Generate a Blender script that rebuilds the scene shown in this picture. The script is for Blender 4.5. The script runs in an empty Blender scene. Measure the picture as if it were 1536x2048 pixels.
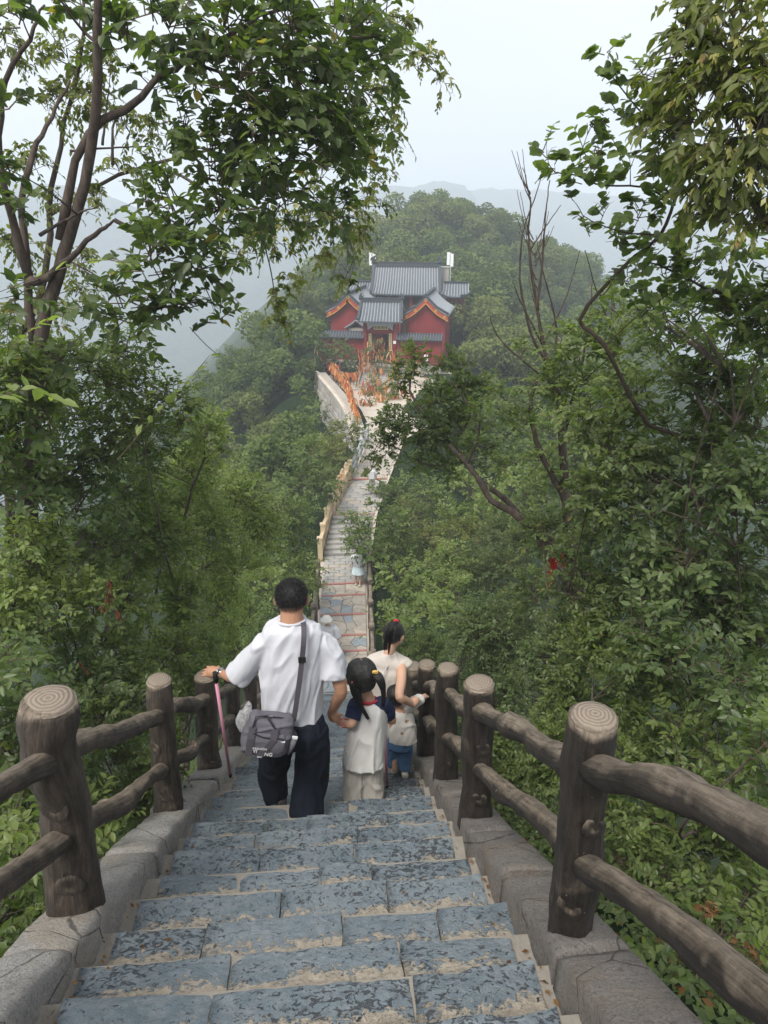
import bpy, bmesh, math, random
import numpy as np
from mathutils import Vector, Matrix, noise
from math import sin, cos, tan, pi, radians, sqrt, atan2, exp

sc = bpy.context.scene
COL = sc.collection
# ------------------------------------------------------------------ camera
F_PX, PITCH, YAW = 1420.0, radians(22.0), radians(4.55)
cam_d = bpy.data.cameras.new('camera')
cam = bpy.data.objects.new('camera', cam_d)
COL.objects.link(cam)
cam_d.sensor_fit = 'VERTICAL'
cam_d.sensor_height = 36.0
cam_d.lens = 36.0 * F_PX / 2048.0
cam_d.clip_start, cam_d.clip_end = 0.05, 6000
cam.location = (0, 0, 0)
cam.rotation_euler = (pi / 2 - PITCH, 0, -YAW)
sc.camera = cam
# ------------------------------------------------------------------ light
SUN_EL, SUN_AZ = radians(56), radians(-142)     # azimuth clockwise from +Y: high, over the photographer's left shoulder
W = bpy.data.worlds.new('World')
sc.world = W
W.use_nodes = True
wn = W.node_tree
wn.nodes.clear()
w_out = wn.nodes.new('ShaderNodeOutputWorld')
w_bg = wn.nodes.new('ShaderNodeBackground')
w_sky = wn.nodes.new('ShaderNodeTexSky')
w_sky.sky_type = 'NISHITA'
w_sky.sun_disc = False
w_sky.sun_elevation = SUN_EL
w_sky.sun_rotation = SUN_AZ
w_sky.dust_density = 4.0
w_mix = wn.nodes.new('ShaderNodeMixRGB')
w_mix.inputs[0].default_value = 0.9            # closed cloud layer over the clear sky
w_mix.inputs[2].default_value = (7.1, 7.35, 7.75, 1)
w_tc = wn.nodes.new('ShaderNodeTexCoord')
w_ns = wn.nodes.new('ShaderNodeTexNoise')                # soft thin-and-thick of the cloud layer
w_ns.inputs['Scale'].default_value = 2.2
w_ns.inputs['Detail'].default_value = 5
w_rp = wn.nodes.new('ShaderNodeValToRGB')
w_rp.color_ramp.elements[0].position = 0.3
w_rp.color_ramp.elements[0].color = (5.95, 6.1, 6.35, 1)
w_rp.color_ramp.elements[1].position = 0.72
w_rp.color_ramp.elements[1].color = (6.75, 6.85, 7.05, 1)
wn.links.new(w_tc.outputs['Generated'], w_ns.inputs['Vector'])
wn.links.new(w_ns.outputs['Fac'], w_rp.inputs[0])
wn.links.new(w_rp.outputs[0], w_mix.inputs[2])
wn.links.new(w_sky.outputs[0], w_mix.inputs[1])
wn.links.new(w_mix.outputs[0], w_bg.inputs[0])
w_bg.inputs[1].default_value = 0.05
wn.links.new(w_bg.outputs[0], w_out.inputs[0])
sun_d = bpy.data.lights.new('sun', 'SUN')
sun_d.energy = 1.4
sun_d.angle = radians(24)
sun_d.color = (1.0, 0.96, 0.9)
sun = bpy.data.objects.new('sun', sun_d)
COL.objects.link(sun)
sdir = Vector((sin(SUN_AZ) * cos(SUN_EL), cos(SUN_AZ) * cos(SUN_EL), sin(SUN_EL)))
sun.rotation_euler = sdir.to_track_quat('Z', 'Y').to_euler()
sc.view_settings.view_transform = 'Standard'
sc.view_settings.look = 'None'
sc.view_settings.gamma = 1.0
sc.view_settings.exposure = 1.75
sc.view_settings.use_curve_mapping = False
cy = sc.cycles
cy.max_bounces = 5
cy.diffuse_bounces = 4
cy.glossy_bounces = 2
cy.transmission_bounces = 3
cy.volume_bounces = 3
cy.transparent_max_bounces = 6
cy.use_denoising = True
cy.caustics_reflective = False
cy.caustics_refractive = False

# ------------------------------------------------------------------ helpers
FW = Vector((sin(YAW) * cos(PITCH), cos(YAW) * cos(PITCH), -sin(PITCH)))
RT = Vector((cos(YAW), -sin(YAW), 0))
UP = RT.cross(FW)


def ray(px, py):
    return FW + RT * ((px - 768) / F_PX) - UP * ((py - 1024) / F_PX)


def at(px, py, Y):
    d = ray(px, py)
    return d * (Y / d.y)


def zc(p):
    return Vector(p).dot(FW)


def atc(px, py, c):
    """point on the ray of a photo position at the camera depth c"""
    return ray(px, py) * c


def proj(p):
    p = Vector(p)
    c = p.dot(FW)
    return 768 + F_PX * p.dot(RT) / c, 1024 - F_PX * p.dot(UP) / c, c


def nz(v, s=1.0):
    return noise.noise(Vector(v) * s)


def tag(o, label=None, cat=None, group=None, kind=None):
    if label: o['label'] = label
    if cat: o['category'] = cat
    if group: o['group'] = group
    if kind: o['kind'] = kind
    return o


def empty(name, loc=(0, 0, 0), label=None, cat=None, group=None, kind=None):
    o = bpy.data.objects.new(name, None)
    o.empty_display_size = 0.2
    o.location = loc
    COL.objects.link(o)
    return tag(o, label, cat, group, kind)


def put(name, me, parent=None, mat=None):
    o = bpy.data.objects.new(name, me)
    COL.objects.link(o)
    if parent is not None:
        o.parent = parent
        o.matrix_parent_inverse = Matrix.Translation(-parent.location) if parent.parent is None and tuple(parent.rotation_euler) == (0, 0, 0) else parent_inv(parent)
    if mat is not None and not me.materials:
        me.materials.append(mat)
    return o


def parent_inv(p):
    m = Matrix.Identity(4)
    chain = []
    while p is not None:
        chain.append(p)
        p = p.parent
    for q in reversed(chain):
        m = m @ q.matrix_parent_inverse @ q.matrix_basis if q.parent else q.matrix_basis.copy()
    return m.inverted()


class MB:
    """collects verts / faces (and uv per corner) into one mesh"""
    def __init__(s):
        s.v, s.f, s.m, s.uv = [], [], [], {}

    def add(s, vs, fs, mi=0, uvs=None):
        n = len(s.v)
        s.v.extend([tuple(p) for p in vs])
        for k, f in enumerate(fs):
            if uvs is not None:
                s.uv[len(s.f)] = [uvs[i] for i in f] if not isinstance(uvs[0], list) else uvs[k]
            s.f.append(tuple(i + n for i in f))
            s.m.append(mi)
        return s

    def box(s, c, size, rot=None, mi=0, taper=1.0):
        c = Vector(c)
        hx, hy, hz = size[0] / 2, size[1] / 2, size[2] / 2
        vs = []
        for z in (-1, 1):
            t = taper if z > 0 else 1.0
            for x, y in ((-1, -1), (1, -1), (1, 1), (-1, 1)):
                p = Vector((x * hx * t, y * hy * t, z * hz))
                if rot is not None: p = rot @ p
                vs.append(c + p)
        return s.add(vs, [(3, 2, 1, 0), (4, 5, 6, 7), (0, 1, 5, 4), (1, 2, 6, 5), (2, 3, 7, 6), (3, 0, 4, 7)], mi)

    def tube(s, pts, rad, seg=8, mi=0, caps=True, wob=0.0, flute=0.0, seed=0.0, uvscale=1.0, ell=None):
        pts = [Vector(p) for p in pts]
        n = len(pts)
        if not hasattr(rad, '__len__'): rad = [rad] * n
        vs, uvs = [], []
        ref = None
        L = 0.0
        for i, p in enumerate(pts):
            t = (pts[min(i + 1, n - 1)] - pts[max(i - 1, 0)])
            t = t.normalized() if t.length > 1e-9 else Vector((0, 0, 1))
            if ref is None:
                ref = Vector((0, 0, 1)) if abs(t.z) < 0.8 else Vector((1, 0, 0))
            a = (ref - t * ref.dot(t)).normalized()
            b = t.cross(a)
            ref = a
            if i: L += (p - pts[i - 1]).length
            for k in range(seg):
                th = 2 * pi * k / seg
                r = rad[i]
                if wob:
                    q = p + (a * cos(th) + b * sin(th)) * r
                    r *= 1 + wob * (nz((q.x + seed, q.y, q.z), 3.0 / max(0.05, rad[0] * 10)) + 0.6 * nz((q.x, q.y + seed, q.z), 9.0 / max(0.05, rad[0] * 10)))
                if flute: r *= 1 + flute * (sin(3 * th + i * .33 + seed) * .6 + sin(5 * th - i * .21 + seed * 2) * .4 + .7 * nz((th, i * .5, seed), .9))
                e = (1, 1) if ell is None else ell
                vs.append(p + a * (cos(th) * r * e[0]) + b * (sin(th) * r * e[1]))
        fs, fu = [], []
        Ls = [0.0]
        for i in range(1, n): Ls.append(Ls[-1] + (pts[i] - pts[i - 1]).length)
        for i in range(n - 1):
            for k in range(seg):
                k2 = (k + 1) % seg
                fs.append((i * seg + k, i * seg + k2, (i + 1) * seg + k2, (i + 1) * seg + k))
                u0, u1 = k / seg, (k + 1) / seg
                fu.append([(u0, Ls[i]), (u1, Ls[i]), (u1, Ls[i + 1]), (u0, Ls[i + 1])])
        if caps:
            fs.append(tuple(range(seg))[::-1]); fu.append([(0.5 + .3 * cos(2 * pi * k / seg), Ls[0]) for k in range(seg)][::-1])
            fs.append(tuple((n - 1) * seg + k for k in range(seg))); fu.append([(0.5 + .3 * cos(2 * pi * k / seg), Ls[-1]) for k in range(seg)])
        return s.add(vs, fs, mi, fu)

    def sphere(s, c, r, seg=10, rings=6, mi=0, rot=None):
        c = Vector(c)
        if not hasattr(r, '__len__'): r = (r, r, r)
        vs = [Vector((0, 0, -r[2]))]
        for i in range(1, rings):
            ph = -pi / 2 + pi * i / rings
            for k in range(seg):
                th = 2 * pi * k / seg
                vs.append(Vector((r[0] * cos(ph) * cos(th), r[1] * cos(ph) * sin(th), r[2] * sin(ph))))
        vs.append(Vector((0, 0, r[2])))
        if rot is not None: vs = [rot @ v for v in vs]
        vs = [v + c for v in vs]
        fs = []
        for k in range(seg):
            fs.append((0, 1 + (k + 1) % seg, 1 + k))
        for i in range(rings - 2):
            for k in range(seg):
                a, b = 1 + i * seg + k, 1 + i * seg + (k + 1) % seg
                fs.append((a, b, b + seg, a + seg))
        top = len(vs) - 1
        for k in range(seg):
            fs.append((1 + (rings - 2) * seg + k, 1 + (rings - 2) * seg + (k + 1) % seg, top))
        return s.add(vs, fs, mi)

    def build(s, name, mats=None, parent=None, smooth=False, kind=None):
        me = bpy.data.meshes.new(name)
        me.from_pydata(s.v, [], s.f)
        if mats is not None:
            for m in (mats if isinstance(mats, (list, tuple)) else [mats]): me.materials.append(m)
            if max(s.m, default=0): me.polygons.foreach_set('material_index', s.m)
        if s.uv:
            ul = me.uv_layers.new(name='UVMap')
            buf = np.zeros((len(me.loops), 2), np.float32)
            li = 0
            for k, f in enumerate(s.f):
                u = s.uv.get(k)
                if u is not None: buf[li:li + len(f)] = u
                li += len(f)
            ul.data.foreach_set('uv', buf.ravel())
        if smooth: me.polygons.foreach_set('use_smooth', [True] * len(me.polygons))
        o = put(name, me, parent)
        if kind: o['kind'] = kind
        return o


def fast_mesh(name, V, Fq, mat, attr=None, smooth=False):
    """V (n,3) float array, Fq (m,k) int array of k-gons"""
    me = bpy.data.meshes.new(name)
    V = np.ascontiguousarray(V, np.float32)
    Fq = np.ascontiguousarray(Fq, np.int32)
    me.vertices.add(len(V))
    me.vertices.foreach_set('co', V.ravel())
    me.loops.add(Fq.size)
    me.loops.foreach_set('vertex_index', Fq.ravel())
    me.polygons.add(len(Fq))
    me.polygons.foreach_set('loop_start', np.arange(0, Fq.size, Fq.shape[1], dtype=np.int32))
    me.update(calc_edges=True)
    if attr is not None:
        a = me.attributes.new('rnd', 'FLOAT', 'POINT')
        a.data.foreach_set('value', np.ascontiguousarray(attr, np.float32))
    if smooth: me.polygons.foreach_set('use_smooth', np.ones(len(Fq), bool))
    if mat is not None: me.materials.append(mat)
    me.validate()
    return me


def spline(pts, n):
    """Catmull-Rom through pts (any dimension), n samples"""
    P = np.array([list(p) for p in pts], float)
    if len(P) == 2:
        t = np.linspace(0, 1, n)[:, None]
        return P[0] * (1 - t) + P[1] * t
    Q = np.vstack([2 * P[0] - P[1], P, 2 * P[-1] - P[-2]])
    out = []
    for u in np.linspace(0, len(P) - 1 - 1e-9, n):
        i = int(u); t = u - i
        a, b, c, d = Q[i], Q[i + 1], Q[i + 2], Q[i + 3]
        out.append(0.5 * ((2 * b) + (c - a) * t + (2 * a - 5 * b + 4 * c - d) * t * t + (3 * b - a - 3 * c + d) * t ** 3))
    return np.array(out)


# ------------------------------------------------------------------ materials
class NT:
    def __init__(s, name):
        s.mat = bpy.data.materials.new(name)
        s.mat.use_nodes = True
        s.t = s.mat.node_tree
        s.t.nodes.clear()
        s.out = s.t.nodes.new('ShaderNodeOutputMaterial')

    def n(s, typ, ins=None, **kw):
        nd = s.t.nodes.new('ShaderNode' + typ)
        for k, v in kw.items(): setattr(nd, k, v)
        for k, v in (ins or {}).items(): s.set(nd.inputs[k], v)
        return nd

    def set(s, sock, v):
        if isinstance(v, bpy.types.NodeSocket): s.t.links.new(v, sock)
        elif isinstance(v, bpy.types.Node): s.t.links.new(v.outputs[0], sock)
        elif hasattr(v, '__len__') and len(v) == 3 and sock.type == 'RGBA': sock.default_value = (*v, 1)
        else: sock.default_value = v

    def coord(s, which='Object'):
        return s.n('TexCoord').outputs[which]

    def mapv(s, v, scale=(1, 1, 1), loc=(0, 0, 0)):
        return s.n('Mapping', {'Vector': v, 'Scale': scale, 'Location': loc}).outputs[0]

    def noise(s, v, scale=5, detail=4, rough=0.55, dist=0.0):
        return s.n('TexNoise', {'Vector': v, 'Scale': scale, 'Detail': detail, 'Roughness': rough, 'Distortion': dist}).outputs['Fac']

    def voro(s, v, scale=5, feature='F1', out='Distance', rnd=1.0):
        return s.n('TexVoronoi', {'Vector': v, 'Scale': scale, 'Randomness': rnd}, feature=feature).outputs[out]

    def ramp(s, fac, stops, interp='LINEAR'):
        r = s.n('ValToRGB', {'Fac': fac})
        cr = r.color_ramp
        cr.interpolation = interp
        while len(cr.elements) < len(stops): cr.elements.new(0.5)
        for e, (p, c) in zip(cr.elements, stops):
            e.position = p
            e.color = (*c, 1) if hasattr(c, '__len__') else (c, c, c, 1)
        return r.outputs[0]

    def mix(s, fac, a, b, blend='MIX'):
        m = s.n('MixRGB', blend_type=blend)
        s.set(m.inputs[0], fac); s.set(m.inputs[1], a); s.set(m.inputs[2], b)
        return m.outputs[0]

    def math(s, op, a, b=0.0, clamp=False):
        m = s.n('Math', operation=op, use_clamp=clamp)
        s.set(m.inputs[0], a); s.set(m.inputs[1], b)
        return m.outputs[0]

    def bump(s, h, strength=0.3, dist=0.02):
        return s.n('Bump', {'Height': h, 'Strength': strength, 'Distance': dist}).outputs[0]

    def bsdf(s, color, rough=0.8, normal=None, spec=0.3, metallic=0.0, **more):
        b = s.n('BsdfPrincipled', {'Base Color': color, 'Roughness': rough, 'Specular IOR Level': spec, 'Metallic': metallic})
        if normal is not None: s.set(b.inputs['Normal'], normal)
        for k, v in more.items(): s.set(b.inputs[k.replace('_', ' ')], v)
        s.t.links.new(b.outputs[0], s.out.inputs[0])
        return b


def plain(name, color, rough=0.8, spec=0.3, metallic=0.0, var=0.15, scale=6.0, bump=0.0, bscale=60.0):
    m = NT(name)
    c = m.coord('Object')
    col = m.mix(m.noise(c, scale, 5), tuple(x * (1 - var) for x in color), tuple(min(1, x * (1 + var)) for x in color))
    nrm = m.bump(m.noise(c, bscale, 3), bump, 0.01) if bump else None
    m.bsdf(col, rough, nrm, spec, metallic)
    return m.mat


def leaf_mat(name, dark, mid, light, gloss=0.42, spec=0.45, trans=0.3, dry=None):
    m = NT(name)
    a = m.n('Attribute', attribute_name='rnd').outputs['Fac']
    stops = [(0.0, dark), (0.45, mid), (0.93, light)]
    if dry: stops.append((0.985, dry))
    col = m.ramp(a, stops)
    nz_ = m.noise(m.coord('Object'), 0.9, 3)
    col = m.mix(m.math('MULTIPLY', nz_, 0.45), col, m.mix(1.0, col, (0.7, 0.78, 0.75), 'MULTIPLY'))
    b = m.bsdf(col, gloss, None, spec)
    tcol = m.mix(1.0, col, (1.5, 1.7, 0.6), 'MULTIPLY')
    t = m.n('BsdfTranslucent', {'Color': tcol})
    mx = m.n('MixShader', {0: trans})
    m.t.links.new(b.outputs[0], mx.inputs[1]); m.t.links.new(t.outputs[0], mx.inputs[2])
    m.t.links.new(mx.outputs[0], m.out.inputs[0])
    return m.mat


def bark_mat(name, c1, c2, sc_=14):
    m = NT(name)
    c = m.coord('Object')
    n1 = m.noise(m.mapv(c, (1, 1, 0.25)), sc_, 6, 0.7)
    col = m.ramp(n1, [(0.3, c1), (0.7, c2)])
    m.bsdf(col, 0.9, m.bump(n1, 0.7, 0.02), 0.2)
    return m.mat
# ------------------------------------------------------------------ materials of the setting
def slab_material():
    m = NT('slate_slab')
    uv = m.n('UVMap').outputs[0]
    x = m.n('SeparateXYZ', {0: uv})
    v = x.outputs[1]
    obj = m.coord('Object')
    base = m.ramp(m.noise(obj, 2.2, 4), [(0.3, (0.095, 0.127, 0.15)), (0.7, (0.165, 0.197, 0.218))])
    streak = m.noise(m.mapv(uv, (16, 5, 1)), 1.0, 5, 0.65, 0.6)
    base = m.mix(m.ramp(streak, [(0.45, 0.0), (0.75, 0.55)]), base, (0.235, 0.252, 0.258))
    # worn black flecks, running along the tread depth
    fl = m.noise(m.mapv(uv, (34, 15, 1)), 1.0, 4, 0.62, 0.9)
    area = m.noise(m.mapv(obj, (1, 1, 1)), 1.15, 3)
    thr = m.math('ADD', fl, m.math('MULTIPLY', m.math('SUBTRACT', area, 0.5), 0.6))
    black = m.ramp(thr, [(0.56, 0.0), (0.6, 1.0)])
    col = m.mix(m.math('MULTIPLY', black, .85), base, (0.03, 0.032, 0.037))
    # bare sandstone where the paint is gone: inner edge of each tread
    sn = m.noise(m.mapv(uv, (9, 3.2, 1)), 1.0, 5, 0.6, 0.5)
    sn2 = m.noise(m.mapv(uv, (40, 14, 1)), 1.0, 3, 0.6)
    e = m.math('ADD', v, m.math('ADD', m.math('MULTIPLY', m.math('SUBTRACT', sn, 0.5), 0.85), m.math('MULTIPLY', m.math('SUBTRACT', sn2, 0.5), 0.7)))
    sandf = m.ramp(e, [(0.44, 0.0), (0.51, 1.0)])
    sand = m.ramp(m.noise(obj, 30, 4), [(0.3, (0.23, 0.2, 0.158)), (0.7, (0.35, 0.308, 0.25))])
    col = m.mix(sandf, col, sand)
    dk = m.ramp(m.noise(m.mapv(uv, (30, 12, 1), (7, 3, 0)), 1.0, 4, 0.6, 0.8), [(0.64, 0.0), (0.68, 1.0)])
    col = m.mix(dk, col, (0.03, 0.031, 0.034))
    h = m.math('ADD', m.noise(m.mapv(uv, (24, 9, 1)), 1.0, 6, 0.7, 0.6), m.math('MULTIPLY', m.math('SUBTRACT', 1.0, sandf), 0.25))
    h = m.math('SUBTRACT', h, m.math('MULTIPLY', black, 0.2))
    rough = m.ramp(m.noise(obj, 9, 3), [(0.35, 0.33), (0.7, 0.6)])
    m.bsdf(col, rough, m.bump(h, 0.85, 0.02), 0.4)
    return m.mat


def kerb_material(name, k, warm):
    m = NT(name)
    c = m.coord('Object')
    a = m.noise(c, 3.0, 6, 0.65)

    def cc(r, g, b): return (r * k * warm, g * k, b * k / warm)
    col = m.ramp(a, [(0.25, cc(.2, .19, .178)), (0.5, cc(.31, .298, .284)), (0.78, cc(.4, .382, .36))])
    sp = m.noise(c, 75, 5, 0.75)
    col = m.mix(m.ramp(sp, [(0.5, 0.0), (0.66, 0.75)]), col, cc(.12, .112, .105))
    col = m.mix(m.ramp(m.noise(c, 140, 2, .5), [(0.6, 0.0), (0.68, 0.6)]), col, cc(.5, .48, .45))
    col = m.mix(m.ramp(m.noise(c, 1.6, 5, .7), [(0.5, 0.0), (0.68, 0.65)]), col, cc(.34, .28, .215))
    col = m.mix(m.ramp(m.noise(m.mapv(c, (1, 1, 1), (4, 2, 0)), 4.5, 6, .75), [(0.6, 0.0), (0.72, 0.75)]), col, cc(.09, .088, .075))
    cr = m.voro(m.mapv(c, (1, 1, 1)), 2.1, 'DISTANCE_TO_EDGE')
    crk = m.ramp(m.math('ADD', cr, m.math('MULTIPLY', m.noise(c, 14, 3), .03)), [(0.015, 1.0), (0.024, 0.0)])
    col = m.mix(m.math('MULTIPLY', crk, .7), col, (0.04, 0.036, 0.03))
    h = m.math('ADD', m.math('MULTIPLY', sp, 1.2), m.math('MULTIPLY', m.noise(c, 18, 6, 0.75), 2.2))
    h = m.math('SUBTRACT', h, m.math('MULTIPLY', crk, .6))
    m.bsdf(col, 0.92, m.bump(h, 0.9, 0.03), 0.2)
    return m.mat


def log_material(name='weathered_log', k=1.0):
    """cast and painted log: grain along V, worn tan on top"""
    m = NT(name)
    uv = m.n('UVMap').outputs[0]
    obj = m.coord('Object')
    g = m.math('ADD', m.math('MULTIPLY', m.noise(m.mapv(uv, (11, 2.2, 1)), 2.0, 8, 0.75, 0.5), .6), m.math('MULTIPLY', m.noise(m.mapv(obj, (1, 1, .5)), 11, 7, .75, .4), .4))
    g2 = m.noise(m.mapv(obj, (1, 1, 1)), 5.0, 5, 0.6, 0.5)
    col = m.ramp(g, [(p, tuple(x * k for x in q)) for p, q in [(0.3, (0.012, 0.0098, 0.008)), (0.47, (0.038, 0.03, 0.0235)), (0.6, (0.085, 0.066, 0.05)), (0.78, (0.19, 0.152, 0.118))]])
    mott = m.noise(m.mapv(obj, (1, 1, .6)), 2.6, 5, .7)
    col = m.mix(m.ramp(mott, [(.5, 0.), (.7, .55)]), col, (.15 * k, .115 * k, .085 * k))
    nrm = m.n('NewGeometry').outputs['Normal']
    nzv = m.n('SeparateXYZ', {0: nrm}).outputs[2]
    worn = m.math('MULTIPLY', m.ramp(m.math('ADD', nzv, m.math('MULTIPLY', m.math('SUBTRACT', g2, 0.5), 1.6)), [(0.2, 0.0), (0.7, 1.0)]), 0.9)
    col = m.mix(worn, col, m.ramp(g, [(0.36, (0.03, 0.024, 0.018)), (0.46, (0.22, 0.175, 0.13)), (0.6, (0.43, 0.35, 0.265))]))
    chip = m.ramp(m.noise(obj, 26, 4, 0.7), [(0.7, 0.0), (0.73, 0.8)])
    col = m.mix(chip, col, (0.5, 0.45, 0.39))
    h = m.math('ADD', m.math('MULTIPLY', g, 1.6), m.math('MULTIPLY', g2, 0.5))
    m.bsdf(col, 0.62, m.bump(h, 1.0, 0.035), 0.35)
    return m.mat


def cut_material():
    m = NT('cut_log_end')
    uv = m.n('UVMap').outputs[0]
    x = m.n('SeparateXYZ', {0: uv})
    r = m.math('SQRT', m.math('ADD', m.math('POWER', x.outputs[0], 2.0), m.math('POWER', x.outputs[1], 2.0)))
    wob = m.noise(m.mapv(uv, (2.5, 2.5, 1)), 1.0, 3)
    rr = m.math('ADD', r, m.math('MULTIPLY', wob, 0.16))
    ring = m.math('SINE', m.math('MULTIPLY', rr, 36.0))
    col = m.ramp(m.math('ADD', m.math('MULTIPLY', ring, 0.5), 0.5), [(0.05, (0.13, 0.1, 0.076)), (0.5, (0.235, 0.19, 0.145)), (1.0, (0.28, 0.23, 0.178))])
    col = m.mix(m.math('MULTIPLY', m.noise(m.coord('Object'), 14, 5), 0.8), col, (0.2, 0.168, 0.135))
    ang = m.n('Math', {0: x.outputs[1], 1: x.outputs[0]}, operation='ARCTAN2').outputs[0]
    crack = m.ramp(m.math('ABSOLUTE', m.math('SUBTRACT', m.math('FRACT', m.math('ADD', m.math('MULTIPLY', ang, 0.48), m.math('MULTIPLY', wob, 0.5))), 0.5)), [(0.0, 1.0), (0.018, 0.0)])
    col = m.mix(m.math('MULTIPLY', crack, 0.7), col, (0.06, 0.05, 0.04))
    m.bsdf(col, 0.75, m.bump(ring, 0.25, 0.008), 0.25)
    return m.mat


def ground_material():
    m = NT('undergrowth_soil')
    c = m.coord('Object')
    n1 = m.noise(c, 1.4, 8, 0.75)
    n2 = m.noise(c, 11, 6, 0.75)
    col = m.ramp(m.math('ADD', m.math('MULTIPLY', n1, 0.5), m.math('MULTIPLY', n2, 0.5)), [(0.3, (0.012, 0.022, 0.008)), (0.5, (0.03, 0.055, 0.018)), (0.68, (0.06, 0.09, 0.03))])
    m.bsdf(col, 0.95, m.bump(n2, 1.0, 0.3), 0.1)
    return m.mat


def far_wood_material(name, c1, c2, scale=0.16):
    m = NT(name)
    c = m.coord('Object')
    n1 = m.voro(c, scale, 'SMOOTH_F1')
    n2 = m.noise(c, scale * 3, 5, 0.65)
    n3 = m.noise(c, 0.012, 3)
    col = m.ramp(m.math('ADD', m.math('MULTIPLY', n2, 0.7), m.math('MULTIPLY', n3, 0.4)), [(0.35, c1), (0.75, c2)])
    h = m.math('SUBTRACT', n2, m.math('MULTIPLY', n1, 0.9))
    m.bsdf(col, 0.95, m.bump(h, 1.0, 5.0), 0.05)
    return m.mat


def paving_material(name, kind):
    m = NT(name)
    c = m.coord('Object')
    if kind == 'stone':
        col = m.ramp(m.noise(c, 3.5, 6, 0.65), [(0.3, (0.3, 0.265, 0.225)), (0.7, (0.47, 0.42, 0.36))])
    elif kind == 'bluestone':
        col = m.ramp(m.noise(c, 3.5, 6, 0.65), [(0.3, (0.22, 0.255, 0.275)), (0.7, (0.34, 0.37, 0.39))])
    elif kind == 'grey':
        col = m.ramp(m.noise(c, 3.5, 6, 0.65), [(0.3, (0.27, 0.26, 0.25)), (0.7, (0.4, 0.385, 0.36))])
    elif kind == 'red':
        col = m.ramp(m.noise(c, 8, 6, 0.65), [(0.3, (0.36, 0.14, 0.12)), (0.7, (0.48, 0.27, 0.23))])
    else:
        col = m.ramp(m.noise(c, 2.0, 7, 0.65), [(0.3, (0.4, 0.35, 0.29)), (0.7, (0.53, 0.47, 0.4))])
    m.bsdf(col, 0.85, m.bump(m.noise(c, 22, 5, 0.7), 0.5, 0.02), 0.25)
    return m.mat


M = {}
M['slab'] = slab_material()
M['kerb'] = kerb_material('kerb_concrete', 1.45, 1.0)
M['kerb_brown'] = kerb_material('kerb_weathered', .82, 1.04)
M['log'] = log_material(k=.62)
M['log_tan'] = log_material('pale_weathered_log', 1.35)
M['cut'] = cut_material()
M['ground'] = ground_material()
M['mortar'] = plain('sandy_mortar', (0.23, 0.21, 0.18), .95, .1, var=.35, scale=9, bump=.8, bscale=30)
for k in ('stone', 'bluestone', 'grey', 'red', 'sand'): M['pave_' + k] = paving_material('paving_' + k, k)

# ------------------------------------------------------------------ terrain
H0, SL = 1.307, 0.637
STAIR_END, STAIR_Z = 13.75, -10.05
# path edges (Y: left x, right x, z)
PATH = [(13.75, -0.62, 0.74, -10.05), (15.6, -0.46, 0.80, -10.02), (18.5, -0.34, 0.93, -9.72), (20.3, -0.28, 1.12, -9.66), (22.2, 0.07, 1.42, -9.06), (25.8, 0.84, 2.15, -9.06),
        (31.8, 1.85, 3.4, -9.2), (36.0, 2.1, 5.6, -9.5), (40.0, 1.95, 7.2, -9.75), (46.5, 1.2, 9.5, -10.05), (52, -0.2, 10.6, -10.05)]


def path_at(y):
    P = PATH
    if y <= P[0][0]: return P[0][1:]
    for a, b in zip(P, P[1:]):
        if y <= b[0]:
            t = (y - a[0]) / (b[0] - a[0])
            return tuple(a[i] * (1 - t) + b[i] * t for i in (1, 2, 3))
    return P[-1][1:]


CREST = []
for line in ([(800, 560, 66, -3.4), (830, 470, 82, -5), (905, 368, 98, -5.2), (1000, 430, 104, -5.2), (1060, 475, 110, -5.4), (1160, 515, 120, -5.4), (1330, 640, 140, -5)],
             [(905, 368, 98, -5.2), (770, 430, 92, -6), (690, 500, 84, -6.6), (640, 570, 74, -6.8), (570, 655, 64, -6.6), (490, 730, 56, -6.2), (410, 840, 50, -5.8)]):
    q = []
    for (px, py, Y, dz) in line:
        p = at(px, py, Y)
        q.append((p.x, p.y, p.z + dz))
    CREST += [a + b for a, b in zip(q, q[1:])]


def ground_z(x, y):
    if y < STAIR_END:
        xl, xr, z = -1.25, 1.0, -(H0 + SL * max(y, -1.2)) - 0.22
        if y < -1.2: z = -(H0 - SL * 1.2) - 0.22
    else:
        xl, xr, z = path_at(y)
        z -= 0.12
        xl -= 0.15; xr += 0.15
        if y > 52: z = -10.1 + min(1, (y - 52) / 10) * 0.8
    d = max(xl - x, x - xr, 0.0)
    if y > 44 and y < 74:                       # temple terrace
        d = max(-2.2 - x, x - 11.5 - (y - 44) * 0.1, 0)
    fall = 0.62 * d + 0.25 * max(0, d - 3)
    z = z - min(fall, 95 + 0.05 * d)
    for (ax, ay, az, bx, by, bz) in CREST:      # wooded hill behind the temple, with its spurs
        vx, vy = bx - ax, by - ay
        t = max(0.0, min(1.0, ((x - ax) * vx + (y - ay) * vy) / (vx * vx + vy * vy)))
        dd = sqrt((x - ax - t * vx) ** 2 + (y - ay - t * vy) ** 2)
        h = az + (bz - az) * t - 0.72 * (sqrt(dd * dd + 9) - 3)
        if h > z: z = h
    return z


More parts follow.
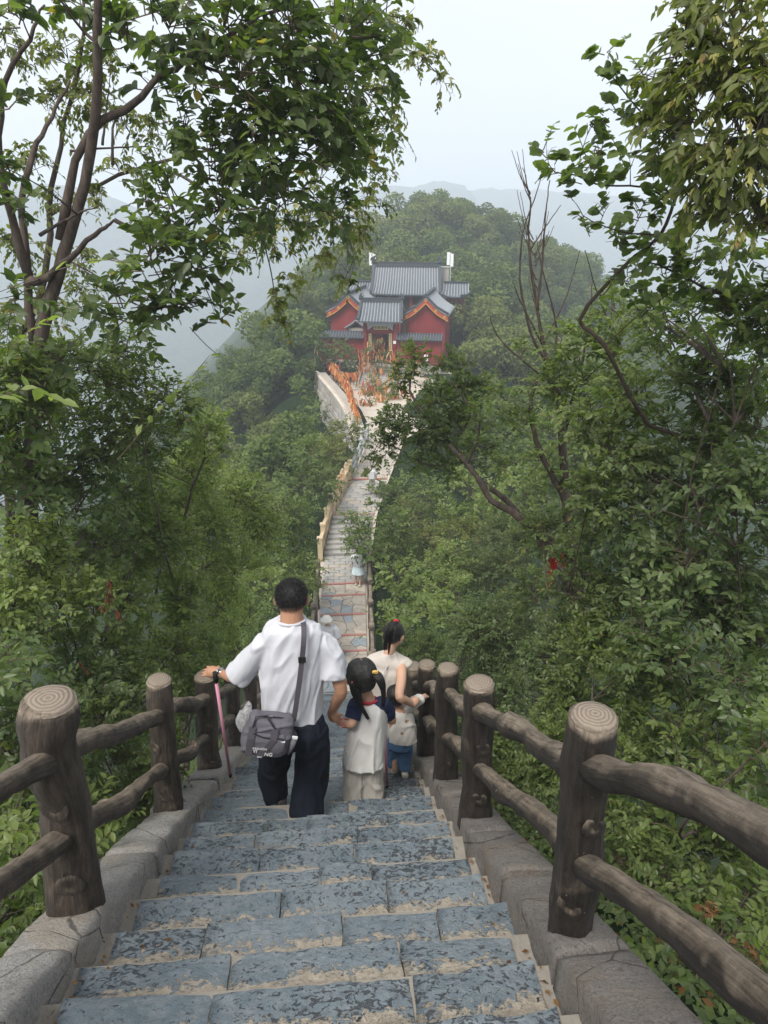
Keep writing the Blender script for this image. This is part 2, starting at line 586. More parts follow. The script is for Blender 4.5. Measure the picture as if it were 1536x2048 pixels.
def build_ground():
    xs = np.concatenate([np.arange(-180, -40, 7.0), np.arange(-40, -10, 2.0), np.arange(-10, -3, 0.8), np.arange(-3, 3, 0.25), np.arange(3, 14, 0.7), np.arange(14, 60, 2.0), np.arange(60, 220, 7.0)])
    ys = np.concatenate([np.arange(-30, -2, 4.0), np.arange(-2, 30, 0.4), np.arange(30, 62, 0.8), np.arange(62, 150, 2.0), np.arange(150, 300, 8.0)])
    nx, ny = len(xs), len(ys)
    V = np.zeros((nx * ny, 3))
    for j, y in enumerate(ys):
        for i, x in enumerate(xs):
            z = ground_z(x, y)
            dd = max(0, abs(x - 0.3) - 3)
            z += min(1, dd * 0.2) * (0.5 * nz((x, y, 0), 0.35) + 1.2 * nz((x, y, 3), 0.08))
            V[j * nx + i] = (x, y, z)
    idx = np.arange(nx * ny).reshape(ny, nx)
    Fq = np.stack([idx[:-1, :-1], idx[:-1, 1:], idx[1:, 1:], idx[1:, :-1]], -1).reshape(-1, 4)
    me = fast_mesh('ground', V, Fq, M['ground'], smooth=True)
    tag(put('ground', me), kind='structure')


build_ground()


def mountain(name, x0, x1, y0, y1, step, hfun, mat):
    xs = np.arange(x0, x1 + step, step); ys = np.arange(y0, y1 + step, step)
    nx, ny = len(xs), len(ys)
    V = np.zeros((nx * ny, 3))
    for j, y in enumerate(ys):
        for i, x in enumerate(xs):
            V[j * nx + i] = (x, y, hfun(x, y))
    idx = np.arange(nx * ny).reshape(ny, nx)
    Fq = np.stack([idx[:-1, :-1], idx[:-1, 1:], idx[1:, 1:], idx[1:, :-1]], -1).reshape(-1, 4)
    return tag(put(name, fast_mesh(name, V, Fq, mat, smooth=True)), kind='structure')


def left_mountain_z(x, y):
    # long slope that rises away from the valley on the left
    r = exp(-((y - 850 - 0.25 * x) / 330) ** 2)
    ridge = 178 + 22 * nz((x, 0, 7), 0.0035) + 7 * nz((x, 0, 2), 0.016)
    spur = 38 * nz((x * 1.3 + y * 0.5, y * 0.25, 1), 0.007) + 15 * nz((x, y, 5), 0.02)
    crown = 4.5 * nz((x, y, 9), 0.08) + 2.5 * nz((x, y, 3), 0.17)
    return -150 + ridge * r + spur * (r if r > 0.25 else 0.25) * (1 - r * 0.5) + crown


def right_mountain_z(x, y):
    r = exp(-((y - 980 + 0.3 * (x - 280)) / 300) ** 2)
    ridge = 184 + 18 * nz((x, 3, 4), 0.004) + 7 * nz((x, 2, 2), 0.016) + 12 * exp(-((x - 330) / 110) ** 2)
    spur = 34 * nz((x * 1.2 - y * 0.4, y * 0.3, 11), 0.007) + 14 * nz((x, y, 15), 0.02)
    return -150 + ridge * r + spur * (1 - r * 0.6) + 4.5 * nz((x, y, 19), 0.08)


M['far_a'] = far_wood_material('far_wood', (0.012, 0.022, 0.02), (0.065, 0.095, 0.065), 0.06)
mountain('left_mountain', -1100, 160, 340, 1150, 10.0, left_mountain_z, M['far_a'])
mountain('right_mountain', 105, 1340, 450, 1340, 11.0, right_mountain_z, M['far_a'])

# ------------------------------------------------------------------ stairs
random.seed(7)
NOS = [-0.95, -0.66, -0.37, -0.08, 0.2, 0.49, 0.78, 1.07, 1.36, 1.637, 1.866, 2.133, 2.46, 2.71, 3.06, 3.36, 3.65, 4.0]
while NOS[-1] + 0.29 < STAIR_END - 0.1: NOS.append(NOS[-1] + random.uniform(0.275, 0.305))
NOS.append(STAIR_END)


def nos_z(y):
    return -(H0 + SL * y)


def build_stairs():
    bed = MB()
    prev = NOS[0] - 0.3
    rng = random.Random(3)
    stairs = None
    slabs = []
    for i, y in enumerate(NOS):
        z = nos_z(y) - 0.022
        up = nos_z(prev) - 0.022
        # mortar bed: tread and riser, full width
        xs = [-1.06 + 0.152 * k for k in range(13)]
        vs, fs = [], []
        for k, x in enumerate(xs):
            w = 0.012 * nz((x * 5, y * 5, 1))
            vs += [(x, prev, up - 0.004), (x, prev + 0.004, z + w + 0.006), (x, (prev + y) / 2, z + w), (x, y, z + 0.004 * nz((x * 9, y, 4)))]
        for k in range(len(xs) - 1):
            for q in range(3):
                fs.append((k * 4 + q, (k + 1) * 4 + q, (k + 1) * 4 + q + 1, k * 4 + q + 1))
        bed.add(vs, fs)
        # slabs
        near = y < 3.8
        xl, xr = -0.945 + rng.uniform(-0.04, 0.04), 0.67 + rng.uniform(-0.045, 0.03)
        n = rng.choice([3, 4, 3]) if y < 6 else rng.choice([2, 3])
        cuts = [xl]
        for k in range(1, n):
            cuts.append(xl + (xr - xl) * (k / n) + rng.uniform(-0.12, 0.12))
        cuts.append(xr)
        for a, b in zip(cuts, cuts[1:]):
            slabs.append((a, b, prev, y, nos_z(y), near, rng.random()))
        prev = y
    stairs = bed.build('stairs', M['mortar'], smooth=False)
    tag(stairs, kind='structure')
    for (a, b, y0, y1, z, near, seed) in slabs:
        rg = random.Random(seed)
        g = rg.uniform(0.001, 0.005)
        a2, b2 = a + g, b - g
        nx = max(4, int((b - a) / (0.05 if near else 0.14)))
        ny = 7 if near else 3
        yA, yB = y0 - 0.005 + rg.uniform(0, 0.012), y1 - rg.uniform(-0.012, 0.02)
        tilt, tz = rg.uniform(-0.012, 0.012), rg.uniform(-0.006, 0.006)
        skew0, skew1 = rg.uniform(-0.012, 0.012), rg.uniform(-0.02, 0.02)
        so = seed * 50
        vs, uvs = [], []
        for j in range(ny + 1):
            v = j / ny
            for i in range(nx + 1):
                u = i / nx
                x = a2 + (b2 - a2) * u
                y = yA + (yB - yA) * v + skew1 * (u - 0.5) * v
                if i in (0, nx): x += 0.007 * nz((y * 14, so, i)) + skew0 * (v - 0.5)
                if j == ny: y += 0.014 * nz((x * 7, so, 2)) + 0.008 * nz((x * 22, so, 5))
                zz = z + tz + tilt * (u - 0.5) + 0.008 * nz((x * 6, y * 9, so)) + 0.004 * nz((x * 22, y * 14, so + 4))
                edge = min(i, nx - i, ny - j)
                if edge == 0: zz -= 0.012 + 0.006 * rg.random()
                if v < 0.35: zz -= 0.006 * (0.35 - v) / 0.35
                vs.append((x, y, zz))
                uvs.append((x + so, 1 - v if j else 1.0))
        fs = []
        row = nx + 1
        for j in range(ny):
            for i in range(nx):
                q = j * row + i
                fs.append((q, q + 1, q + row + 1, q + row))
        # skirts: front nosing face, two ends
        loop = [(ny * row + i) for i in range(nx + 1)]
        left = [j * row for j in range(ny + 1)]
        right = [j * row + nx for j in range(ny + 1)]
        for chain, inv in ((loop, True), (left, True), (right, False)):
            base = len(vs)
            for q in chain:
                p = vs[q]
                vs.append((p[0], p[1] - (0.01 if chain is loop else 0), z - 0.115))
                uvs.append((uvs[q][0], uvs[q][1]))
            for k in range(len(chain) - 1):
                f = (chain[k], chain[k + 1], base + k + 1, base + k)
                fs.append(f if not inv else f[::-1])
        mb = MB().add(vs, fs, 0, uvs)
        mb.build('slab', M['slab'], stairs, smooth=near)
    return stairs


build_stairs()


def build_kerb(side):
    rng = random.Random(11 + side)
    x_in, x_out = (-0.985, -1.27) if side < 0 else (0.69, 0.965)
    root = None
    y = -0.8
    first = True
    while y < STAIR_END + 0.2:
        L = rng.uniform(0.62, 1.05)
        y2 = min(y + L, STAIR_END + 0.35)
        nx, ny = (7, 22) if y < 5 else (4, 5)
        dz, tl = rng.uniform(-0.015, 0.02), rng.uniform(-0.02, 0.02)
        so = rng.uniform(0, 50)
        vs, fs = [], []
        for j in range(ny + 1):
            v = j / ny
            yy = y + 0.006 + (y2 - y - 0.012) * v
            top = -(1.215 + SL * yy) + dz + tl * (v - 0.5)
            prof = [(0.0, -0.3), (0.015, -0.05), (0.03, -0.012), (0.12, 0.0), (0.5, 0.006), (0.88, -0.004), (0.97, -0.03), (1.0, -0.3)]
            for (u, h) in prof:
                xx = x_in + (x_out - x_in) * u
                e = 0.02 if j in (0, ny) and h > -0.2 else 0.0
                n1 = nz((xx * 5, yy * 5, so)); n2 = nz((xx * 17, yy * 17, so + 3))
                vs.append((xx + (0.016 * n1 + 0.008 * n2) * (1 if u < .5 else -1), yy + 0.01 * nz((xx * 9, v * 3, so)), top + h - e + 0.02 * n1 + 0.012 * n2 + .006 * nz((xx * 40, yy * 40, so))))
        k = 8
        for j in range(ny):
            for i in range(k - 1):
                f = (j * k + i, j * k + i + 1, (j + 1) * k + i + 1, (j + 1) * k + i)
                fs.append(f if side < 0 else f[::-1])
        fs.append(tuple(range(k)) if side > 0 else tuple(range(k))[::-1])
        fs.append(tuple(ny * k + i for i in range(k))[::-1] if side > 0 else tuple(ny * k + i for i in range(k)))
        mb = MB().add(vs, fs)
        if first:
            root = MB().box((x_in + (x_out - x_in) * 0.5, (STAIR_END - 0.8) / 2, nos_z((STAIR_END - 0.8) / 2) - 0.02), (0.24, 17.4, 0.1), Matrix.Rotation(-atan2(SL, 1), 3, 'X')).build('kerb', M['pave_sand'])
            tag(root, kind='structure')
            first = False
        mb.build('kerb_stone', M['kerb'] if side < 0 else M['kerb_brown'], root, smooth=True)
        y = y2


build_kerb(-1)
build_kerb(1)


# ------------------------------------------------------------------ log railings
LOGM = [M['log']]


def log_part(name, p0, p1, r0, r1, parent, seed, seg=14, n=16, bend=0.0, wob=0.1, bulge=None):
    p0, p1 = Vector(p0), Vector(p1)
    t = (p1 - p0)
    a = t.orthogonal().normalized(); b = t.normalized().cross(a)
    pts, rad = [], []
    for i in range(n + 1):
        v = i / n
        off = (a * nz((seed, v * 2.1, 1)) + b * nz((seed, v * 2.1, 5))) * bend * sin(pi * v)
        pts.append(p0 + t * v + off)
        r = r0 + (r1 - r0) * v
        r *= 1 + 0.10 * nz((seed, v * 4.2, 9)) + 0.06 * nz((seed, v * 11, 2))
        if bulge:
            for (bv, bh, bw) in bulge: r *= 1 + bh * exp(-((v - bv) / bw) ** 2)
        rad.append(r)
    mb = MB()
    mb.tube(pts, rad, seg, caps=True, wob=wob, seed=seed, flute=.075 if n > 12 else .03)
    o = mb.build(name, LOGM[0], parent, smooth=True)
    return o, pts, rad


def cut_end(parent, c, axis, r, seed):
    axis = Vector(axis).normalized()
    a = Vector((1, 0, 0)); a = (a - axis * a.dot(axis)).normalized(); b = axis.cross(a)
    mb = MB()
    vs, uv = [], []
    seg = 18
    rings = [(0.0, 0.012), (0.45, 0.012), (0.86, 0.008), (1.0, -0.012)]
    for (f, h) in rings:
        for k in range(seg):
            th = 2 * pi * k / seg
            rr = r * f * (1 + 0.05 * nz((cos(th) * 2, sin(th) * 2, seed)))
            vs.append(Vector(c) + a * (rr * cos(th)) + b * (rr * sin(th)) + axis * h)
            uv.append((f * cos(th) + 0.05 * sin(seed), f * sin(th) + 0.05 * cos(seed)))
    fs = []
    for j in range(len(rings) - 1):
        for k in range(seg):
            k2 = (k + 1) % seg
            fs.append((j * seg + k, (j + 1) * seg + k, (j + 1) * seg + k2, j * seg + k2))
    mb.add(vs, fs, 0, uv)
    return mb.build('cut_end', M['cut'], parent, smooth=True)


def knot(parent, c, normal, r, seed):
    n = Vector(normal).normalized()
    a = n.orthogonal().normalized(); b = n.cross(a)
    vs, fs = [], []
    seg = 16
    prof = [(1.5, -0.03), (1.15, 0.10), (0.85, 0.13), (0.55, 0.1), (0.3, 0.0), (0.0, 0.0)]
    for (f, h) in prof:
        for k in range(seg):
            th = 2 * pi * k / seg
            rr = r * f * (1 + 0.12 * nz((cos(th), sin(th) + seed, f)))
            vs.append(Vector(c) + a * rr * cos(th) * 0.85 + b * rr * sin(th) + n * h * r)
    for j in range(len(prof) - 1):
        for k in range(seg):
            k2 = (k + 1) % seg
            fs.append((j * seg + k, j * seg + k2, (j + 1) * seg + k2, (j + 1) * seg + k))
    uv = [(v[0] * 3, v[2]) for v in vs]
    return MB().add(vs, fs, 0, uv).build('knot', LOGM[0], parent, smooth=True)


def log_railing(name, label, posts, r_post, r_rail, group, rails=(0.74, 0.36), height=0.95, seed0=0, lean=0.0, detail=True, extra=None):
    """posts: list of base points"""
    root = empty(name, posts[0], label, 'railing', group)
    tops = []
    for i, b in enumerate(posts):
        b = Vector(b)
        near = detail and i < 5
        s = seed0 + i * 3.7
        h = height + 0.04 * sin(s * 2.1)
        rr = r_post * (1 + 0.08 * sin(s))
        ex = (extra or {}).get(i, {})
        top = b + Vector((lean + ex.get('dx', 0), ex.get('dy', 0), h + ex.get('dh', 0)))
        rr *= ex.get('fat', 1.0)
        o, pts, rad = log_part('post', b - Vector((0, 0, 0.08)), top, rr * ex.get('base', 1.12), rr * 0.93, root, s, 20 if near else 10, 26 if near else 8, ex.get('bend', 0.02), 0.09 if near else 0.05, ex.get('bulge', [(0.0, 0.08, 0.12), (0.8, 0.06, 0.1)]))
        cut_end(o, top + Vector((0, 0, 0.002)), (top - b), rad[-1] * 1.03, s)
        if near:
            for q in range(2 if i < 3 else 1):
                th = -pi / 2 + (0.5 if b.x > 0 else -0.5) * (0.6 if q else -0.5) + 0.3 * sin(s + q)
                v = 0.2 + 0.45 * q + 0.1 * sin(s * 1.7 + q)
                k = int(v * (len(pts) - 1))
                d = Vector((cos(th), sin(th), 0))
                knot(o, Vector(pts[k]) + d * rad[k] * 0.96, d + Vector((0, 0, .15)), rr * 0.4, s + q)
        tops.append((b, top, rr))
    for i in range(len(posts) - 1):
        (b0, t0, q0), (b1, t1, q1) = tops[i], tops[i + 1]
        near = detail and i < 4
        for k, f in enumerate(rails):
            s = seed0 + i * 5.3 + k * 2.1
            p = b0 + (t0 - b0) * (f / height + 0.02 * sin(s)); e = b1 + (t1 - b1) * (f / height + 0.02 * sin(s + 1))
            L = (e - p).normalized()
            log_part('rail', p + L * q0 * 0.5, e - L * q1 * 0.5, r_rail * (1.05 + 0.1 * sin(s)), r_rail * (0.98 + 0.1 * cos(s)), root, s, 18 if near else 8, 34 if near else 8, 0.055 if near else 0.03, 0.2 if near else 0.06, [(0.05, 0.12, 0.05), (0.5 + .2 * sin(s), 0.18, 0.08), (0.95, 0.1, 0.06)] if near else None)
            if near:
                mid = p + (e - p) * (0.45 + 0.15 * sin(s * 3))
                nn = Vector((0.3 * sin(s), -0.2, 1))
                knot(root, mid + nn.normalized() * r_rail * 0.75, nn, r_rail * 0.55, s)
    return root


RP = [0.28, 1.71, 3.18, 4.13, 5.1, 6.0, 7.1, 8.3, 9.6, 10.9, 12.2, 13.5]
LP = [0.75, 2.26, 3.73, 5.02, 6.3, 7.6, 8.9, 10.2, 11.5, 12.8]
right_posts = [(0.795, y, -(1.2 + SL * y) - 0.01) for y in RP]
left_posts = [(-1.14, y, -(1.2 + SL * y) - 0.01) for y in LP]
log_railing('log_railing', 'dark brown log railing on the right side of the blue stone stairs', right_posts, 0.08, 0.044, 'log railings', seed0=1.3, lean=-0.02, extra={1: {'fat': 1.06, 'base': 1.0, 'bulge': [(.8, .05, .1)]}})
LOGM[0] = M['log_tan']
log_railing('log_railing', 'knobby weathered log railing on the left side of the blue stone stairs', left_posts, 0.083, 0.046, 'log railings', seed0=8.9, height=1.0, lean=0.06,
            extra={1: {'fat': 1.16, 'base': 1.05, 'dx': 0.03, 'dy': -0.02, 'bend': 0.09, 'bulge': [(0.0, 0.12, 0.15), (0.72, 0.1, 0.07), (0.95, 0.16, 0.07), (0.3, 0.08, 0.06)]}})
# ------------------------------------------------------------------ foliage
LEAF8 = (np.array([(0, 0, 0), (.33, .5, .05), (.33, -.5, .05), (.36, 0, -.04), (.68, .36, .03), (.68, -.36, .03), (.7, 0, -.05), (1, 0, -.1)], float),
         [(0, 3, 1), (0, 2, 3), (1, 3, 6), (1, 6, 4), (3, 2, 5), (3, 5, 6), (4, 6, 7), (6, 5, 7)])
ROUND = (np.array([(0, 0, 0), (.12, .42, .06), (.12, -.42, .06), (.4, 0, -.03), (.5, .54, .06), (.5, -.54, .06), (.85, .3, 0), (.85, -.3, 0), (1.02, 0, -.1)], float),
         [(0, 3, 1), (0, 2, 3), (1, 3, 4), (2, 5, 3), (4, 3, 6), (3, 5, 7), (6, 3, 8), (3, 7, 8)])
LEAF4 = (np.array([(0, 0, 0), (.45, .5, .07), (.45, -.5, .07), (.5, 0, -.05), (1, 0, -.1)], float), [(0, 3, 1), (0, 2, 3), (1, 3, 4), (3, 2, 4)])
LEAF2 = (np.array([(0, 0, 0), (.45, .5, .06), (.45, -.5, .06), (1, 0, -.06)], float), [(0, 2, 1), (1, 2, 3)])

G = {}
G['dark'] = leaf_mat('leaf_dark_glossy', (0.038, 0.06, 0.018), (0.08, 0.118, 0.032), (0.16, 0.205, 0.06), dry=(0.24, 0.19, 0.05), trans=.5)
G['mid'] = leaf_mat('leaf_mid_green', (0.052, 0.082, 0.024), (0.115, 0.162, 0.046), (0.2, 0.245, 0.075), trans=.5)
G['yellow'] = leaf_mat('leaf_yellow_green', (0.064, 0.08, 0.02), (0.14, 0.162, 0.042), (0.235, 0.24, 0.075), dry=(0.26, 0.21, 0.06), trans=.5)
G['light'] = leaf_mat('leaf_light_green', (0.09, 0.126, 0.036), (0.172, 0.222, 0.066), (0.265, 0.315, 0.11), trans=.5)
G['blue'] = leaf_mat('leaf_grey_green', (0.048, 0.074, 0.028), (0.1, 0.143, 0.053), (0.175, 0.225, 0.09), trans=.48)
G['far'] = leaf_mat('leaf_hill', (0.04, 0.062, 0.02), (0.096, 0.135, 0.04), (0.175, 0.212, 0.066), gloss=.8, spec=.1, trans=0.3)
G['far2'] = leaf_mat('leaf_hill_olive', (0.052, 0.068, 0.02), (0.125, 0.15, 0.046), (0.21, 0.235, 0.08), gloss=.8, spec=.1, trans=0.3)
G['seed'] = leaf_mat('winged_seed', (0.2, 0.2, 0.06), (0.34, 0.32, 0.1), (0.46, 0.42, 0.16), dry=(0.34, 0.2, 0.08))
B = {}
B['grey'] = bark_mat('bark_grey_brown', (0.03, 0.023, 0.019), (0.13, 0.1, 0.082), 22)
B['dark'] = bark_mat('bark_dark', (0.03, 0.022, 0.017), (0.1, 0.075, 0.058))
B['twig'] = bark_mat('twig_bark', (0.06, 0.045, 0.03), (0.15, 0.115, 0.08))


def unit(a):
    return a / np.maximum(np.linalg.norm(a, axis=-1, keepdims=True), 1e-9)


def leaf_frames(D, Nn):
    X = unit(D)
    Z = unit(Nn - (Nn * X).sum(-1, keepdims=True) * X)
    return X, np.cross(Z, X), Z


def leaf_arrays(tpl, Pp, D, Nn, S, Wd):
    V0, fs = tpl
    X, Yv, Z = leaf_frames(D, Nn)
    V = Pp[:, None, :] + S[:, None, None] * (V0[None, :, 0, None] * X[:, None, :] + V0[None, :, 2, None] * Z[:, None, :]) + (Wd[:, None, None] * V0[None, :, 1, None]) * Yv[:, None, :]
    k = len(V0)
    Fa = (np.arange(len(Pp)) * k)[:, None, None] + np.array(fs)[None]
    return V.reshape(-1, 3), Fa.reshape(-1, 3)


def tubes_np(A, Bm, C, r0, r1):
    """three-sided twigs through A, Bm, C (n,3)"""
    n = len(A)
    T = unit(C - A)
    ref = np.where(np.abs(T[:, 2:3]) < .8, np.array([[0, 0, 1.]]), np.array([[1., 0, 0]]))
    a = unit(ref - (ref * T).sum(-1, keepdims=True) * T); b = np.cross(T, a)
    Vs = []
    for q, r in ((A, r0), (Bm, (r0 + r1) / 2), (C, r1)):
        for k in range(3):
            th = 2 * pi * k / 3
            Vs.append(q + (a * cos(th) + b * sin(th)) * r[:, None])
    V = np.stack(Vs, 1).reshape(-1, 3)
    f = []
    for j in range(2):
        for k in range(3):
            k2 = (k + 1) % 3
            f.append((j * 3 + k, j * 3 + k2, j * 3 + 3 + k2, j * 3 + 3 + k))
    Fq = (np.arange(n) * 9)[:, None, None] + np.array(f)[None]
    return V, Fq.reshape(-1, 4)


class Plant:
    """twig-borne leaves inside a set of soft blobs (world centre, radius)"""
    def __init__(s, seed):
        s.r = np.random.default_rng(seed)
        s.P, s.D, s.N, s.S, s.W, s.T = [], [], [], [], [], []
        s.tA, s.tB, s.tC, s.tr = [], [], [], []

    def blob(s, c, rad, leaf, cov=3.0, wid=0.5, per=12, twig=None, tone=0.0, droop=0.25, updir=0.35, flat=1.0, inner=0.15, hang=0.0):
        r = s.r
        c = np.array(c, float)
        R = np.array(rad if hasattr(rad, '__len__') else (rad, rad, rad * flat), float)
        rr = float(R.mean())
        area = pi * rr * rr * 1.0
        n_leaf = max(per, 1.5 * cov * area / (0.5 * leaf * leaf * wid * 1.2))
        nt = max(1, int(n_leaf / per))
        L0 = twig or max(per * leaf * 0.3, min(0.8 * rr, 0.6 * rr + 0.1))
        L0 = min(L0, 1.3 * rr)
        u = unit(r.normal(size=(nt, 3)) + np.array([0, 0, 0.25]))
        s0 = r.uniform(inner, 0.85, (nt, 1)) ** 0.7
        p0 = c + R * u * s0 * 0.8
        lump = np.array([nz((q[0] * 1.7 / rr, q[1] * 1.7 / rr, q[2] * 1.7 / rr)) for q in p0])
        d0 = unit(u * 0.8 + np.array([0, 0, updir]) + r.normal(size=(nt, 3)) * 0.45)
        L = L0 * r.uniform(0.55, 1.1, (nt, 1))
        dr = np.array([[0, 0, -1.0]]) * (droop + hang) * L

        def pos(t): return p0 + d0 * L * t + dr * t * t
        t_l = (np.arange(per) + 0.6) / per
        t = t_l[None, :] + r.uniform(-.03, .03, (nt, per))
        Pp = p0[:, None, :] + (d0 * L)[:, None, :] * t[..., None] + dr[:, None, :] * (t * t)[..., None]
        tan_ = unit((d0 * L)[:, None, :] + 2 * dr[:, None, :] * t[..., None])
        upv = unit(np.array([0, 0, 1.0]) + 0.5 * u[:, None, :] + 0.35 * r.normal(size=(nt, 1, 3)))
        side = unit(np.cross(tan_, upv))
        sg = np.where((np.arange(per) % 2) == 0, 1.0, -1.0)[None, :, None]
        D = unit(tan_ * 0.55 + side * sg * r.uniform(.6, 1.0, (nt, per, 1)) + r.normal(size=(nt, per, 3)) * 0.22 + np.array([0, 0, -0.15 - hang]))
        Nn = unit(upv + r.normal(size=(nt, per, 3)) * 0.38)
        S = leaf * r.uniform(0.55, 1.2, (nt, per)) * (1.0 - 0.25 * t)
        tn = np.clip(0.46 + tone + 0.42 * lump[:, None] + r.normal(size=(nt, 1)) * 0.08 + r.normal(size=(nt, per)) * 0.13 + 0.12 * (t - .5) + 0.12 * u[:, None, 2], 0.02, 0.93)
        tn = np.where(r.random((nt, per)) < 0.012, 0.99, tn)
        s.P.append(Pp.reshape(-1, 3)); s.D.append(D.reshape(-1, 3)); s.N.append(Nn.reshape(-1, 3)); s.S.append(S.ravel()); s.W.append((S * wid * r.uniform(.85, 1.15, S.shape)).ravel()); s.T.append(tn.ravel())
        th = min(0.006, 0.05 * leaf) * np.ones(nt)
        s.tA.append(pos(-0.3)); s.tB.append(pos(0.45)); s.tC.append(pos(1.0)); s.tr.append(th)

    def shoot(s, pts, leaf, wid=0.5, n=14, tone=0.2, fan=0.9):
        """one leafy shoot along world points"""
        r = s.r
        q = spline(pts, 9)
        for k in range(n):
            t = 0.15 + 0.85 * k / (n - 1)
            i = min(7, int(t * 8)); f = t * 8 - i
            p = q[i] * (1 - f) + q[i + 1] * f
            tg = unit(q[i + 1] - q[i])
            side = unit(np.cross(tg, [0, 0, 1.0]) + 0.3 * r.normal(size=3))
            sg = 1 if k % 2 else -1
            s.P.append(p[None]); s.D.append(unit(tg * .7 + side * sg * fan + r.normal(size=3) * .15)[None]); s.N.append(unit(np.array([0, 0, 1.0]) + .4 * r.normal(size=3))[None])
            L = leaf * r.uniform(.7, 1.1) * (1 - .35 * max(0, t - .6))
            s.S.append(np.array([L])); s.W.append(np.array([L * wid])); s.T.append(np.array([min(.93, max(.02, .45 + tone + .1 * r.normal()))]))
        for i in range(8):
            s.tA.append(q[i][None]); s.tB.append(((q[i] + q[i + 1]) / 2)[None]); s.tC.append(q[i + 1][None]); s.tr.append(np.array([0.0035]))

    def build(s, root, tpl, mat, n_single=0, twig_mat=None, crown='leaves', leafname='leaf', extra_twigs=None):
        P_, D, N_, S, W_, T = (np.concatenate(x) for x in (s.P, s.D, s.N, s.S, s.W, s.T))
        keep = np.ones(len(P_), bool)
        cz = P_ @ np.array(FW)
        keep &= (cz > 0.9) | (P_[:, 1] < -0.5)      # no leaf touches the lens
        # nothing grows over the walkway
        P2 = P_ + D * S[:, None]
        inside = np.zeros(len(P_), bool)
        for Q in (P_, P2):
            inside |= (Q[:, 0] > -1.16) & (Q[:, 0] < 0.9) & (Q[:, 1] < 13.8) & (Q[:, 1] > -1) & (Q[:, 2] < -(H0 + SL * Q[:, 1]) + 2.4)
        keep &= ~inside
        single = np.zeros(len(P_), bool)
        if n_single:
            pxx = 768 + F_PX * (P_ @ np.array(RT)) / cz; pyy = 1024 - F_PX * (P_ @ np.array(UP)) / cz
            vis = keep & (cz > 0.5) & (pxx > 5) & (pxx < 1531) & (pyy > 5) & (pyy < 2043)
            score = np.where(vis, S / np.maximum(cz, .1), 0)
            idx = np.argsort(-score)[:n_single]
            idx = idx[score[idx] > 0]
            single[idx] = True
        k2 = keep & ~single
        V, Fq = leaf_arrays(tpl, P_[k2], D[k2], N_[k2], S[k2], W_[k2])
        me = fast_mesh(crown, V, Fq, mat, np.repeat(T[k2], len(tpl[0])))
        o = put(crown, me, root)
        o['kind'] = 'stuff'
        if single.any():
            vm = leaf_variants(tpl, mat)
            X, Yv, Z = leaf_frames(D[single], N_[single])
            for p, x, y, z, L, w, t in zip(P_[single], X, Yv, Z, S[single], W_[single], T[single]):
                lo = bpy.data.objects.new(leafname, vm[min(len(vm) - 1, int(t * len(vm)))])
                COL.objects.link(lo)
                lo.parent = root
                mt = Matrix(((x[0] * L, y[0] * w, z[0] * L, p[0] - root.location.x), (x[1] * L, y[1] * w, z[1] * L, p[1] - root.location.y), (x[2] * L, y[2] * w, z[2] * L, p[2] - root.location.z), (0, 0, 0, 1)))
                lo.matrix_basis = mt
        if twig_mat is not None:
            A, Bm, C, tr = (np.concatenate(x) for x in (s.tA, s.tB, s.tC, s.tr))
            ok = (A @ np.array(FW) > 0.9) & (C @ np.array(FW) > 0.9)
            for Q in (A, Bm, C):
                ok &= ~((Q[:, 0] > -1.16) & (Q[:, 0] < 0.9) & (Q[:, 1] < 13.8) & (Q[:, 1] > -1) & (Q[:, 2] < -(H0 + SL * Q[:, 1]) + 2.4))
            V, Fq = tubes_np(A[ok], Bm[ok], C[ok], tr[ok], tr[ok] * .45)
            t = put('twigs', fast_mesh('twigs', V, Fq, twig_mat), root)
            t['kind'] = 'stuff'
        return o


_lv = {}


def leaf_variants(tpl, mat):
    key = (id(tpl), mat.name)
    if key not in _lv:
        out = []
        for k in range(8):
            V = tpl[0]
            out.append(fast_mesh('leaf', V, np.array(tpl[1]), mat, np.full(len(V), (k + 0.5) / 8)))
        _lv[key] = out
    return _lv[key]


def limb(mb, pts, r0, r1, seg=8, n=14, wob=0.12, seed=0.0, jitter=0.0):
    q = spline(pts, n)
    if jitter:
        for i in range(1, n):
            for k in range(3): q[i][k] += jitter * nz((seed + k * 7, i * 0.6, 2))
    rad = [r0 + (r1 - r0) * (i / (n - 1)) ** 0.8 for i in range(n)]
    mb.tube([Vector(p) for p in q], rad, seg, wob=wob, seed=seed)
    return q


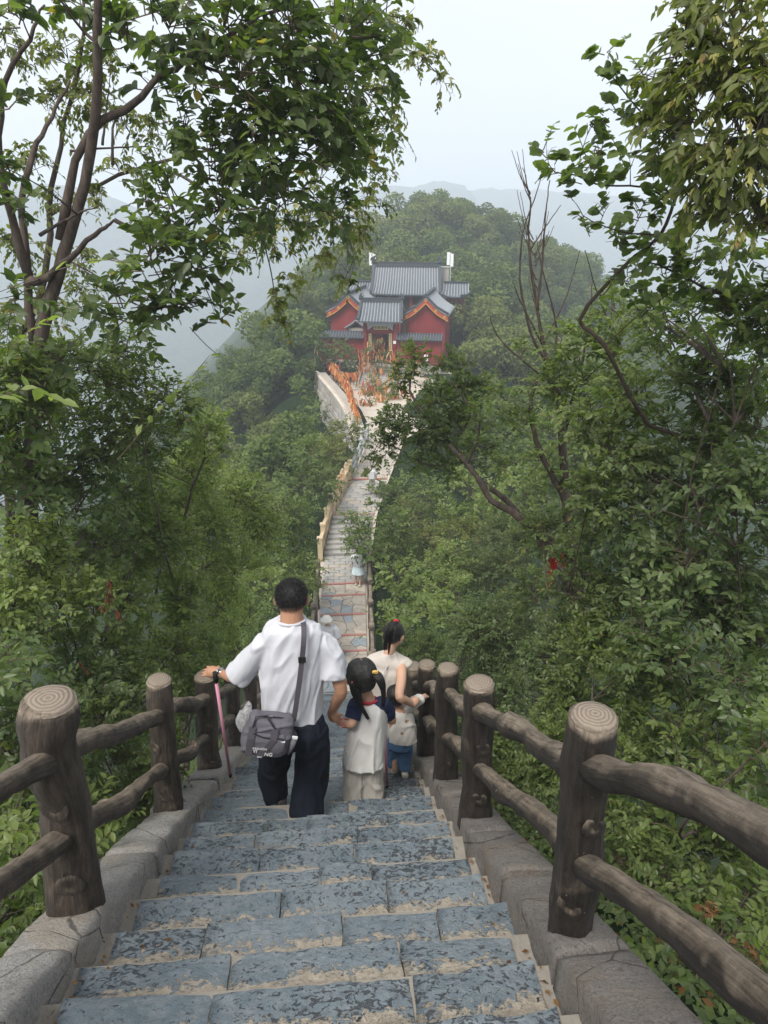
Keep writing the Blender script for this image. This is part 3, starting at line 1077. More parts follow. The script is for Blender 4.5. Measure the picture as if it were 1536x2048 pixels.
def plant(name, label, cat, blobs, leaf, mat, tpl=None, limbs=(), base=None, bark='grey', group=None, seed=1, cov=3.0, wid=0.5, per=12, n_single=0, trunk_r=0.05, twigs=True, droop=0.25, hang=0.0, flat=1.0, shoots=(), twig=None, tone=0.0, leafname='leaf', crown='leaves', stem=True, conn=True, inner=0.15):
    """blobs: (px, py, Y, radius in px[, tone][, cov]); limbs: list of (points[(px,py,Y)], r0, r1)"""
    P_ = Plant(seed)
    cs = []
    for b in blobs:
        c = at(b[0], b[1], b[2])
        rad = b[3] * zc(c) / F_PX
        tn = b[4] if len(b) > 4 else 0.0
        cv = b[5] if len(b) > 5 else cov
        cs.append((c, rad))
        P_.blob(c, rad, leaf, cv, wid, per, twig, tone + tn, droop, hang=hang, flat=flat, inner=inner)
    for sh in shoots:
        P_.shoot([at(*p) for p in sh[0]], sh[1] if len(sh) > 1 else leaf, wid, n=sh[2] if len(sh) > 2 else 12)
    if base is None:
        c0 = min((c for c, r in cs), key=lambda c: c.z)
        cx = sum(c.x for c, r in cs) / len(cs); cyy = sum(c.y for c, r in cs) / len(cs)
        if -1.3 < cx < 0.3 and cyy < 14: cx = -1.5
        if 0.3 <= cx < 1.1 and cyy < 14: cx = 1.3
        base = Vector((cx, cyy, ground_z(cx, cyy)))
    else:
        base = Vector(base)
    root = empty(name, base, label, cat, group)
    mb = MB()
    nodes = []
    trunk = None
    if limbs:
        for k, (pts, r0, r1) in enumerate(limbs):
            w = [at(*p) if not isinstance(p, Vector) else p for p in pts]
            if k == 0:
                tm = MB()
                nodes += list(limb(tm, [base - Vector((0, 0, .2))] + w, r0, r1, 10, 22, seed=seed + k, jitter=r0 * .6))
                trunk = tm.build('trunk', B[bark], root, smooth=True)
            else:
                bm_ = MB()
                nodes += list(limb(bm_, w, r0, r1, 7, 16, seed=seed + k, jitter=r0 * .8))
                bm_.build('branch', B[bark], root, smooth=True)
    elif stem:
        tm = MB()
        top = max(cs, key=lambda c: c[0].z)[0]
        nodes += list(limb(tm, [base - Vector((0, 0, .2)), base.lerp(top, .3) + Vector((.25 * sin(seed), .2, 0)), base.lerp(top, .65) + Vector((.3 * sin(seed * 2.3), .15 * cos(seed), 0)), top], trunk_r, trunk_r * .2, 8, 18, seed=seed, jitter=trunk_r * 2))
        trunk = tm.build('trunk' if cat == 'tree' else 'stem', B[bark], root, smooth=True)
    if conn and nodes:
        A = np.array(nodes)
        rr = random.Random(seed)
        for c, r in cs:
            d = A - np.array(c)
            dist = np.linalg.norm(d, axis=1) + 0.6 * np.maximum(d[:, 2], 0)
            j = int(np.argmin(dist))
            a = Vector(A[j])
            if (a - c).length > r * 0.4:
                m = a.lerp(c, .5) + Vector((rr.uniform(-.1, .1), rr.uniform(-.1, .1), rr.uniform(0, .15))) * r * 2
                rad0 = min(0.016, max(0.003, 0.011 * (a - c).length + .001))
                q = limb(mb, [a, m, c + Vector((rr.uniform(-.3, .3), rr.uniform(-.3, .3), .3)) * r], rad0, rad0 * .35, 5, 8, seed=seed + j)
            for k in range(2):
                e = c + Vector((rr.uniform(-1, 1), rr.uniform(-1, 1), rr.uniform(-.2, 1))) * r * .8
                limb(mb, [c.lerp(a, .2), c.lerp(e, .5) + Vector((0, 0, .1 * r)), e], min(.006, .022 * r), min(.002, .008 * r), 4, 6, seed=seed + k)
    if mb.v: mb.build('small_branches', B[bark], root, smooth=True, kind='stuff')
    P_.build(root, tpl or LEAF8, G[mat], n_single, B['twig'] if twigs else None, crown, leafname)
    return root


def inside_poly(x, y, poly):
    c = False
    j = len(poly) - 1
    for i in range(len(poly)):
        xi, yi = poly[i]; xj, yj = poly[j]
        if (yi > y) != (yj > y) and x < (xj - xi) * (y - yi) / (yj - yi) + xi: c = not c
        j = i
    return c


def fill(poly, step, depth_pts, seed):
    """jittered blob centres over a photo region; depth from control points (px,py,Y)"""
    rg = random.Random(seed)
    xs = [p[0] for p in poly]; ys = [p[1] for p in poly]
    out = []
    y = min(ys)
    row = 0
    while y <= max(ys):
        x = min(xs) + (step / 2 if row % 2 else 0)
        while x <= max(xs):
            px, py = x + rg.uniform(-.3, .3) * step, y + rg.uniform(-.3, .3) * step
            if inside_poly(px, py, poly):
                ws = [(1 / (((px - a) ** 2 + (py - b) ** 2) / 1e4 + .02), c) for a, b, c in depth_pts]
                Y = sum(w * c for w, c in ws) / sum(w for w, c in ws)
                out.append((px, py, Y * rg.uniform(.93, 1.08)))
            x += step
        y += step * .87
        row += 1
    return out
# ------------------------------------------------------------------ lower path
_unit = {}


def piece(name, mat, parent, mtx, shape='box'):
    """one small piece: shares mesh data, placed by a world matrix"""
    key = (shape, mat.name)
    if key not in _unit:
        mb = MB()
        if shape == 'box':
            mb.box((0, 0, 0), (1, 1, 1))
        elif shape == 'stone':
            e = .44
            mb.add([(-.5, -e, -.5), (-e, -.5, -.5), (e, -.5, -.5), (.5, -e, -.5), (.5, e, -.5), (e, .5, -.5), (-e, .5, -.5), (-.5, e, -.5),
                    (-.5, -e, .36), (-e, -.5, .36), (e, -.5, .36), (.5, -e, .36), (.5, e, .36), (e, .5, .36), (-e, .5, .36), (-.5, e, .36),
                    (-.42, -.36, .5), (-.36, -.42, .5), (.36, -.42, .47), (.42, -.36, .5), (.42, .36, .48), (.36, .42, .5), (-.36, .42, .5), (-.42, .36, .47)],
                   [tuple(range(16, 24))] + [(k, (k + 1) % 8, 8 + (k + 1) % 8, 8 + k) for k in range(8)] + [(8 + k, 8 + (k + 1) % 8, 16 + (k + 1) % 8, 16 + k) for k in range(8)])
        elif shape == 'ribbon':
            mb.add([(-.5, 0, 0), (.5, 0, 0), (.6, .15, -.5), (-.4, .15, -.5), (.4, -.05, -1), (-.6, -.05, -1)], [(0, 1, 2, 3), (3, 2, 4, 5)])
        me = bpy.data.meshes.new(name)
        me.from_pydata(mb.v, [], mb.f)
        me.materials.append(mat)
        _unit[key] = me
    o = bpy.data.objects.new(name, _unit[key])
    COL.objects.link(o)
    if parent is not None:
        o.parent = parent
        o.matrix_basis = parent_inv(parent) @ mtx
    else:
        o.matrix_basis = mtx
    return o


def TRS(loc, rot=(0, 0, 0), scale=(1, 1, 1)):
    from mathutils import Euler
    return Matrix.LocRotScale(Vector(loc), Euler(rot), Vector(scale))


def build_path():
    mb = MB()
    ys = [13.75 + 0.5 * k for k in range(78)]
    vs, fs = [], []
    for y in ys:
        xl, xr, z = path_at(y)
        for k in range(9):
            x = xl - .1 + (xr - xl + .2) * k / 8
            vs.append((x, y, z - 0.05 + 0.02 * nz((x, y, 0), .8)))
    for j in range(len(ys) - 1):
        for k in range(8):
            q = j * 9 + k
            fs.append((q, q + 1, q + 10, q + 9))
    path = mb.add(vs, fs).build('path', M['pave_sand'], smooth=True, kind='structure')
    rg = random.Random(4)
    # crazy paving: irregular flags cut from one jittered lattice
    rows, cols = 13, 4
    yv = [13.78 + (18.46 - 13.78) * j / rows for j in range(rows + 1)]

    def lat(j, i, e=0):
        y = yv[0] + (yv[-1] - yv[0]) * j / rows
        xl, xr, z = path_at(y)
        x = xl + (xr - xl) * i / cols
        q = random.Random(int(j * 200 + i * 2000 + 7))
        if 0 < i < cols: x += q.uniform(-.12, .12)
        if 0 < j < rows: y += q.uniform(-.09, .09)
        return Vector((x, y, z))
    for j in range(rows):
        for i in range(cols):
            ring = [lat(j, i), lat(j, i + .5), lat(j, i + 1), lat(j + .5, i + 1), lat(j + 1, i + 1), lat(j + 1, i + .5), lat(j + 1, i), lat(j + .5, i)]
            c = sum(ring, Vector()) / 8
            q = rg.uniform(-.006, .006)
            m = 8
            rt_ = [p + (c - p).normalized() * .008 for p in ring]
            vs = [p - Vector((0, 0, .07)) for p in rt_] + [p + Vector((0, 0, q)) for p in rt_] + [p + (c - p).normalized() * .012 + Vector((0, 0, q + .006)) for p in rt_]
            fs = [tuple(2 * m + k for k in range(m))] + [(k, (k + 1) % m, m + (k + 1) % m, m + k) for k in range(m)] + [(m + k, m + (k + 1) % m, 2 * m + (k + 1) % m, 2 * m + k) for k in range(m)]
            MB().add(vs, fs).build('paving_stone', M['pave_bluestone' if rg.random() < .2 else ('pave_stone' if rg.random() < .7 else 'pave_sand')], path)
    for y in (14.6, 15.4, 16.07, 16.98, 17.9, 18.5, 22.2, 25.8):
        xl, xr, z = path_at(y)
        piece('red_edging', M['pave_red'], path, TRS(((xl + xr) / 2, y, z + .0), (0, 0, rg.uniform(-.02, .02)), (xr - xl - .02, .075, .05)))
    # brick-laid pavers
    for (ya, yb, bw, bd, mt) in ((18.56, 20.28, .34, .19, 'pave_grey'), (22.28, 25.7, .48, .3, 'pave_grey'), (25.9, 31.5, .6, .42, 'pave_stone')):
        y = ya; row = 0
        while y + bd < yb + .05:
            xl, xr, z = path_at(y + bd / 2)
            z2 = path_at(y + bd)[2]
            x = xl - (bw * .5 if row % 2 else 0)
            while x < xr:
                a, b = max(x, xl), min(x + bw, xr)
                if b - a > .08:
                    piece('paver', M[mt] if rg.random() < .8 else M['pave_stone'], path, TRS(((a + b) / 2, y + bd / 2, z - .02 + rg.uniform(-.006, .006)), (atan2(z2 - z, bd / 2), rg.uniform(-.01, .01), 0), (b - a - .018, bd - .018, .06)), 'stone')
                x += bw
            y += bd; row += 1
    # rising steps
    n = 8
    for k in range(n):
        y = 20.3 + 1.9 * k / n
        xl, xr, z = path_at(y)
        zz = -9.66 + .6 * (k + 1) / n
        piece('stone_step', M['pave_grey'], path, TRS(((xl + xr) / 2, y + .135, zz - .08), (0, 0, 0), (xr - xl - .02, .29, .17)))
    return path


build_path()
lrp = [(path_at(y)[0] - .1, y, path_at(y)[2] - .05) for y in (14.1, 15.2, 16.3, 17.4, 18.5)]
rrp = [(path_at(y)[1] + .12, y, path_at(y)[2] - .05) for y in (14.2, 15.3, 16.4, 17.5, 18.6)]
log_railing('log_railing', 'thin log railing on the left of the lower flagstone path', lrp, .075, .05, 'log railings', seed0=20, detail=False, height=.85, rails=(.66, .3))
log_railing('log_railing', 'thin log railing on the right of the lower flagstone path', rrp, .075, .05, 'log railings', seed0=30, detail=False, height=.85, rails=(.66, .3))

M['cream'] = plain('cream_stone', (0.52, 0.41, 0.27), .8, var=.12, bump=.3)
M['greystone'] = plain('grey_stone_rail', (0.36, 0.37, 0.37), .8, var=.15, bump=.3)
M['orange'] = leaf_mat('orange_ribbon', (0.5, 0.07, 0.03), (0.66, 0.24, 0.09), (0.7, 0.45, 0.25), .7, .2, .25)
M['iron'] = plain('black_iron', (0.03, 0.03, 0.032), .5)


def ribbons(name, pts, n, L, wd, parent, seed, spread=(.05, .05, .05)):
    """many small prayer ribbons tied near the given polyline points"""
    r = np.random.default_rng(seed)
    q = spline(pts, 60)
    i = r.integers(0, 60, n)
    P_ = q[i] + r.normal(size=(n, 3)) * np.array(spread)
    D = unit(np.array([0, 0, -1.0]) + r.normal(size=(n, 3)) * .22)
    Nn = unit(r.normal(size=(n, 3)) + np.array([0, -.5, 0]))
    S = L * r.uniform(.5, 1.2, n)
    V, Fq = leaf_arrays((np.array([(0, .5, 0), (0, -.5, 0), (.5, .45, .06), (.5, -.55, .06), (1, .5, -.03), (1, -.4, -.03)], float), [(0, 1, 3), (0, 3, 2), (2, 3, 5), (2, 5, 4)]), P_, D, Nn, S, np.full(n, wd) * r.uniform(.7, 1.3, n))
    me = fast_mesh(name, V, Fq, M['orange'], np.repeat(r.uniform(0.02, .93, n), 6))
    return tag(put(name, me, parent), kind='stuff')


def balustrade():
    ys = [20.05 + .72 * k for k in range(9)]
    pts = [Vector((path_at(y)[0] - .1, y, path_at(y)[2])) for y in ys]
    root = empty('stone_balustrade', pts[0], 'cream carved stone balustrade stepping up the left of the path', 'balustrade')
    for k, p in enumerate(pts):
        m = MB()
        m.box(p + Vector((0, 0, .3)), (.15, .15, .84))
        m.box(p + Vector((0, 0, .745)), (.18, .18, .05))
        if k in (4, 5, 6, 7):
            m.sphere(p + Vector((0, 0, .83)), (.07, .08, .08), 8, 6)
            m.sphere(p + Vector((0, -.06, .9)), (.05, .05, .05), 8, 5)
        m.build('post', M['cream'], root)
    for a, b in zip(pts, pts[1:]):
        d = b - a
        mm = MB()
        z0, z1 = a.z, b.z
        zt = (a.z + b.z) / 2
        rot = Matrix.Rotation(atan2(d.y, d.x), 3, 'Z')
        L = d.length - .15
        mm.box((a + b) / 2 + Vector((0, 0, .2)), (L, .07, .56), rot)
        mm.box((a + b) / 2 + Vector((0, 0, .56)), (L, .11, .07), rot)
        mm.box((a + b) / 2 + Vector((0.04, -.01, .3)), (L * .6, .07, .16), rot)
        mm.build('panel', M['cream'], root)
    r = ribbons('orange_ribbons', [pts[4] + Vector((0, 0, .7)), pts[6] + Vector((0, 0, .7))], 40, .14, .035, None, 4)
    tag(r, 'small orange prayer ribbons tied to the cream balustrade posts', 'ribbons', kind='stuff')


balustrade()


def grey_rail():
    ys = [26.0, 27.5, 29.0, 30.4, 31.8]
    pts = [Vector((path_at(y)[0] - .08, y, path_at(y)[2])) for y in ys]
    root = empty('grey_railing', pts[0], 'pale grey post and rail fence on the left of the upper path', 'railing')
    for p in pts:
        MB().box(p + Vector((0, 0, .3)), (.13, .13, .84)).box(p + Vector((0, 0, .735)), (.16, .16, .03)).build('post', M['greystone'], root)
    for a, b in zip(pts, pts[1:]):
        for h in (.25, .55):
            d = (b - a).normalized() * .066
            MB().tube([a + d + Vector((0, 0, h)), b - d + Vector((0, 0, h))], .045, 6).build('rail', M['greystone'], root)


grey_rail()

# ------------------------------------------------------------------ temple
TY = radians(14.0)
TO = at(765, 722, 52)
TU, TV, TW = Vector((cos(TY), -sin(TY), 0)), Vector((sin(TY), cos(TY), 0)), Vector((0, 0, 1))


def T(u, v, w): return TO + TU * u + TV * v + TW * w


def tl(px, py, v):
    """local (u, w) of a photo position on the plane at depth v"""
    d = ray(px, py)
    k = (TO.dot(TV) + v) / d.dot(TV)
    p = d * k - TO
    return p.dot(TU), p.z


TR = Matrix((TU, TV, TW)).transposed()
M['red'] = NT('red_plaster')
_m = M['red']; _c = _m.coord('Object')
_col = _m.ramp(_m.noise(_c, .8, 6, .6), [(.3, (.175, .022, .023)), (.7, (.255, .036, .034))])
_col = _m.mix(_m.ramp(_m.noise(_m.mapv(_c, (3, 3, .5)), 1.2, 5, .7), [(.62, 0.), (.8, .5)]), _col, (.42, .13, .11))
_m.bsdf(_col, .85, _m.bump(_m.noise(_c, 12, 4), .2, .02), .2); M['red'] = _m.mat
M['redtrim'] = plain('orange_red_trim', (0.36, 0.06, 0.03), .6)
M['gold'] = plain('gold_paint', (0.62, 0.4, 0.09), .5)
M['tile'] = plain('grey_roof_tile', (0.085, 0.098, 0.115), .55, .4, var=.3, scale=3, bump=.3)
M['tile2'] = plain('grey_tile_rib', (0.26, 0.28, 0.3), .5, .4, var=.3, scale=5)
M['ridge'] = plain('dark_ridge_tile', (0.05, 0.058, 0.068), .6, var=.25)
M['stonew'] = plain('rough_stone', (0.36, 0.33, 0.29), .9, var=.3, scale=1.5, bump=.5, bscale=12)
M['stonel'] = plain('pale_stone', (0.4, 0.375, 0.335), .9, var=.25, scale=1.5, bump=.5, bscale=12)
M['darkwood'] = plain('dark_timber', (0.035, 0.025, 0.022), .8)
M['blueboard'] = plain('painted_lintel', (0.42, 0.45, 0.47), .7, var=.35, scale=4)
M['creamb'] = plain('cream_board', (0.62, 0.5, 0.28), .7)
M['greenb'] = plain('sign_green', (0.1, 0.14, 0.07), .6)
M['white'] = plain('white_paint', (0.75, 0.76, 0.76), .5)


def tbox(mb, u, v, w, su, sv, sw, mi=0):
    return mb.box(T(u, v, w), (su, sv, sw), TR, mi)


def roof_plane(parent, A, Bp, C, D, sag, name='roof', spacing=.21, thick=.1, rib=.045, nseg=8, eave_lift=0.0, m1='tile', m2='tile2'):
    """A,B ridge ends, C,D eave ends (A above D, B above C), local (u,v,w) triples"""
    A, Bp, C, D = (Vector(p) for p in (A, Bp, C, D))
    n = max(2, int((C - D).length / spacing))

    def S(s, t):
        p = A.lerp(Bp, s).lerp(D.lerp(C, s), t)
        w = -sag * sin(pi * t) * 1.0 + eave_lift * t * t * (abs(2 * s - 1) ** 4)
        return T(p.x, p.y, p.z + w)
    vs, fs = [], []
    for i in range(n + 1):
        for j in range(nseg + 1):
            vs.append(S(i / n, j / nseg))
    k = nseg + 1
    N = len(vs)
    vs += [v - Vector((0, 0, thick)) for v in vs]
    for i in range(n):
        for j in range(nseg):
            q = i * k + j
            fs += [(q, q + 1, q + k + 1, q + k), (N + q, N + q + k, N + q + k + 1, N + q + 1)]
    for i in range(n):
        q = i * k + nseg
        fs.append((q, q + N, q + k + N, q + k))
    for j in range(nseg):
        fs.append((j, j + N, j + 1 + N, j + 1)); q = n * k + j; fs.append((q, q + 1, q + 1 + N, q + N))
    r = MB().add(vs, fs).build(name, M[m1], parent, smooth=False)
    mb = MB()
    for i in range(n + 1):
        s = min(1, max(0, i / n))
        pts = [S(s, j / nseg) + Vector((0, 0, rib * .5)) for j in range(nseg + 1)]
        pts[-1] = pts[-1] + (pts[-1] - pts[-2]).normalized() * .05
        mb.tube(pts, rib, 6)
    o = mb.build('tile_ribs', M[m2], r, smooth=True)
    o['kind'] = 'stuff'
    return r


def ridge(parent, pts, h=.22, wd=.16, name='ridge', curl=0.0):
    mb = MB()
    P_ = [T(*p) for p in pts]
    for a, b in zip(P_, P_[1:]):
        d = b - a
        rot = d.to_track_quat('X', 'Z').to_matrix()
        mb.box((a + b) / 2 + Vector((0, 0, h / 2)), (d.length, wd, h), rot)
        mb.box((a + b) / 2 + Vector((0, 0, h + .02)), (d.length, wd * 1.35, .05), rot)
    return mb.build(name, M['ridge'], parent)


def finial(parent, p, s=1.0, name='ridge_ornament', flip=1):
    mb = MB()
    q = T(*p)
    mb.tube([q + TU * (.0), q + TU * (-.05 * flip * s) + TW * .18 * s, q + TU * (.02 * flip * s) + TW * .36 * s, q + TU * (.14 * flip * s) + TW * .42 * s], [.1 * s, .11 * s, .07 * s, .03 * s], 7)
    mb.box(q + TW * .05 * s, (.3 * s, .18 * s, .2 * s), TR)
    mb.tube([q + TU * (.08 * flip * s) + TW * .15 * s, q + TU * (.22 * flip * s) + TW * .22 * s, q + TU * (.2 * flip * s) + TW * .32 * s], [.05 * s, .04 * s, .015 * s], 5)
    return mb.build(name, M['ridge'], parent, smooth=True)


def gate_house():
    root = empty('gate_house', T(0, 0, 0), 'small red temple gate with grey tiled roof and gold name board', 'gate')
    uL, _ = tl(727, 700, 0); uR, _ = tl(794, 700, 0)
    _, wE = tl(765, 645, 0); _, wR = tl(765, 604, 1.0)
    for u in (uL + .14, uR - .14):
        m = MB(); m.tube([T(u, 0, -.3), T(u, 0, wE)], .15, 12); m.box(T(u, 0, -.2), (.42, .42, .24), TR)
        m.build('pillar', M['red'], root, smooth=True)
    # walls beside the doorway and above it
    dL, _ = tl(744, 700, .3); dR, _ = tl(778, 700, .3); _, dT = tl(765, 667, .3)
    m = MB(); tbox(m, (uL + dL) / 2 + .05, .35, wE / 2 - .1, dL - uL - .1, .3, wE + .2); m.build('wall', M['red'], root)
    m = MB(); tbox(m, (uR + dR) / 2 - .05, .35, wE / 2 - .1, uR - dR - .1, .3, wE + .2); m.build('wall', M['red'], root)
    m = MB(); tbox(m, (dL + dR) / 2, .35, (dT + wE) / 2, dR - dL + .01, .29, wE - dT); m.build('lintel_wall', M['red'], root)
    for s, u in ((-1, dL), (1, dR)):
        m = MB(); m.box(T(u - s * .02, .95, dT / 2), (.06, .9, dT), TR); m.build('door_leaf', M['red'], root)
    # painted beam, sign and couplets
    m = MB(); tbox(m, (uL + uR) / 2, -.02, wE - .13, uR - uL - .55, .12, .24)
    for k in range(3): tbox(m, uL + .65 + k * .72, -.09, wE - .13, .5, .03, .16)
    m.build('painted_beam', M['blueboard'], root)
    for s, u in ((1, uL + .32), (-1, uR - .32)):
        m = MB(); m.add([T(u, -.02, wE - .25), T(u + s * .45, -.02, wE - .25), T(u, -.02, wE - .55), T(u, .04, wE - .25), T(u + s * .45, .04, wE - .25), T(u, .04, wE - .55)], [(0, 1, 2), (3, 5, 4), (0, 3, 4, 1), (1, 4, 5, 2), (2, 5, 3, 0)])
        m.build('bracket', M['blueboard'], root)
    a, wa = tl(747, 651, 0); b, wb = tl(776, 660, 0)
    m = MB(); m.box(T((a + b) / 2, .1, (wa + wb) / 2), (b - a, .06, wa - wb), TR); sg = m.build('name_board', M['creamb'], root)
    m = MB(); m.box(T((a + b) / 2, .06, (wa + wb) / 2), (b - a - .14, .03, wa - wb - .12), TR); m.build('board_field', M['greenb'], sg)
    m = MB()
    for k in (-1, 0, 1):          # three gilt characters
        c = (a + b) / 2 + k * .27; wm = (wa + wb) / 2
        for (du, dw, su, sw) in ((0, .06, .17, .02), (0, 0, .14, .018), (0, -.06, .18, .02), (-.05, 0, .02, .15), (.045, .01, .02, .12)):
            m.box(T(c + du, .04, wm + dw * .85), (su, .012, sw), TR)
    m.build('characters', M['gold'], sg)
    for px0, px1 in ((737, 743), (778, 784)):
        a, wa = tl(px0, 667, .15); b, wb = tl(px1, 702, .15)
        m = MB(); m.box(T((a + b) / 2, .17, (wa + wb) / 2), (b - a, .04, wa - wb), TR); cb = m.build('couplet_board', M['creamb'], root)
        m = MB()
        for k in range(7):
            w = wa - .1 - k * (wa - wb - .16) / 7
            m.box(T((a + b) / 2, .145, w - .04), (.11, .01, .018), TR); m.box(T((a + b) / 2 - .01, .144, w - .07), (.02, .01, .09), TR); m.box(T((a + b) / 2 + .03, .144, w - .09), (.07, .01, .016), TR)
        m.build('characters', M['darkwood'], cb)
    # roof
    eL, _ = tl(716, 643, -.6); eR, _ = tl(804, 643, -.6); _, we = tl(765, 643, -.6)
    rL, _ = tl(723, 604, 1); rR, _ = tl(804, 604, 1)
    roof_plane(root, (rL, .9, wR), (rR, .9, wR), (eR, -.7, we), (eL, -.7, we), .12, spacing=.225)
    roof_plane(root, (rR, .92, wR), (rL, .92, wR), (eL, 2.5, we), (eR, 2.5, we), .12, spacing=.225)
    ridge(root, [(rL - .08, .9, wR), (rR + .08, .9, wR)], .26, .18)
    for u0, u1 in ((rL, eL), (rR, eR)):
        ridge(root, [(u0, .85, wR), (u0 * .62 + u1 * .38, .3, wR * .62 + we * .38 - .1), (u0 * .3 + u1 * .7, -.25, wR * .3 + we * .7 - .1), (u1, -.72, we + .03)], .13, .13, 'verge_ridge')
    finial(root, (rL - .02, .9, wR + .2), 1.0, flip=1); finial(root, (rR + .02, .9, wR + .2), 1.0, flip=-1)
    m = MB(); tbox(m, (uL + uR) / 2, .6, wE + .12, uR - uL - .1, 1.6, .2); m.build('eaves_beam', M['darkwood'], root)
    m = MB(); m.box(T(uR - .15, -.18, tl(790, 684, 0)[1]), (.2, .02, .2), TR); m.build('notice', M['white'], root)
    return uL, uR


guL, guR = gate_house()


def perimeter(label, px0, px1, pyt, pyb, base_px, side):
    u0, wt = tl(px0, pyt, 0); u1, _ = tl(px1, pyt, 0)
    _, wb = tl((px0 + px1) / 2, pyb, 0)
    wt -= .1
    root = empty('perimeter_wall', T((u0 + u1) / 2, 0, wb), label, 'wall')
    m = MB(); tbox(m, (u0 + u1) / 2, .15, (wt - .35 + wb) / 2, u1 - u0, .32, wt - .35 - wb); m.build('wall', M['red'], root)
    # stone footing of separate stones
    zb = tl((px0 + px1) / 2, base_px, 0)[1]
    rg = random.Random(int(px0))
    row = 0; w = zb
    while w < wb - .05:
        h = min(.24, wb - w)
        u = u0
        while u < u1 - .05:
            L = min(rg.uniform(.3, .6), u1 - u)
            piece('footing_stone', M['stonew'] if rg.random() < .6 else M['stonel'], root, Matrix.Translation(T(u + L / 2, .12, w + h / 2)) @ TR.to_4x4() @ Matrix.Diagonal((L - .025, .42 + rg.uniform(-.03, .04), h - .025, 1)))
            u += L
        w += .24
    # tiled coping
    cap = MB(); tbox(cap, (u0 + u1) / 2, .15, wt - .02, u1 - u0 + .06, .14, .1); cp = cap.build('coping', M['ridge'], root)
    roof_plane(root, (u0, .14, wt), (u1, .14, wt), (u1, -.3, wt - .4), (u0, -.3, wt - .4), .03, name='coping_roof', spacing=.2, thick=.06, rib=.05, nseg=3, m1='ridge', m2='tile')
    roof_plane(root, (u1, .16, wt), (u0, .16, wt), (u0, .6, wt - .4), (u1, .6, wt - .4), .03, name='coping_roof', spacing=.2, thick=.06, rib=.05, nseg=3, m1='ridge', m2='tile')
    return root


perimeter('red plaster wall with tiled coping on the left of the temple gate', 640, 727, 659, 719, 737, -1)
perimeter('red plaster wall with tiled coping on the right of the temple gate', 794, 884, 664, 731, 748, 1)


def side_hall(label, v0, L, px_ap, py_ap, px_l, px_r, py_eL, bargeboard=True):
    ua, wa = tl(px_ap, py_ap, v0)
    ul, we = tl(px_l, py_eL, v0); ur, _ = tl(px_r, py_eL, v0)
    hw = (ur - ul) / 2; uc = (ul + ur) / 2
    root = empty('side_hall', T(uc, v0, -.5), label, 'building')
    wallw = hw - .22
    pr = [(-wallw, -.8), (wallw, -.8), (wallw, we + .1), (0, wa - .12), (-wallw, we + .1)]
    vs = [T(uc + a, v0, w) for a, w in pr] + [T(uc + a, v0 + L, w) for a, w in pr]
    MB().add(vs, [(0, 1, 2, 3, 4), (9, 8, 7, 6, 5), (0, 5, 6, 1), (1, 6, 7, 2), (2, 7, 8, 3), (3, 8, 9, 4), (4, 9, 5, 0)]).build('wall', M['red'], root)
    r1 = roof_plane(root, (uc, v0 + L + .3, wa + .1), (uc, v0 - .3, wa + .1), (uc - hw, v0 - .3, we + .05), (uc - hw, v0 + L + .3, we + .05), .14, spacing=.22)
    r2 = roof_plane(root, (uc, v0 - .3, wa + .1), (uc, v0 + L + .3, wa + .1), (uc + hw, v0 + L + .3, we + .05), (uc + hw, v0 - .3, we + .05), .14, spacing=.22)
    ridge(root, [(uc, v0 - .32, wa + .1), (uc, v0 + L + .32, wa + .1)], .2, .18)
    for s in (-1, 1):
        ridge(root, [(uc, v0 - .24, wa + .12), (uc + s * hw * .5, v0 - .24, (wa + we) / 2 - .04), (uc + s * hw * 1.02, v0 - .24, we + .1)], .12, .2, 'verge_ridge')
        # bargeboard strip with gold edge and medallions
        def bb(t, off): return T(uc + s * hw * t, v0 - .3 - off, wa + .02 - (wa - we) * t - .14 * sin(pi * t))
        n = 8
        vs = []
        for k in range(n + 1):
            p = bb(k / n, 0)
            for d, o2 in ((0, .0), (-.34, .0), (-.34, .06), (0, .06)): vs.append(p + TW * d + TV * o2)
        fs = []
        for k in range(n):
            for q in range(4):
                a, b = k * 4 + q, k * 4 + (q + 1) % 4
                fs.append((a, b, b + 4, a + 4) if s < 0 else (a, a + 4, b + 4, b))
        bo = MB().add(vs, fs).build('bargeboard', M['redtrim'], root)
        mb = MB()
        mb.tube([bb(k / n, .01) - TW * .335 for k in range(n + 1)], .022, 5)
        mb.build('gilt_edge', M['gold'], bo)
        for t in (.45, .85):
            mb = MB(); c = bb(t, .02) - TW * .16
            mb.tube([c + TU * .085 * cos(a) + TW * .085 * sin(a) for a in [k * pi / 5 for k in range(11)]], .02, 5); mb.sphere(c, .03, 6, 4)
            mb.build('medallion', M['gold'], bo)
    mb = MB(); c = T(uc, v0 - .33, wa - .1)
    mb.tube([c + TU * .09 * cos(a) + TW * .09 * sin(a) for a in [k * pi / 5 for k in range(11)]], .02, 5)
    mb.build('apex_medallion', M['gold'], root)


side_hall('red side hall with gold trimmed gable left of the temple gate', 1.6, 6.2, 698, 592, 655, 742, 624)
side_hall('red side hall with gold trimmed gable right of the temple gate', 1.4, 5.6, 851, 597, 807, 897, 631)


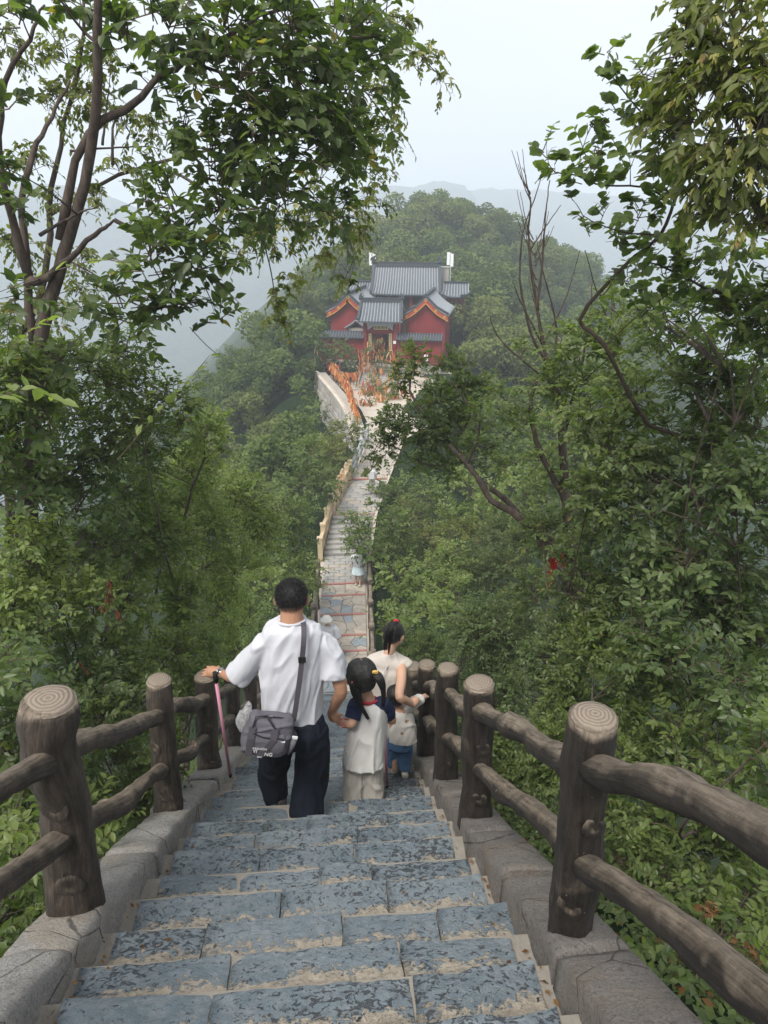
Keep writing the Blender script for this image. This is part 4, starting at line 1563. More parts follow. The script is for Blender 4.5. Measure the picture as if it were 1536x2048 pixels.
def main_hall():
    v = 9.0
    u0, we = tl(742, 588, v - 1.6); u1, _ = tl(880, 588, v - 1.6)
    r0, wr = tl(748, 533, v + .6); r1, _ = tl(880, 533, v + .6)
    root = empty('main_hall', T((u0 + u1) / 2, v, 0), 'large main hall with broad grey tiled roof at the back of the temple', 'building')
    m = MB(); tbox(m, (u0 + u1) / 2, v + .6, we / 2 - .3, u1 - u0 - .6, 3.4, we + .8); m.build('wall', M['darkwood'], root)
    m = MB()
    for k in range(6): m.tube([T(u0 + .5 + k * (u1 - u0 - 1) / 5, v - 1.25, -.3), T(u0 + .5 + k * (u1 - u0 - 1) / 5, v - 1.25, we)], .13, 8)
    m.build('pillars', M['red'], root, kind='stuff')
    roof_plane(root, (r0, v + .6, wr), (r1, v + .6, wr), (u1 + .1, v - 1.7, we), (u0 - .1, v - 1.7, we), .28, spacing=.22, rib=.05, nseg=10, eave_lift=.1)
    roof_plane(root, (r1, v + .62, wr), (r0, v + .62, wr), (u0 - .1, v + 2.9, we), (u1 + .1, v + 2.9, we), .28, spacing=.3, nseg=6)
    ridge(root, [(r0 - .1, v + .6, wr), (r1 + .1, v + .6, wr)], .34, .22)
    for ra, ea in ((r0, u0), (r1, u1)):
        pts = [(ra + (ea - ra) * t, v + .6 - 2.3 * t, wr + (we - wr) * t - .28 * sin(pi * t) + .04) for t in (0, .25, .5, .75, 1)]
        ridge(root, pts, .16, .18, 'verge_ridge')
    finial(root, (r0, v + .6, wr + .3), 1.3, flip=1); finial(root, (r1, v + .6, wr + .3), 1.3, flip=-1)
    # lower wing roofs with upturned corners at either side
    for s, ue in ((-1, u0), (1, u1)):
        a, b = ue + s * .15, ue + s * 2.1
        wlo, whi = we - .15, we + .75
        pl = ((a, v + .2, whi), (b, v + .2, whi), (b + s * .2, v - 1.3, wlo), (a, v - 1.3, wlo))
        if s < 0: pl = (pl[1], pl[0], pl[3], pl[2])
        roof_plane(root, *pl, .12, name='wing_roof', spacing=.22, rib=.05, nseg=5, eave_lift=.28)
        m = MB(); tbox(m, (a + b) / 2, v + .3, wlo - .75, abs(b - a) - .5, 1.2, 1.3); m.build('wing_wall', M['red'], root)
        ridge(root, [(a, v + .2, whi), (b, v + .2, whi)], .14, .16, 'wing_ridge')
        m = MB(); q = T(b + s * .1, v - 1.35, wlo + .2)
        m.tube([q - TU * s * .6 - TW * .1, q, q + TU * s * .3 + TW * .28], [.09, .08, .03], 6); m.build('corner_horn', M['ridge'], root, smooth=True)


main_hall()


def small_shrine():
    v = .9
    a, we = tl(690, 656, v); b, _ = tl(735, 656, v); r, wr = tl(712, 639, v + .5)
    root = empty('small_shrine', T((a + b) / 2, v, 0), 'small grey tiled shrine roof peeking over the left red wall', 'shrine')
    m = MB(); tbox(m, (a + b) / 2, v + .6, we / 2 - .2, b - a - .5, 1.1, we + .4); m.build('wall', M['stonew'], root)
    c = (a + b) / 2
    roof_plane(root, (c, v + 1.5, wr), (c, v - .1, wr), (a, v - .1, we), (a, v + 1.5, we), .05, spacing=.2, nseg=4)
    roof_plane(root, (c, v - .1, wr), (c, v + 1.5, wr), (b, v + 1.5, we), (b, v - .1, we), .05, spacing=.2, nseg=4)
    ridge(root, [(c, v - .1, wr), (c, v + 1.5, wr)], .12, .12)
    finial(root, (c, v - .05, wr + .1), .5)


small_shrine()
# stone chimney block, antennas
u, w = tl(889, 535, 10.5); u2, w2 = tl(889, 562, 10.5)
m = MB(); m.box(T(u, 10.5, w / 2 + w2 / 2 - 1), (.75, .75, w - w2 + 2), TR); m.box(T(u, 10.5, w + .03), (.85, .85, .08), TR)
o = m.build('stone_chimney', M['stonel'])
tag(o, 'pale stone chimney rising right of the main temple roof', 'chimney')


def antenna(label, px, pyt, pyb, v, n):
    u, wt = tl(px, pyt, v); _, wb = tl(px, pyb, v)
    root = empty('antenna', T(u, v, wb), label, 'antenna')
    m = MB(); m.tube([T(u, v, -1.5), T(u, v, wt - .1)], .05, 8); m.build('mast', M['white'], root)
    for k in range(n):
        m = MB(); m.box(T(u - .18 + .3 * k, v - .15, wt - .55 - .12 * k), (.24, .14, 1.0), TR); m.box(T(u - .1 + .2 * k, v - .06, wt - .5 - .1 * k), (.1, .12, .1), TR); m.build('antenna_panel', M['white'], root)


antenna('white twin panel antenna behind the left end of the main temple roof', 746, 504, 545, 11.5, 2)
antenna('white panel antenna on a mast right of the main temple roof', 902, 503, 560, 11.0, 2)

# temple stairs and what stands on the plaza
def temple_stairs():
    a0 = at(713, 772, 47.2); a1 = T(guL + .1, -.35, -.1)
    b0 = at(790, 772, 46.6); b1 = T(guR - .1, -.35, -.1)
    root = empty('temple_stairs', (a0 + b0) / 2, 'grey stone stairs climbing to the temple gate', 'stairs')
    n = 12
    for k in range(n):
        t = (k + .5) / n; t2 = (k + 1) / n
        l, r = a0.lerp(a1, t), b0.lerp(b1, t)
        z = a0.z + (a1.z - a0.z) * t2
        c = (l + r) / 2; d = r - l
        m = MB(); m.box((c.x, c.y, z - .3), (d.length - .3, (a1 - a0).length / n + .12, .6), Matrix.Rotation(atan2(d.y, d.x), 3, 'Z')); m.build('step', M['pave_grey'], root)
    for s, (p, q) in enumerate(((a0, a1), (b0, b1))):
        d = q - p
        m = MB(); m.box((p + q) / 2 + Vector((0, 0, -.05)), (.22, d.length, .5), d.to_track_quat('Y', 'Z').to_matrix()); ck = m.build('side_wall', M['stonel'], root)
        hp = [p + Vector((0, 0, .75)), q + Vector((0, 0, .75))]
        m = MB(); m.tube(hp, .025, 6)
        for k in range(5): m.tube([p.lerp(q, k / 4), p.lerp(q, k / 4) + Vector((0, 0, .76))], .025, 6)
        m.build('handrail', M['iron'], root)
        ribbons('ribbons', hp, 80, .5, .06, root, 60 + s, (.05, .05, .06))


temple_stairs()


def plaza_rail():
    pts = [at(715, 851, 33.5), at(702, 815, 36.2), at(692, 788, 39.5), at(676, 766, 43), at(664, 750, 46)]
    root = empty('ribbon_railing', pts[0], 'curved railing thick with orange prayer ribbons on the plaza edge', 'railing')
    q = [Vector(p) for p in spline(pts, 16)]
    for p in q: MB().tube([p - Vector((0, 0, .1)), p + Vector((0, 0, .85))], .03, 6).build('post', M['iron'], root)
    for h in (.45, .82): MB().tube([p + Vector((0, 0, h)) for p in q], .025, 6).build('rail', M['iron'], root)
    ribbons('ribbons', [p + Vector((0, 0, .8)) for p in pts], 430, .4, .055, root, 70, (.05, .08, .06))
    ribbons('ribbons', [p + Vector((0, 0, .42)) for p in pts], 150, .3, .055, root, 71, (.05, .1, .08))
    pts = [at(682, 770, 45.8), at(714, 771, 46.4)]
    root = empty('ribbon_fence', pts[0], 'short iron fence with orange ribbons left of the temple stairs', 'fence')
    for k in range(6):
        p = pts[0].lerp(pts[1], k / 5)
        MB().tube([p, p + Vector((0, 0, .85))], .022, 6).build('post', M['iron'], root)
    for h in (.3, .8): MB().tube([p + Vector((0, 0, h)) for p in pts], .02, 5).build('rail', M['iron'], root)
    ribbons('ribbons', [p + Vector((0, 0, .8)) for p in pts], 170, .45, .07, root, 72, (.05, .05, .04))
    p = at(683, 769, 45.5)
    m = MB(); m.tube([p, p + Vector((0, 0, 1.25))], .06, 8); m.sphere(p + Vector((0, 0, 1.32)), .09, 8, 6)
    tag(m.build('lamp_post', M['iron']), 'short dark post with pale round top at the fence corner', 'lamp')


plaza_rail()


def retaining_wall():
    top = [at(633, 745, 47.2), at(645, 760, 44), at(660, 777, 41.0), at(676, 797, 38.2), at(692, 822, 35.6), at(703, 853, 33.2), at(711, 880, 31.2)]
    root = empty('retaining_wall', top[0], 'pale stone retaining wall curving below the plaza railing', 'wall')
    rg = random.Random(9)
    q = [Vector(p) for p in spline(top, 26)]
    H = 4.6
    core, fs = [], []
    for k, p in enumerate(q):
        t = (q[min(k + 1, 25)] - q[max(k - 1, 0)]); nrm = Vector((-abs(t.y), -abs(t.x) * .4, 0)).normalized()
        core += [p, p + nrm * .35 - Vector((0, 0, H)), p - nrm * .6 - Vector((0, 0, H)), p - nrm * .6]
    for k in range(25):
        for j in range(4): fs.append((k * 4 + j, k * 4 + (j + 1) % 4, k * 4 + 4 + (j + 1) % 4, k * 4 + 4 + j))
    MB().add(core, fs).build('core', M['stonew'], root)
    for row in range(11):
        k = 0.5 * (row % 2)
        while k < 24.9:
            st = min(rg.choice((1.0, 1.0, 1.5)), 25 - k)
            i = min(24, int(k)); f = k - i
            a = q[i].lerp(q[i + 1], f)
            k2 = k + st; i2 = min(24, int(k2 - 1e-6)); b = q[i2].lerp(q[i2 + 1], k2 - i2)
            d = b - a; dh = Vector((d.x, d.y, 0))
            nrm = Vector((-abs(d.y), -abs(d.x) * .4, 0)).normalized()
            h = H / 11
            c = (a + b) / 2 - Vector((0, 0, h * (row + .5))) + nrm * (.35 * (row + .5) / 11)
            ang = atan2(d.y, d.x)
            piece('stone', M['stonel'] if rg.random() < .6 else M['stonew'], root, TRS(c + nrm * rg.uniform(-.01, .04), (0, 0, ang), (dh.length - .03, .14, h - .03)))
            k += st
    m = MB(); m.tube([p + Vector((0, 0, .03)) for p in q], .16, 6, ell=(.5, 1)); m.build('coping', M['pave_sand'], root)


retaining_wall()


def ribbon_tree(label, px, py, Y, base, rads, seed, nr):
    root = plant('ribbon_tree', label, 'tree', rads, .2, 'blue' if seed % 2 else 'mid', LEAF4, base=base, seed=seed, cov=1.3, per=9, trunk_r=.07, twigs=True)
    for k, b in enumerate(rads):
        c = at(b[0], b[1] + b[3] * .5, b[2])
        r = b[3] * zc(c) / F_PX
        ribbons('ribbons', [c + Vector((-r, 0, 0)), c + Vector((0, 0, r * .3)), c + Vector((r, 0, 0))], nr, .5, .08, root, seed * 7 + k, (r * .35, r * .3, r * .7))


ribbon_tree('tree hung with orange ribbons in the middle of the temple stairs', 760, 700, 49.5, at(757, 760, 48.2), [(752, 690, 49.6, 17), (735, 712, 49.4, 16), (770, 715, 49.4, 18), (755, 735, 49, 20)], 201, 40)
ribbon_tree('sapling smothered in orange and yellow ribbons at the foot of the temple stairs', 745, 775, 45, at(745, 812, 44.4), [(745, 765, 45, 20), (755, 785, 44.6, 20), (735, 790, 44.6, 14)], 202, 110)
ribbon_tree('round leafy shrub with a few orange ribbons on the sandy plaza', 733, 800, 41, at(732, 822, 40.6), [(733, 798, 41, 13), (738, 812, 40.8, 10)], 203, 18)
ribbon_tree('bush with peach coloured ribbons beside the plaza path', 775, 790, 43, at(780, 806, 42.5), [(775, 785, 43, 22), (795, 780, 43, 20), (765, 805, 42, 12)], 204, 50)
ribbon_tree('pale shrub in front of the left red wall', 650, 700, 49, at(652, 742, 49), [(648, 695, 49.3, 17), (640, 712, 49.3, 14), (660, 715, 49.3, 14), (690, 738, 49.5, 16), (705, 745, 49.5, 12)], 205, 3)
ribbon_tree('thin tree in front of the right red wall', 805, 720, 48, at(801, 752, 47.5), [(800, 715, 48, 12), (812, 725, 48, 10), (845, 735, 48, 18), (870, 745, 48, 14)], 206, 4)
p = at(668, 738, 48.6)
m = MB(); m.tube([p - Vector((0, 0, .35)), p - Vector((0, 0, .15)), p + Vector((0, 0, .15)), p + Vector((0, 0, .3))], [.25, .45, .5, .42], 10)
for k in (-1, 1): m.tube([p + Vector((.42 * k, 0, .2)), p + Vector((.55 * k, 0, .4)), p + Vector((.42 * k, 0, .5))], .05, 5)
tag(m.build('incense_burner', plain('rust_red_iron', (0.3, 0.07, 0.04), .7), smooth=True), 'rust red incense burner among plants below the left red wall', 'incense burner')
u, w = tl(852, 712, -.2); _, w2 = tl(852, 724, -.2)
m = MB(); m.box(T(u, -.2, (w + w2) / 2), (.3, .1, w - w2), TR); m.sphere(T(u, -.2, w), (.15, .05, .12), 8, 6)
tag(m.build('stone_tablet', M['white']), 'small white round topped tablet against the right red wall', 'tablet')
# overhead cable over the valley
a, b = at(380, 655, 30), at(505, 695, 58)
m = MB(); m.tube([a.lerp(b, t) - Vector((0, 0, 1.2 * 4 * t * (1 - t))) for t in [k / 14 for k in range(15)]], .02, 5)
tag(m.build('cable', M['iron']), 'thin dark cable hanging across the misty valley on the left', 'cable')
# ------------------------------------------------------------------ the near trees and shrubs
def zoomed(pts, k=0.586, Y=5.0):
    return [(x * k, y * k, Y + (p[0] if p else 0)) for x, y, *p in pts]


# tall tree on the left
tb = [(330, 40, 5, 90), (450, 60, 5, 100), (570, 60, 5, 110), (680, 60, 5.5, 100), (745, 30, 6, 70), (480, 170, 4.8, 100), (600, 190, 5, 110), (700, 180, 5.5, 85), (775, 110, 6, 50),
      (520, 290, 5, 100), (640, 290, 5.2, 95), (700, 320, 5.5, 55), (420, 330, 5, 75), (340, 420, 5, 75), (440, 420, 5, 80), (560, 400, 5.5, 75), (660, 420, 5.8, 50),
      (300, 520, 4.8, 75), (390, 520, 4.8, 65), (250, 610, 4.8, 75), (350, 610, 4.8, 60), (440, 635, 5, 32),
      (250, 80, 5.3, 60), (40, 30, 4.5, 70), (15, 210, 4.5, 35), (20, 350, 4.5, 45), (40, 410, 5, 40), (380, 240, 5.2, 55), (170, 20, 5.2, 55), (20, 600, 4.6, 45), (300, 170, 5.4, 40), (40, 760, 4.7, 60), (90, 840, 4.8, 55), (30, 900, 4.7, 60), (110, 720, 4.8, 40)]
limbs = [([(58, 980, 5.2), (70, 820, 5.1), (72, 740, 5.1), (110, 560, 5.1), (140, 470, 5.1), (180, 320, 5.1), (194, 120, 5.0), (197, -60, 4.9)], 0.11, 0.04),
         ([(120, 480, 5.1), (160, 290, 5.1), (250, 220, 5.1), (320, 155, 5.1), (370, 120, 5.0), (470, 60, 5.0), (560, 20, 5)], 0.055, 0.015),
         ([(70, 700, 5.1), (45, 420, 5.2), (70, 300, 5.3), (105, 230, 5.5), (140, 160, 5.6)], 0.05, 0.015),
         ([(60, 560, 5.1), (0, 330, 5.0), (8, 180, 5.0), (60, 70, 4.9), (90, 10, 4.9)], 0.055, 0.03),
         ([(58, 570, 5.1), (105, 545, 5), (190, 470, 4.9), (228, 440, 4.9)], 0.06, 0.035),
         ([(80, 470, 5.1), (150, 430, 5.0), (205, 410, 5.0)], 0.022, 0.012),
         ([(140, 302, 5.1), (275, 293, 5.1), (330, 300, 5.2)], 0.014, 0.007),
         ([(198, 90, 5), (165, 60, 5), (120, 0, 4.9), (100, -40, 4.9)], 0.022, 0.015),
         ([(225, 330, 5.3), (230, 240, 5.4), (280, 190, 5.5), (350, 160, 5.6)], 0.018, 0.01),
         ([(205, 290, 5.4), (215, 200, 5.5), (222, 140, 5.6)], 0.016, 0.009),
         ([(228, 440, 4.9), (330, 480, 5), (405, 433, 5.2), (510, 392, 5.6), (565, 380, 5.8), (640, 405, 5.9), (705, 500, 6)], 0.024, 0.006),
         ([(370, 120, 5), (520, 170, 5.2), (640, 200, 5.5), (690, 123, 5.8)], 0.02, 0.008),
         ([(440, 420, 5), (560, 330, 5.2), (660, 280, 5.5)], 0.018, 0.007)]
plant('tall_tree', 'tall tree with dark glossy leaves and forked grey trunk at the left edge', 'tree', tb, 0.1, 'dark', limbs=[(p, a * .6, b * (.6 if k < 3 else .2)) for k, (p, a, b) in enumerate(limbs)], base=at(55, 1120, 5.3), seed=21, cov=3.0, wid=0.6, per=11, n_single=300, droop=0.3)
# thinner outer spray of the same kind of tree, hung with winged seeds
ob = [(800, 60, 7, 45), (850, 120, 7, 42), (885, 160, 7, 24), (760, 190, 6.8, 50), (770, 260, 6.8, 45), (735, 330, 6.6, 40), (740, 400, 6.6, 36), (690, 440, 6.5, 55), (720, 470, 6.5, 34), (610, 440, 6.4, 55), (540, 460, 6.4, 50), (490, 470, 6.4, 40), (660, 520, 6.5, 32), (690, 560, 6.5, 28), (580, 560, 6.3, 26), (555, 590, 6.3, 34), (560, 640, 6.3, 30), (470, 510, 6.4, 24), (545, 520, 6.3, 20), (690, 250, 6.7, 50), (640, 350, 6.5, 50),
      (130, 110, 7, 60), (190, 200, 7, 55), (100, 200, 7, 45), (250, 250, 7, 45), (60, 330, 7, 50), (120, 400, 7, 35), (240, 340, 7, 40), (190, 400, 7, 35), (40, 480, 7, 50), (150, 520, 7, 40), (220, 130, 7, 45), (300, 260, 7, 45), (100, 620, 7, 55), (30, 640, 7, 50), (170, 590, 7, 40), (20, 90, 7, 45)]
limbs = [([(20, 760, 7), (90, 560, 7.1), (100, 400, 7.1), (130, 250, 7.1), (160, 120, 7.1), (170, 0, 7)], 0.07, 0.02),
         ([(100, 430, 7.1), (300, 330, 7), (480, 420, 6.6), (565, 392, 6.4), (630, 405, 6.4), (680, 430, 6.5)], 0.03, 0.008),
         ([(470, 417, 6.5), (520, 470, 6.3), (545, 560, 6.3), (542, 605, 6.3)], 0.014, 0.006),
         ([(630, 200, 6.9), (692, 120, 6.9), (750, 110, 7), (820, 100, 7), (880, 150, 7)], 0.016, 0.005),
         ([(300, 330, 7), (480, 280, 6.9), (630, 200, 6.9)], 0.025, 0.012),
         ([(640, 405, 6.4), (705, 500, 6.5), (690, 560, 6.5)], 0.01, 0.004)]
plant('seed_tree', 'tree with drooping small leaves and pale seed wings behind the tall left tree', 'tree', ob, 0.072, 'yellow', limbs=[(p, a * .6, b * .6) for p, a, b in limbs], base=at(10, 1080, 7.2), seed=22, cov=1.7, wid=0.48, per=10, n_single=200, droop=0.5, hang=0.35)

# right-hand tree overhead
rb = [(1400, 20, 3.6, 70), (1480, 40, 3.4, 90), (1380, 110, 3.6, 70), (1460, 140, 3.4, 90), (1530, 160, 3.3, 90), (1350, 170, 3.7, 50), (1400, 230, 3.5, 80), (1490, 260, 3.3, 90), (1330, 250, 3.7, 50), (1440, 330, 3.4, 80), (1520, 350, 3.3, 90), (1400, 400, 3.5, 50), (1470, 430, 3.4, 60), (1530, 450, 3.3, 60), (1380, 60, 3.6, 50), (1300, 160, 3.8, 32), (1360, 330, 3.6, 40)]
limbs = [([(1620, 700, 3.4), (1590, 500, 3.4), (1560, 300, 3.4), (1480, 200, 3.5), (1420, 60, 3.6), (1400, -60, 3.6)], 0.06, 0.02),
         ([(1590, 500, 3.4), (1500, 400, 3.4), (1430, 330, 3.5), (1360, 320, 3.6)], 0.02, 0.006)]
plant('seed_tree', 'tree with thick yellowish leaves and seed bunches filling the top right corner', 'tree', rb, 0.084, 'yellow', limbs=limbs, base=(2.9, 3.2, -3.6), seed=31, cov=2.6, wid=0.42, per=11, n_single=260, droop=0.45, hang=0.25, tone=-0.02)
# seed bunches
P_ = Plant(33)
for b in rb[:15]:
    c = at(*b[:3]); P_.blob(c, b[3] * zc(c) / F_PX * 1.05, 0.046, 0.3, 0.5, 9, 0.08, 0.15, 0.6, hang=0.8, inner=0.75)
for b in ob[:12]:
    c = at(*b[:3]); P_.blob(c, b[3] * zc(c) / F_PX, 0.042, 0.2, 0.5, 8, 0.08, 0.05, 0.6, hang=0.8, inner=0.6)
sroot = [o for o in COL.objects if o.name.startswith('seed_tree') and o.location.x > 0][0]
P_.build(sroot, LEAF2, G['seed'], 0, None, 'seed_wings')

# redbud with round leaves
bb = [(1215, 110, 4, 28), (1200, 150, 4, 32), (1240, 160, 4, 34), (1290, 150, 4, 40), (1225, 230, 4, 36), (1180, 250, 4, 30), (1290, 230, 4, 45), (1200, 310, 4, 48), (1260, 330, 4, 45), (1320, 290, 4, 45), (1090, 310, 4, 30), (1110, 345, 4, 32), (1130, 360, 4, 22), (1170, 350, 4, 30), (1140, 395, 4, 10), (1210, 420, 4, 28), (1160, 440, 4, 20), (1180, 470, 4, 26), (1280, 430, 4, 40), (1330, 400, 4, 40), (1240, 490, 4.1, 36), (1310, 490, 4.1, 40), (1380, 470, 4.1, 40), (1400, 530, 4.2, 45), (1330, 560, 4.2, 45), (1260, 560, 4.2, 40), (1440, 590, 4.2, 45), (1500, 500, 4.0, 40), (1300, 620, 4.3, 45)]
limbs = [([(1500, 1000, 4.6), (1300, 850, 4.5), (1210, 690, 4.3), (1160, 640, 4.3), (1240, 540, 4.2), (1320, 470, 4.1), (1350, 400, 4.1)], 0.03, 0.012),
         ([(1350, 410, 4.1), (1290, 375, 4), (1200, 370, 4), (1150, 350, 4), (1110, 345, 4)], 0.011, 0.004),
         ([(1320, 470, 4.1), (1250, 465, 4), (1190, 445, 4), (1165, 430, 4)], 0.009, 0.003),
         ([(1345, 400, 4.1), (1400, 300, 4), (1330, 270, 4), (1270, 210, 4), (1215, 140, 4)], 0.012, 0.004),
         ([(1600, 600, 4.3), (1500, 590, 4.2), (1420, 580, 4.2), (1340, 540, 4.2), (1290, 520, 4.2)], 0.022, 0.006),
         ([(1240, 540, 4.2), (1200, 590, 4.2), (1170, 500, 4.2)], 0.008, 0.003)]
plant('redbud', 'sparse tree with round heart shaped leaves reaching into the sky on the right', 'tree', bb + [(1450, 520, 4.1, 40), (1500, 580, 4.1, 45), (1400, 620, 4.3, 45), (1520, 650, 4.1, 45), (1360, 540, 4.2, 40), (1460, 640, 4.2, 45), (1340, 330, 4, 40), (1380, 260, 4, 35)], 0.066, 'mid', ROUND, [(p, a * .6, b * .7) for p, a, b in limbs], (2.9, 4.8, -4.6), 'dark', seed=41, cov=1.9, wid=0.92, per=7, n_single=260, droop=0.15, tone=0.02, twig=0.2)

# bare-topped tree with a thick trunk, right of the path
limbs = [([(1165, 1300, 6.6), (1155, 1180, 6.5), (1130, 1000, 6.4), (1125, 860, 6.4), (1100, 750, 6.4)], 0.085, 0.028),
         ([(1100, 755, 6.4), (1075, 620, 6.4), (1058, 500, 6.4), (1060, 400, 6.4), (1045, 335, 6.4)], 0.02, 0.003),
         ([(1096, 735, 6.4), (1060, 660, 6.35), (1040, 560, 6.35), (1045, 470, 6.35), (1068, 400, 6.35), (1085, 345, 6.35)], 0.015, 0.003),
         ([(1104, 770, 6.4), (1112, 650, 6.45), (1085, 540, 6.45), (1072, 470, 6.45)], 0.014, 0.003),
         ([(1155, 1150, 6.5), (1110, 1100, 6.5), (1040, 1035, 6.6), (985, 1000, 6.7), (935, 930, 6.9), (900, 890, 7.1)], 0.06, 0.02),
         ([(1130, 1000, 6.4), (1080, 900, 6.4), (1060, 820, 6.5), (1075, 760, 6.5)], 0.035, 0.015),
         ([(1130, 1050, 6.4), (1200, 960, 6.3), (1240, 840, 6.2), (1270, 740, 6.2)], 0.04, 0.015),
         ([(1075, 620, 6.4), (1085, 520, 6.4), (1090, 440, 6.3), (1100, 360, 6.3)], 0.014, 0.004),
         ([(1060, 500, 6.4), (1090, 455, 6.4), (1122, 410, 6.4)], 0.008, 0.003),
         ([(1085, 690, 6.4), (1040, 600, 6.4), (1025, 560, 6.4)], 0.01, 0.003),
         ([(1085, 690, 6.4), (1130, 600, 6.4), (1160, 500, 6.4)], 0.01, 0.003),
         ([(1105, 770, 6.4), (1010, 690, 6.4), (985, 650, 6.4), (980, 630, 6.4)], 0.011, 0.003),
         ([(1130, 860, 6.4), (1160, 740, 6.3), (1180, 640, 6.3), (1185, 560, 6.3)], 0.02, 0.004),
         ([(935, 930, 6.9), (960, 850, 6.9), (930, 800, 7), (900, 760, 7)], 0.016, 0.006)]
for k in range(16):
    rg = random.Random(k + 50)
    t = rg.random(); y0 = 640 - 260 * t; x0 = 1078 - 18 * t
    sx = rg.choice((-1, 1)) * rg.uniform(15, 40)
    limbs.append(([(x0, y0, 6.4), (x0 + sx * .5, y0 - 30, 6.4), (x0 + sx, y0 - rg.uniform(60, 110), 6.4)], 0.006, 0.0022))
bl = [(1050, 700, 6.4, 30), (1000, 800, 6.6, 45), (1050, 850, 6.5, 45), (1120, 780, 6.3, 45), (960, 840, 6.8, 45), (1190, 760, 6.2, 45), (1020, 930, 6.5, 40), (1090, 930, 6.4, 45)]
plant('bare_topped_tree', 'tree with bare dead twigs on top and a thick brown trunk right of the path', 'tree', bl, 0.06, 'mid', LEAF8, limbs, at(1165, 1330, 6.7), 'grey', seed=51, cov=1.3, per=10, n_single=80, tone=0.1)
# red cloth strip tied round its leaning limb
p = at(1108, 1098, 6.5)
rb_ = MB()
M['red_cloth'] = plain('red_cloth', (0.42, 0.03, 0.025), 0.8)
ring_c = p
for k in range(5):
    q = p + Vector((0.015 * k, -.07, -.03 * k))
    rb_.box(q, (0.16, 0.012, 0.03), Matrix.Rotation(.5 + .1 * k, 3, 'Y'))
for k in range(4):
    x = -0.04 + 0.025 * k
    rb_.tube([p + Vector((x, -.07, -.06)), p + Vector((x - .03, -.075, -.2)), p + Vector((x - .02 * k, -.07, -.42 - .04 * k))], [.012, .014, .008], 4)
rb_.build('red_ribbon', M['red_cloth'])
tag(bpy.data.objects['red_ribbon'], 'faded red cloth strip tied round the leaning trunk right of the path', 'ribbon')

# dark small-leaved tree leaning over the path
lb = [(830, 720, 8.2, 40), (800, 760, 8.2, 34), (900, 730, 8, 34), (930, 740, 7.8, 30), (770, 850, 8.2, 42), (830, 830, 8, 50), (880, 800, 7.8, 50), (930, 790, 7.6, 45), (800, 880, 8.2, 40), (860, 880, 7.8, 50), (920, 860, 7.6, 50), (760, 900, 8.4, 30), (745, 930, 8.4, 20), (840, 930, 8, 34), (960, 900, 7.4, 45), (960, 780, 7.6, 40), (890, 930, 7.7, 36)]
limbs = [([(1150, 1200, 7.2), (1040, 1030, 7.2), (960, 960, 7.3), (905, 890, 7.6), (860, 840, 7.9), (820, 780, 8.1), (830, 720, 8.2)], 0.05, 0.01),
         ([(905, 890, 7.6), (940, 830, 7.6), (930, 760, 7.7)], 0.015, 0.005), ([(930, 925, 7.5), (860, 930, 7.8), (800, 900, 8.1), (760, 880, 8.3)], 0.014, 0.004)]
plant('crooked_tree', 'crooked tree with dark small leaves leaning across the view of the plaza', 'tree', lb, 0.062, 'dark', LEAF8, limbs, at(1180, 1290, 7.4), 'grey', seed=61, cov=2.3, per=11, n_single=120, tone=0.03, wid=0.55)

# ---- right flank shrubs ------------------------------------------------
RD = [(1536, 2000, 1.75), (1350, 1950, 2.0), (1250, 1750, 2.7), (1536, 1500, 2.5), (1300, 1300, 3.6), (1100, 1300, 5.2), (950, 1400, 6.2), (1050, 1500, 4.6), (1536, 1000, 3.6), (1250, 1000, 4.8), (1050, 1100, 6.5), (1450, 750, 4.6), (1250, 700, 5.6), (1150, 700, 6.2), (1536, 650, 4.2), (1150, 1650, 3.1), (1000, 1250, 6.5)]


def voronoi_plants(pts, seeds):
    groups = [[] for _ in seeds]
    for p in pts:
        k = min(range(len(seeds)), key=lambda i: (p[0] - seeds[i][0]) ** 2 + (p[1] - seeds[i][1]) ** 2)
        groups[k].append(p)
    return groups


def thicket(poly, step, depth, seeds, seed, rmul=0.78, single=150, **kw):
    """seeds: (px, py, label, material, leaf, template, cov, cat)"""
    pts = fill(poly, step, depth, seed)
    for k, (g, sd) in enumerate(zip(voronoi_plants(pts, seeds), seeds)):
        if not g: continue
        blobs = [(x, y, Y, step * rmul * (0.85 + 0.3 * random.Random(int(x + y)).random())) for x, y, Y in g]
        c0 = g[len(g) // 2]
        p = at(*c0)
        bx = p.x
        if p.y < 14: bx = max(bx, 1.5) if bx > 0 else min(bx, -1.75)
        nm = sd[8] if len(sd) > 8 else ('leafy_shrub' if sd[7] == 'shrub' else 'leafy_tree')
        plant(nm, sd[2], sd[7], blobs, sd[4], sd[3], sd[5], base=(bx, p.y, ground_z(bx, p.y)), seed=seed * 10 + k, cov=sd[6], n_single=single, trunk_r=0.018 if sd[7] == 'shrub' else 0.045, **kw)


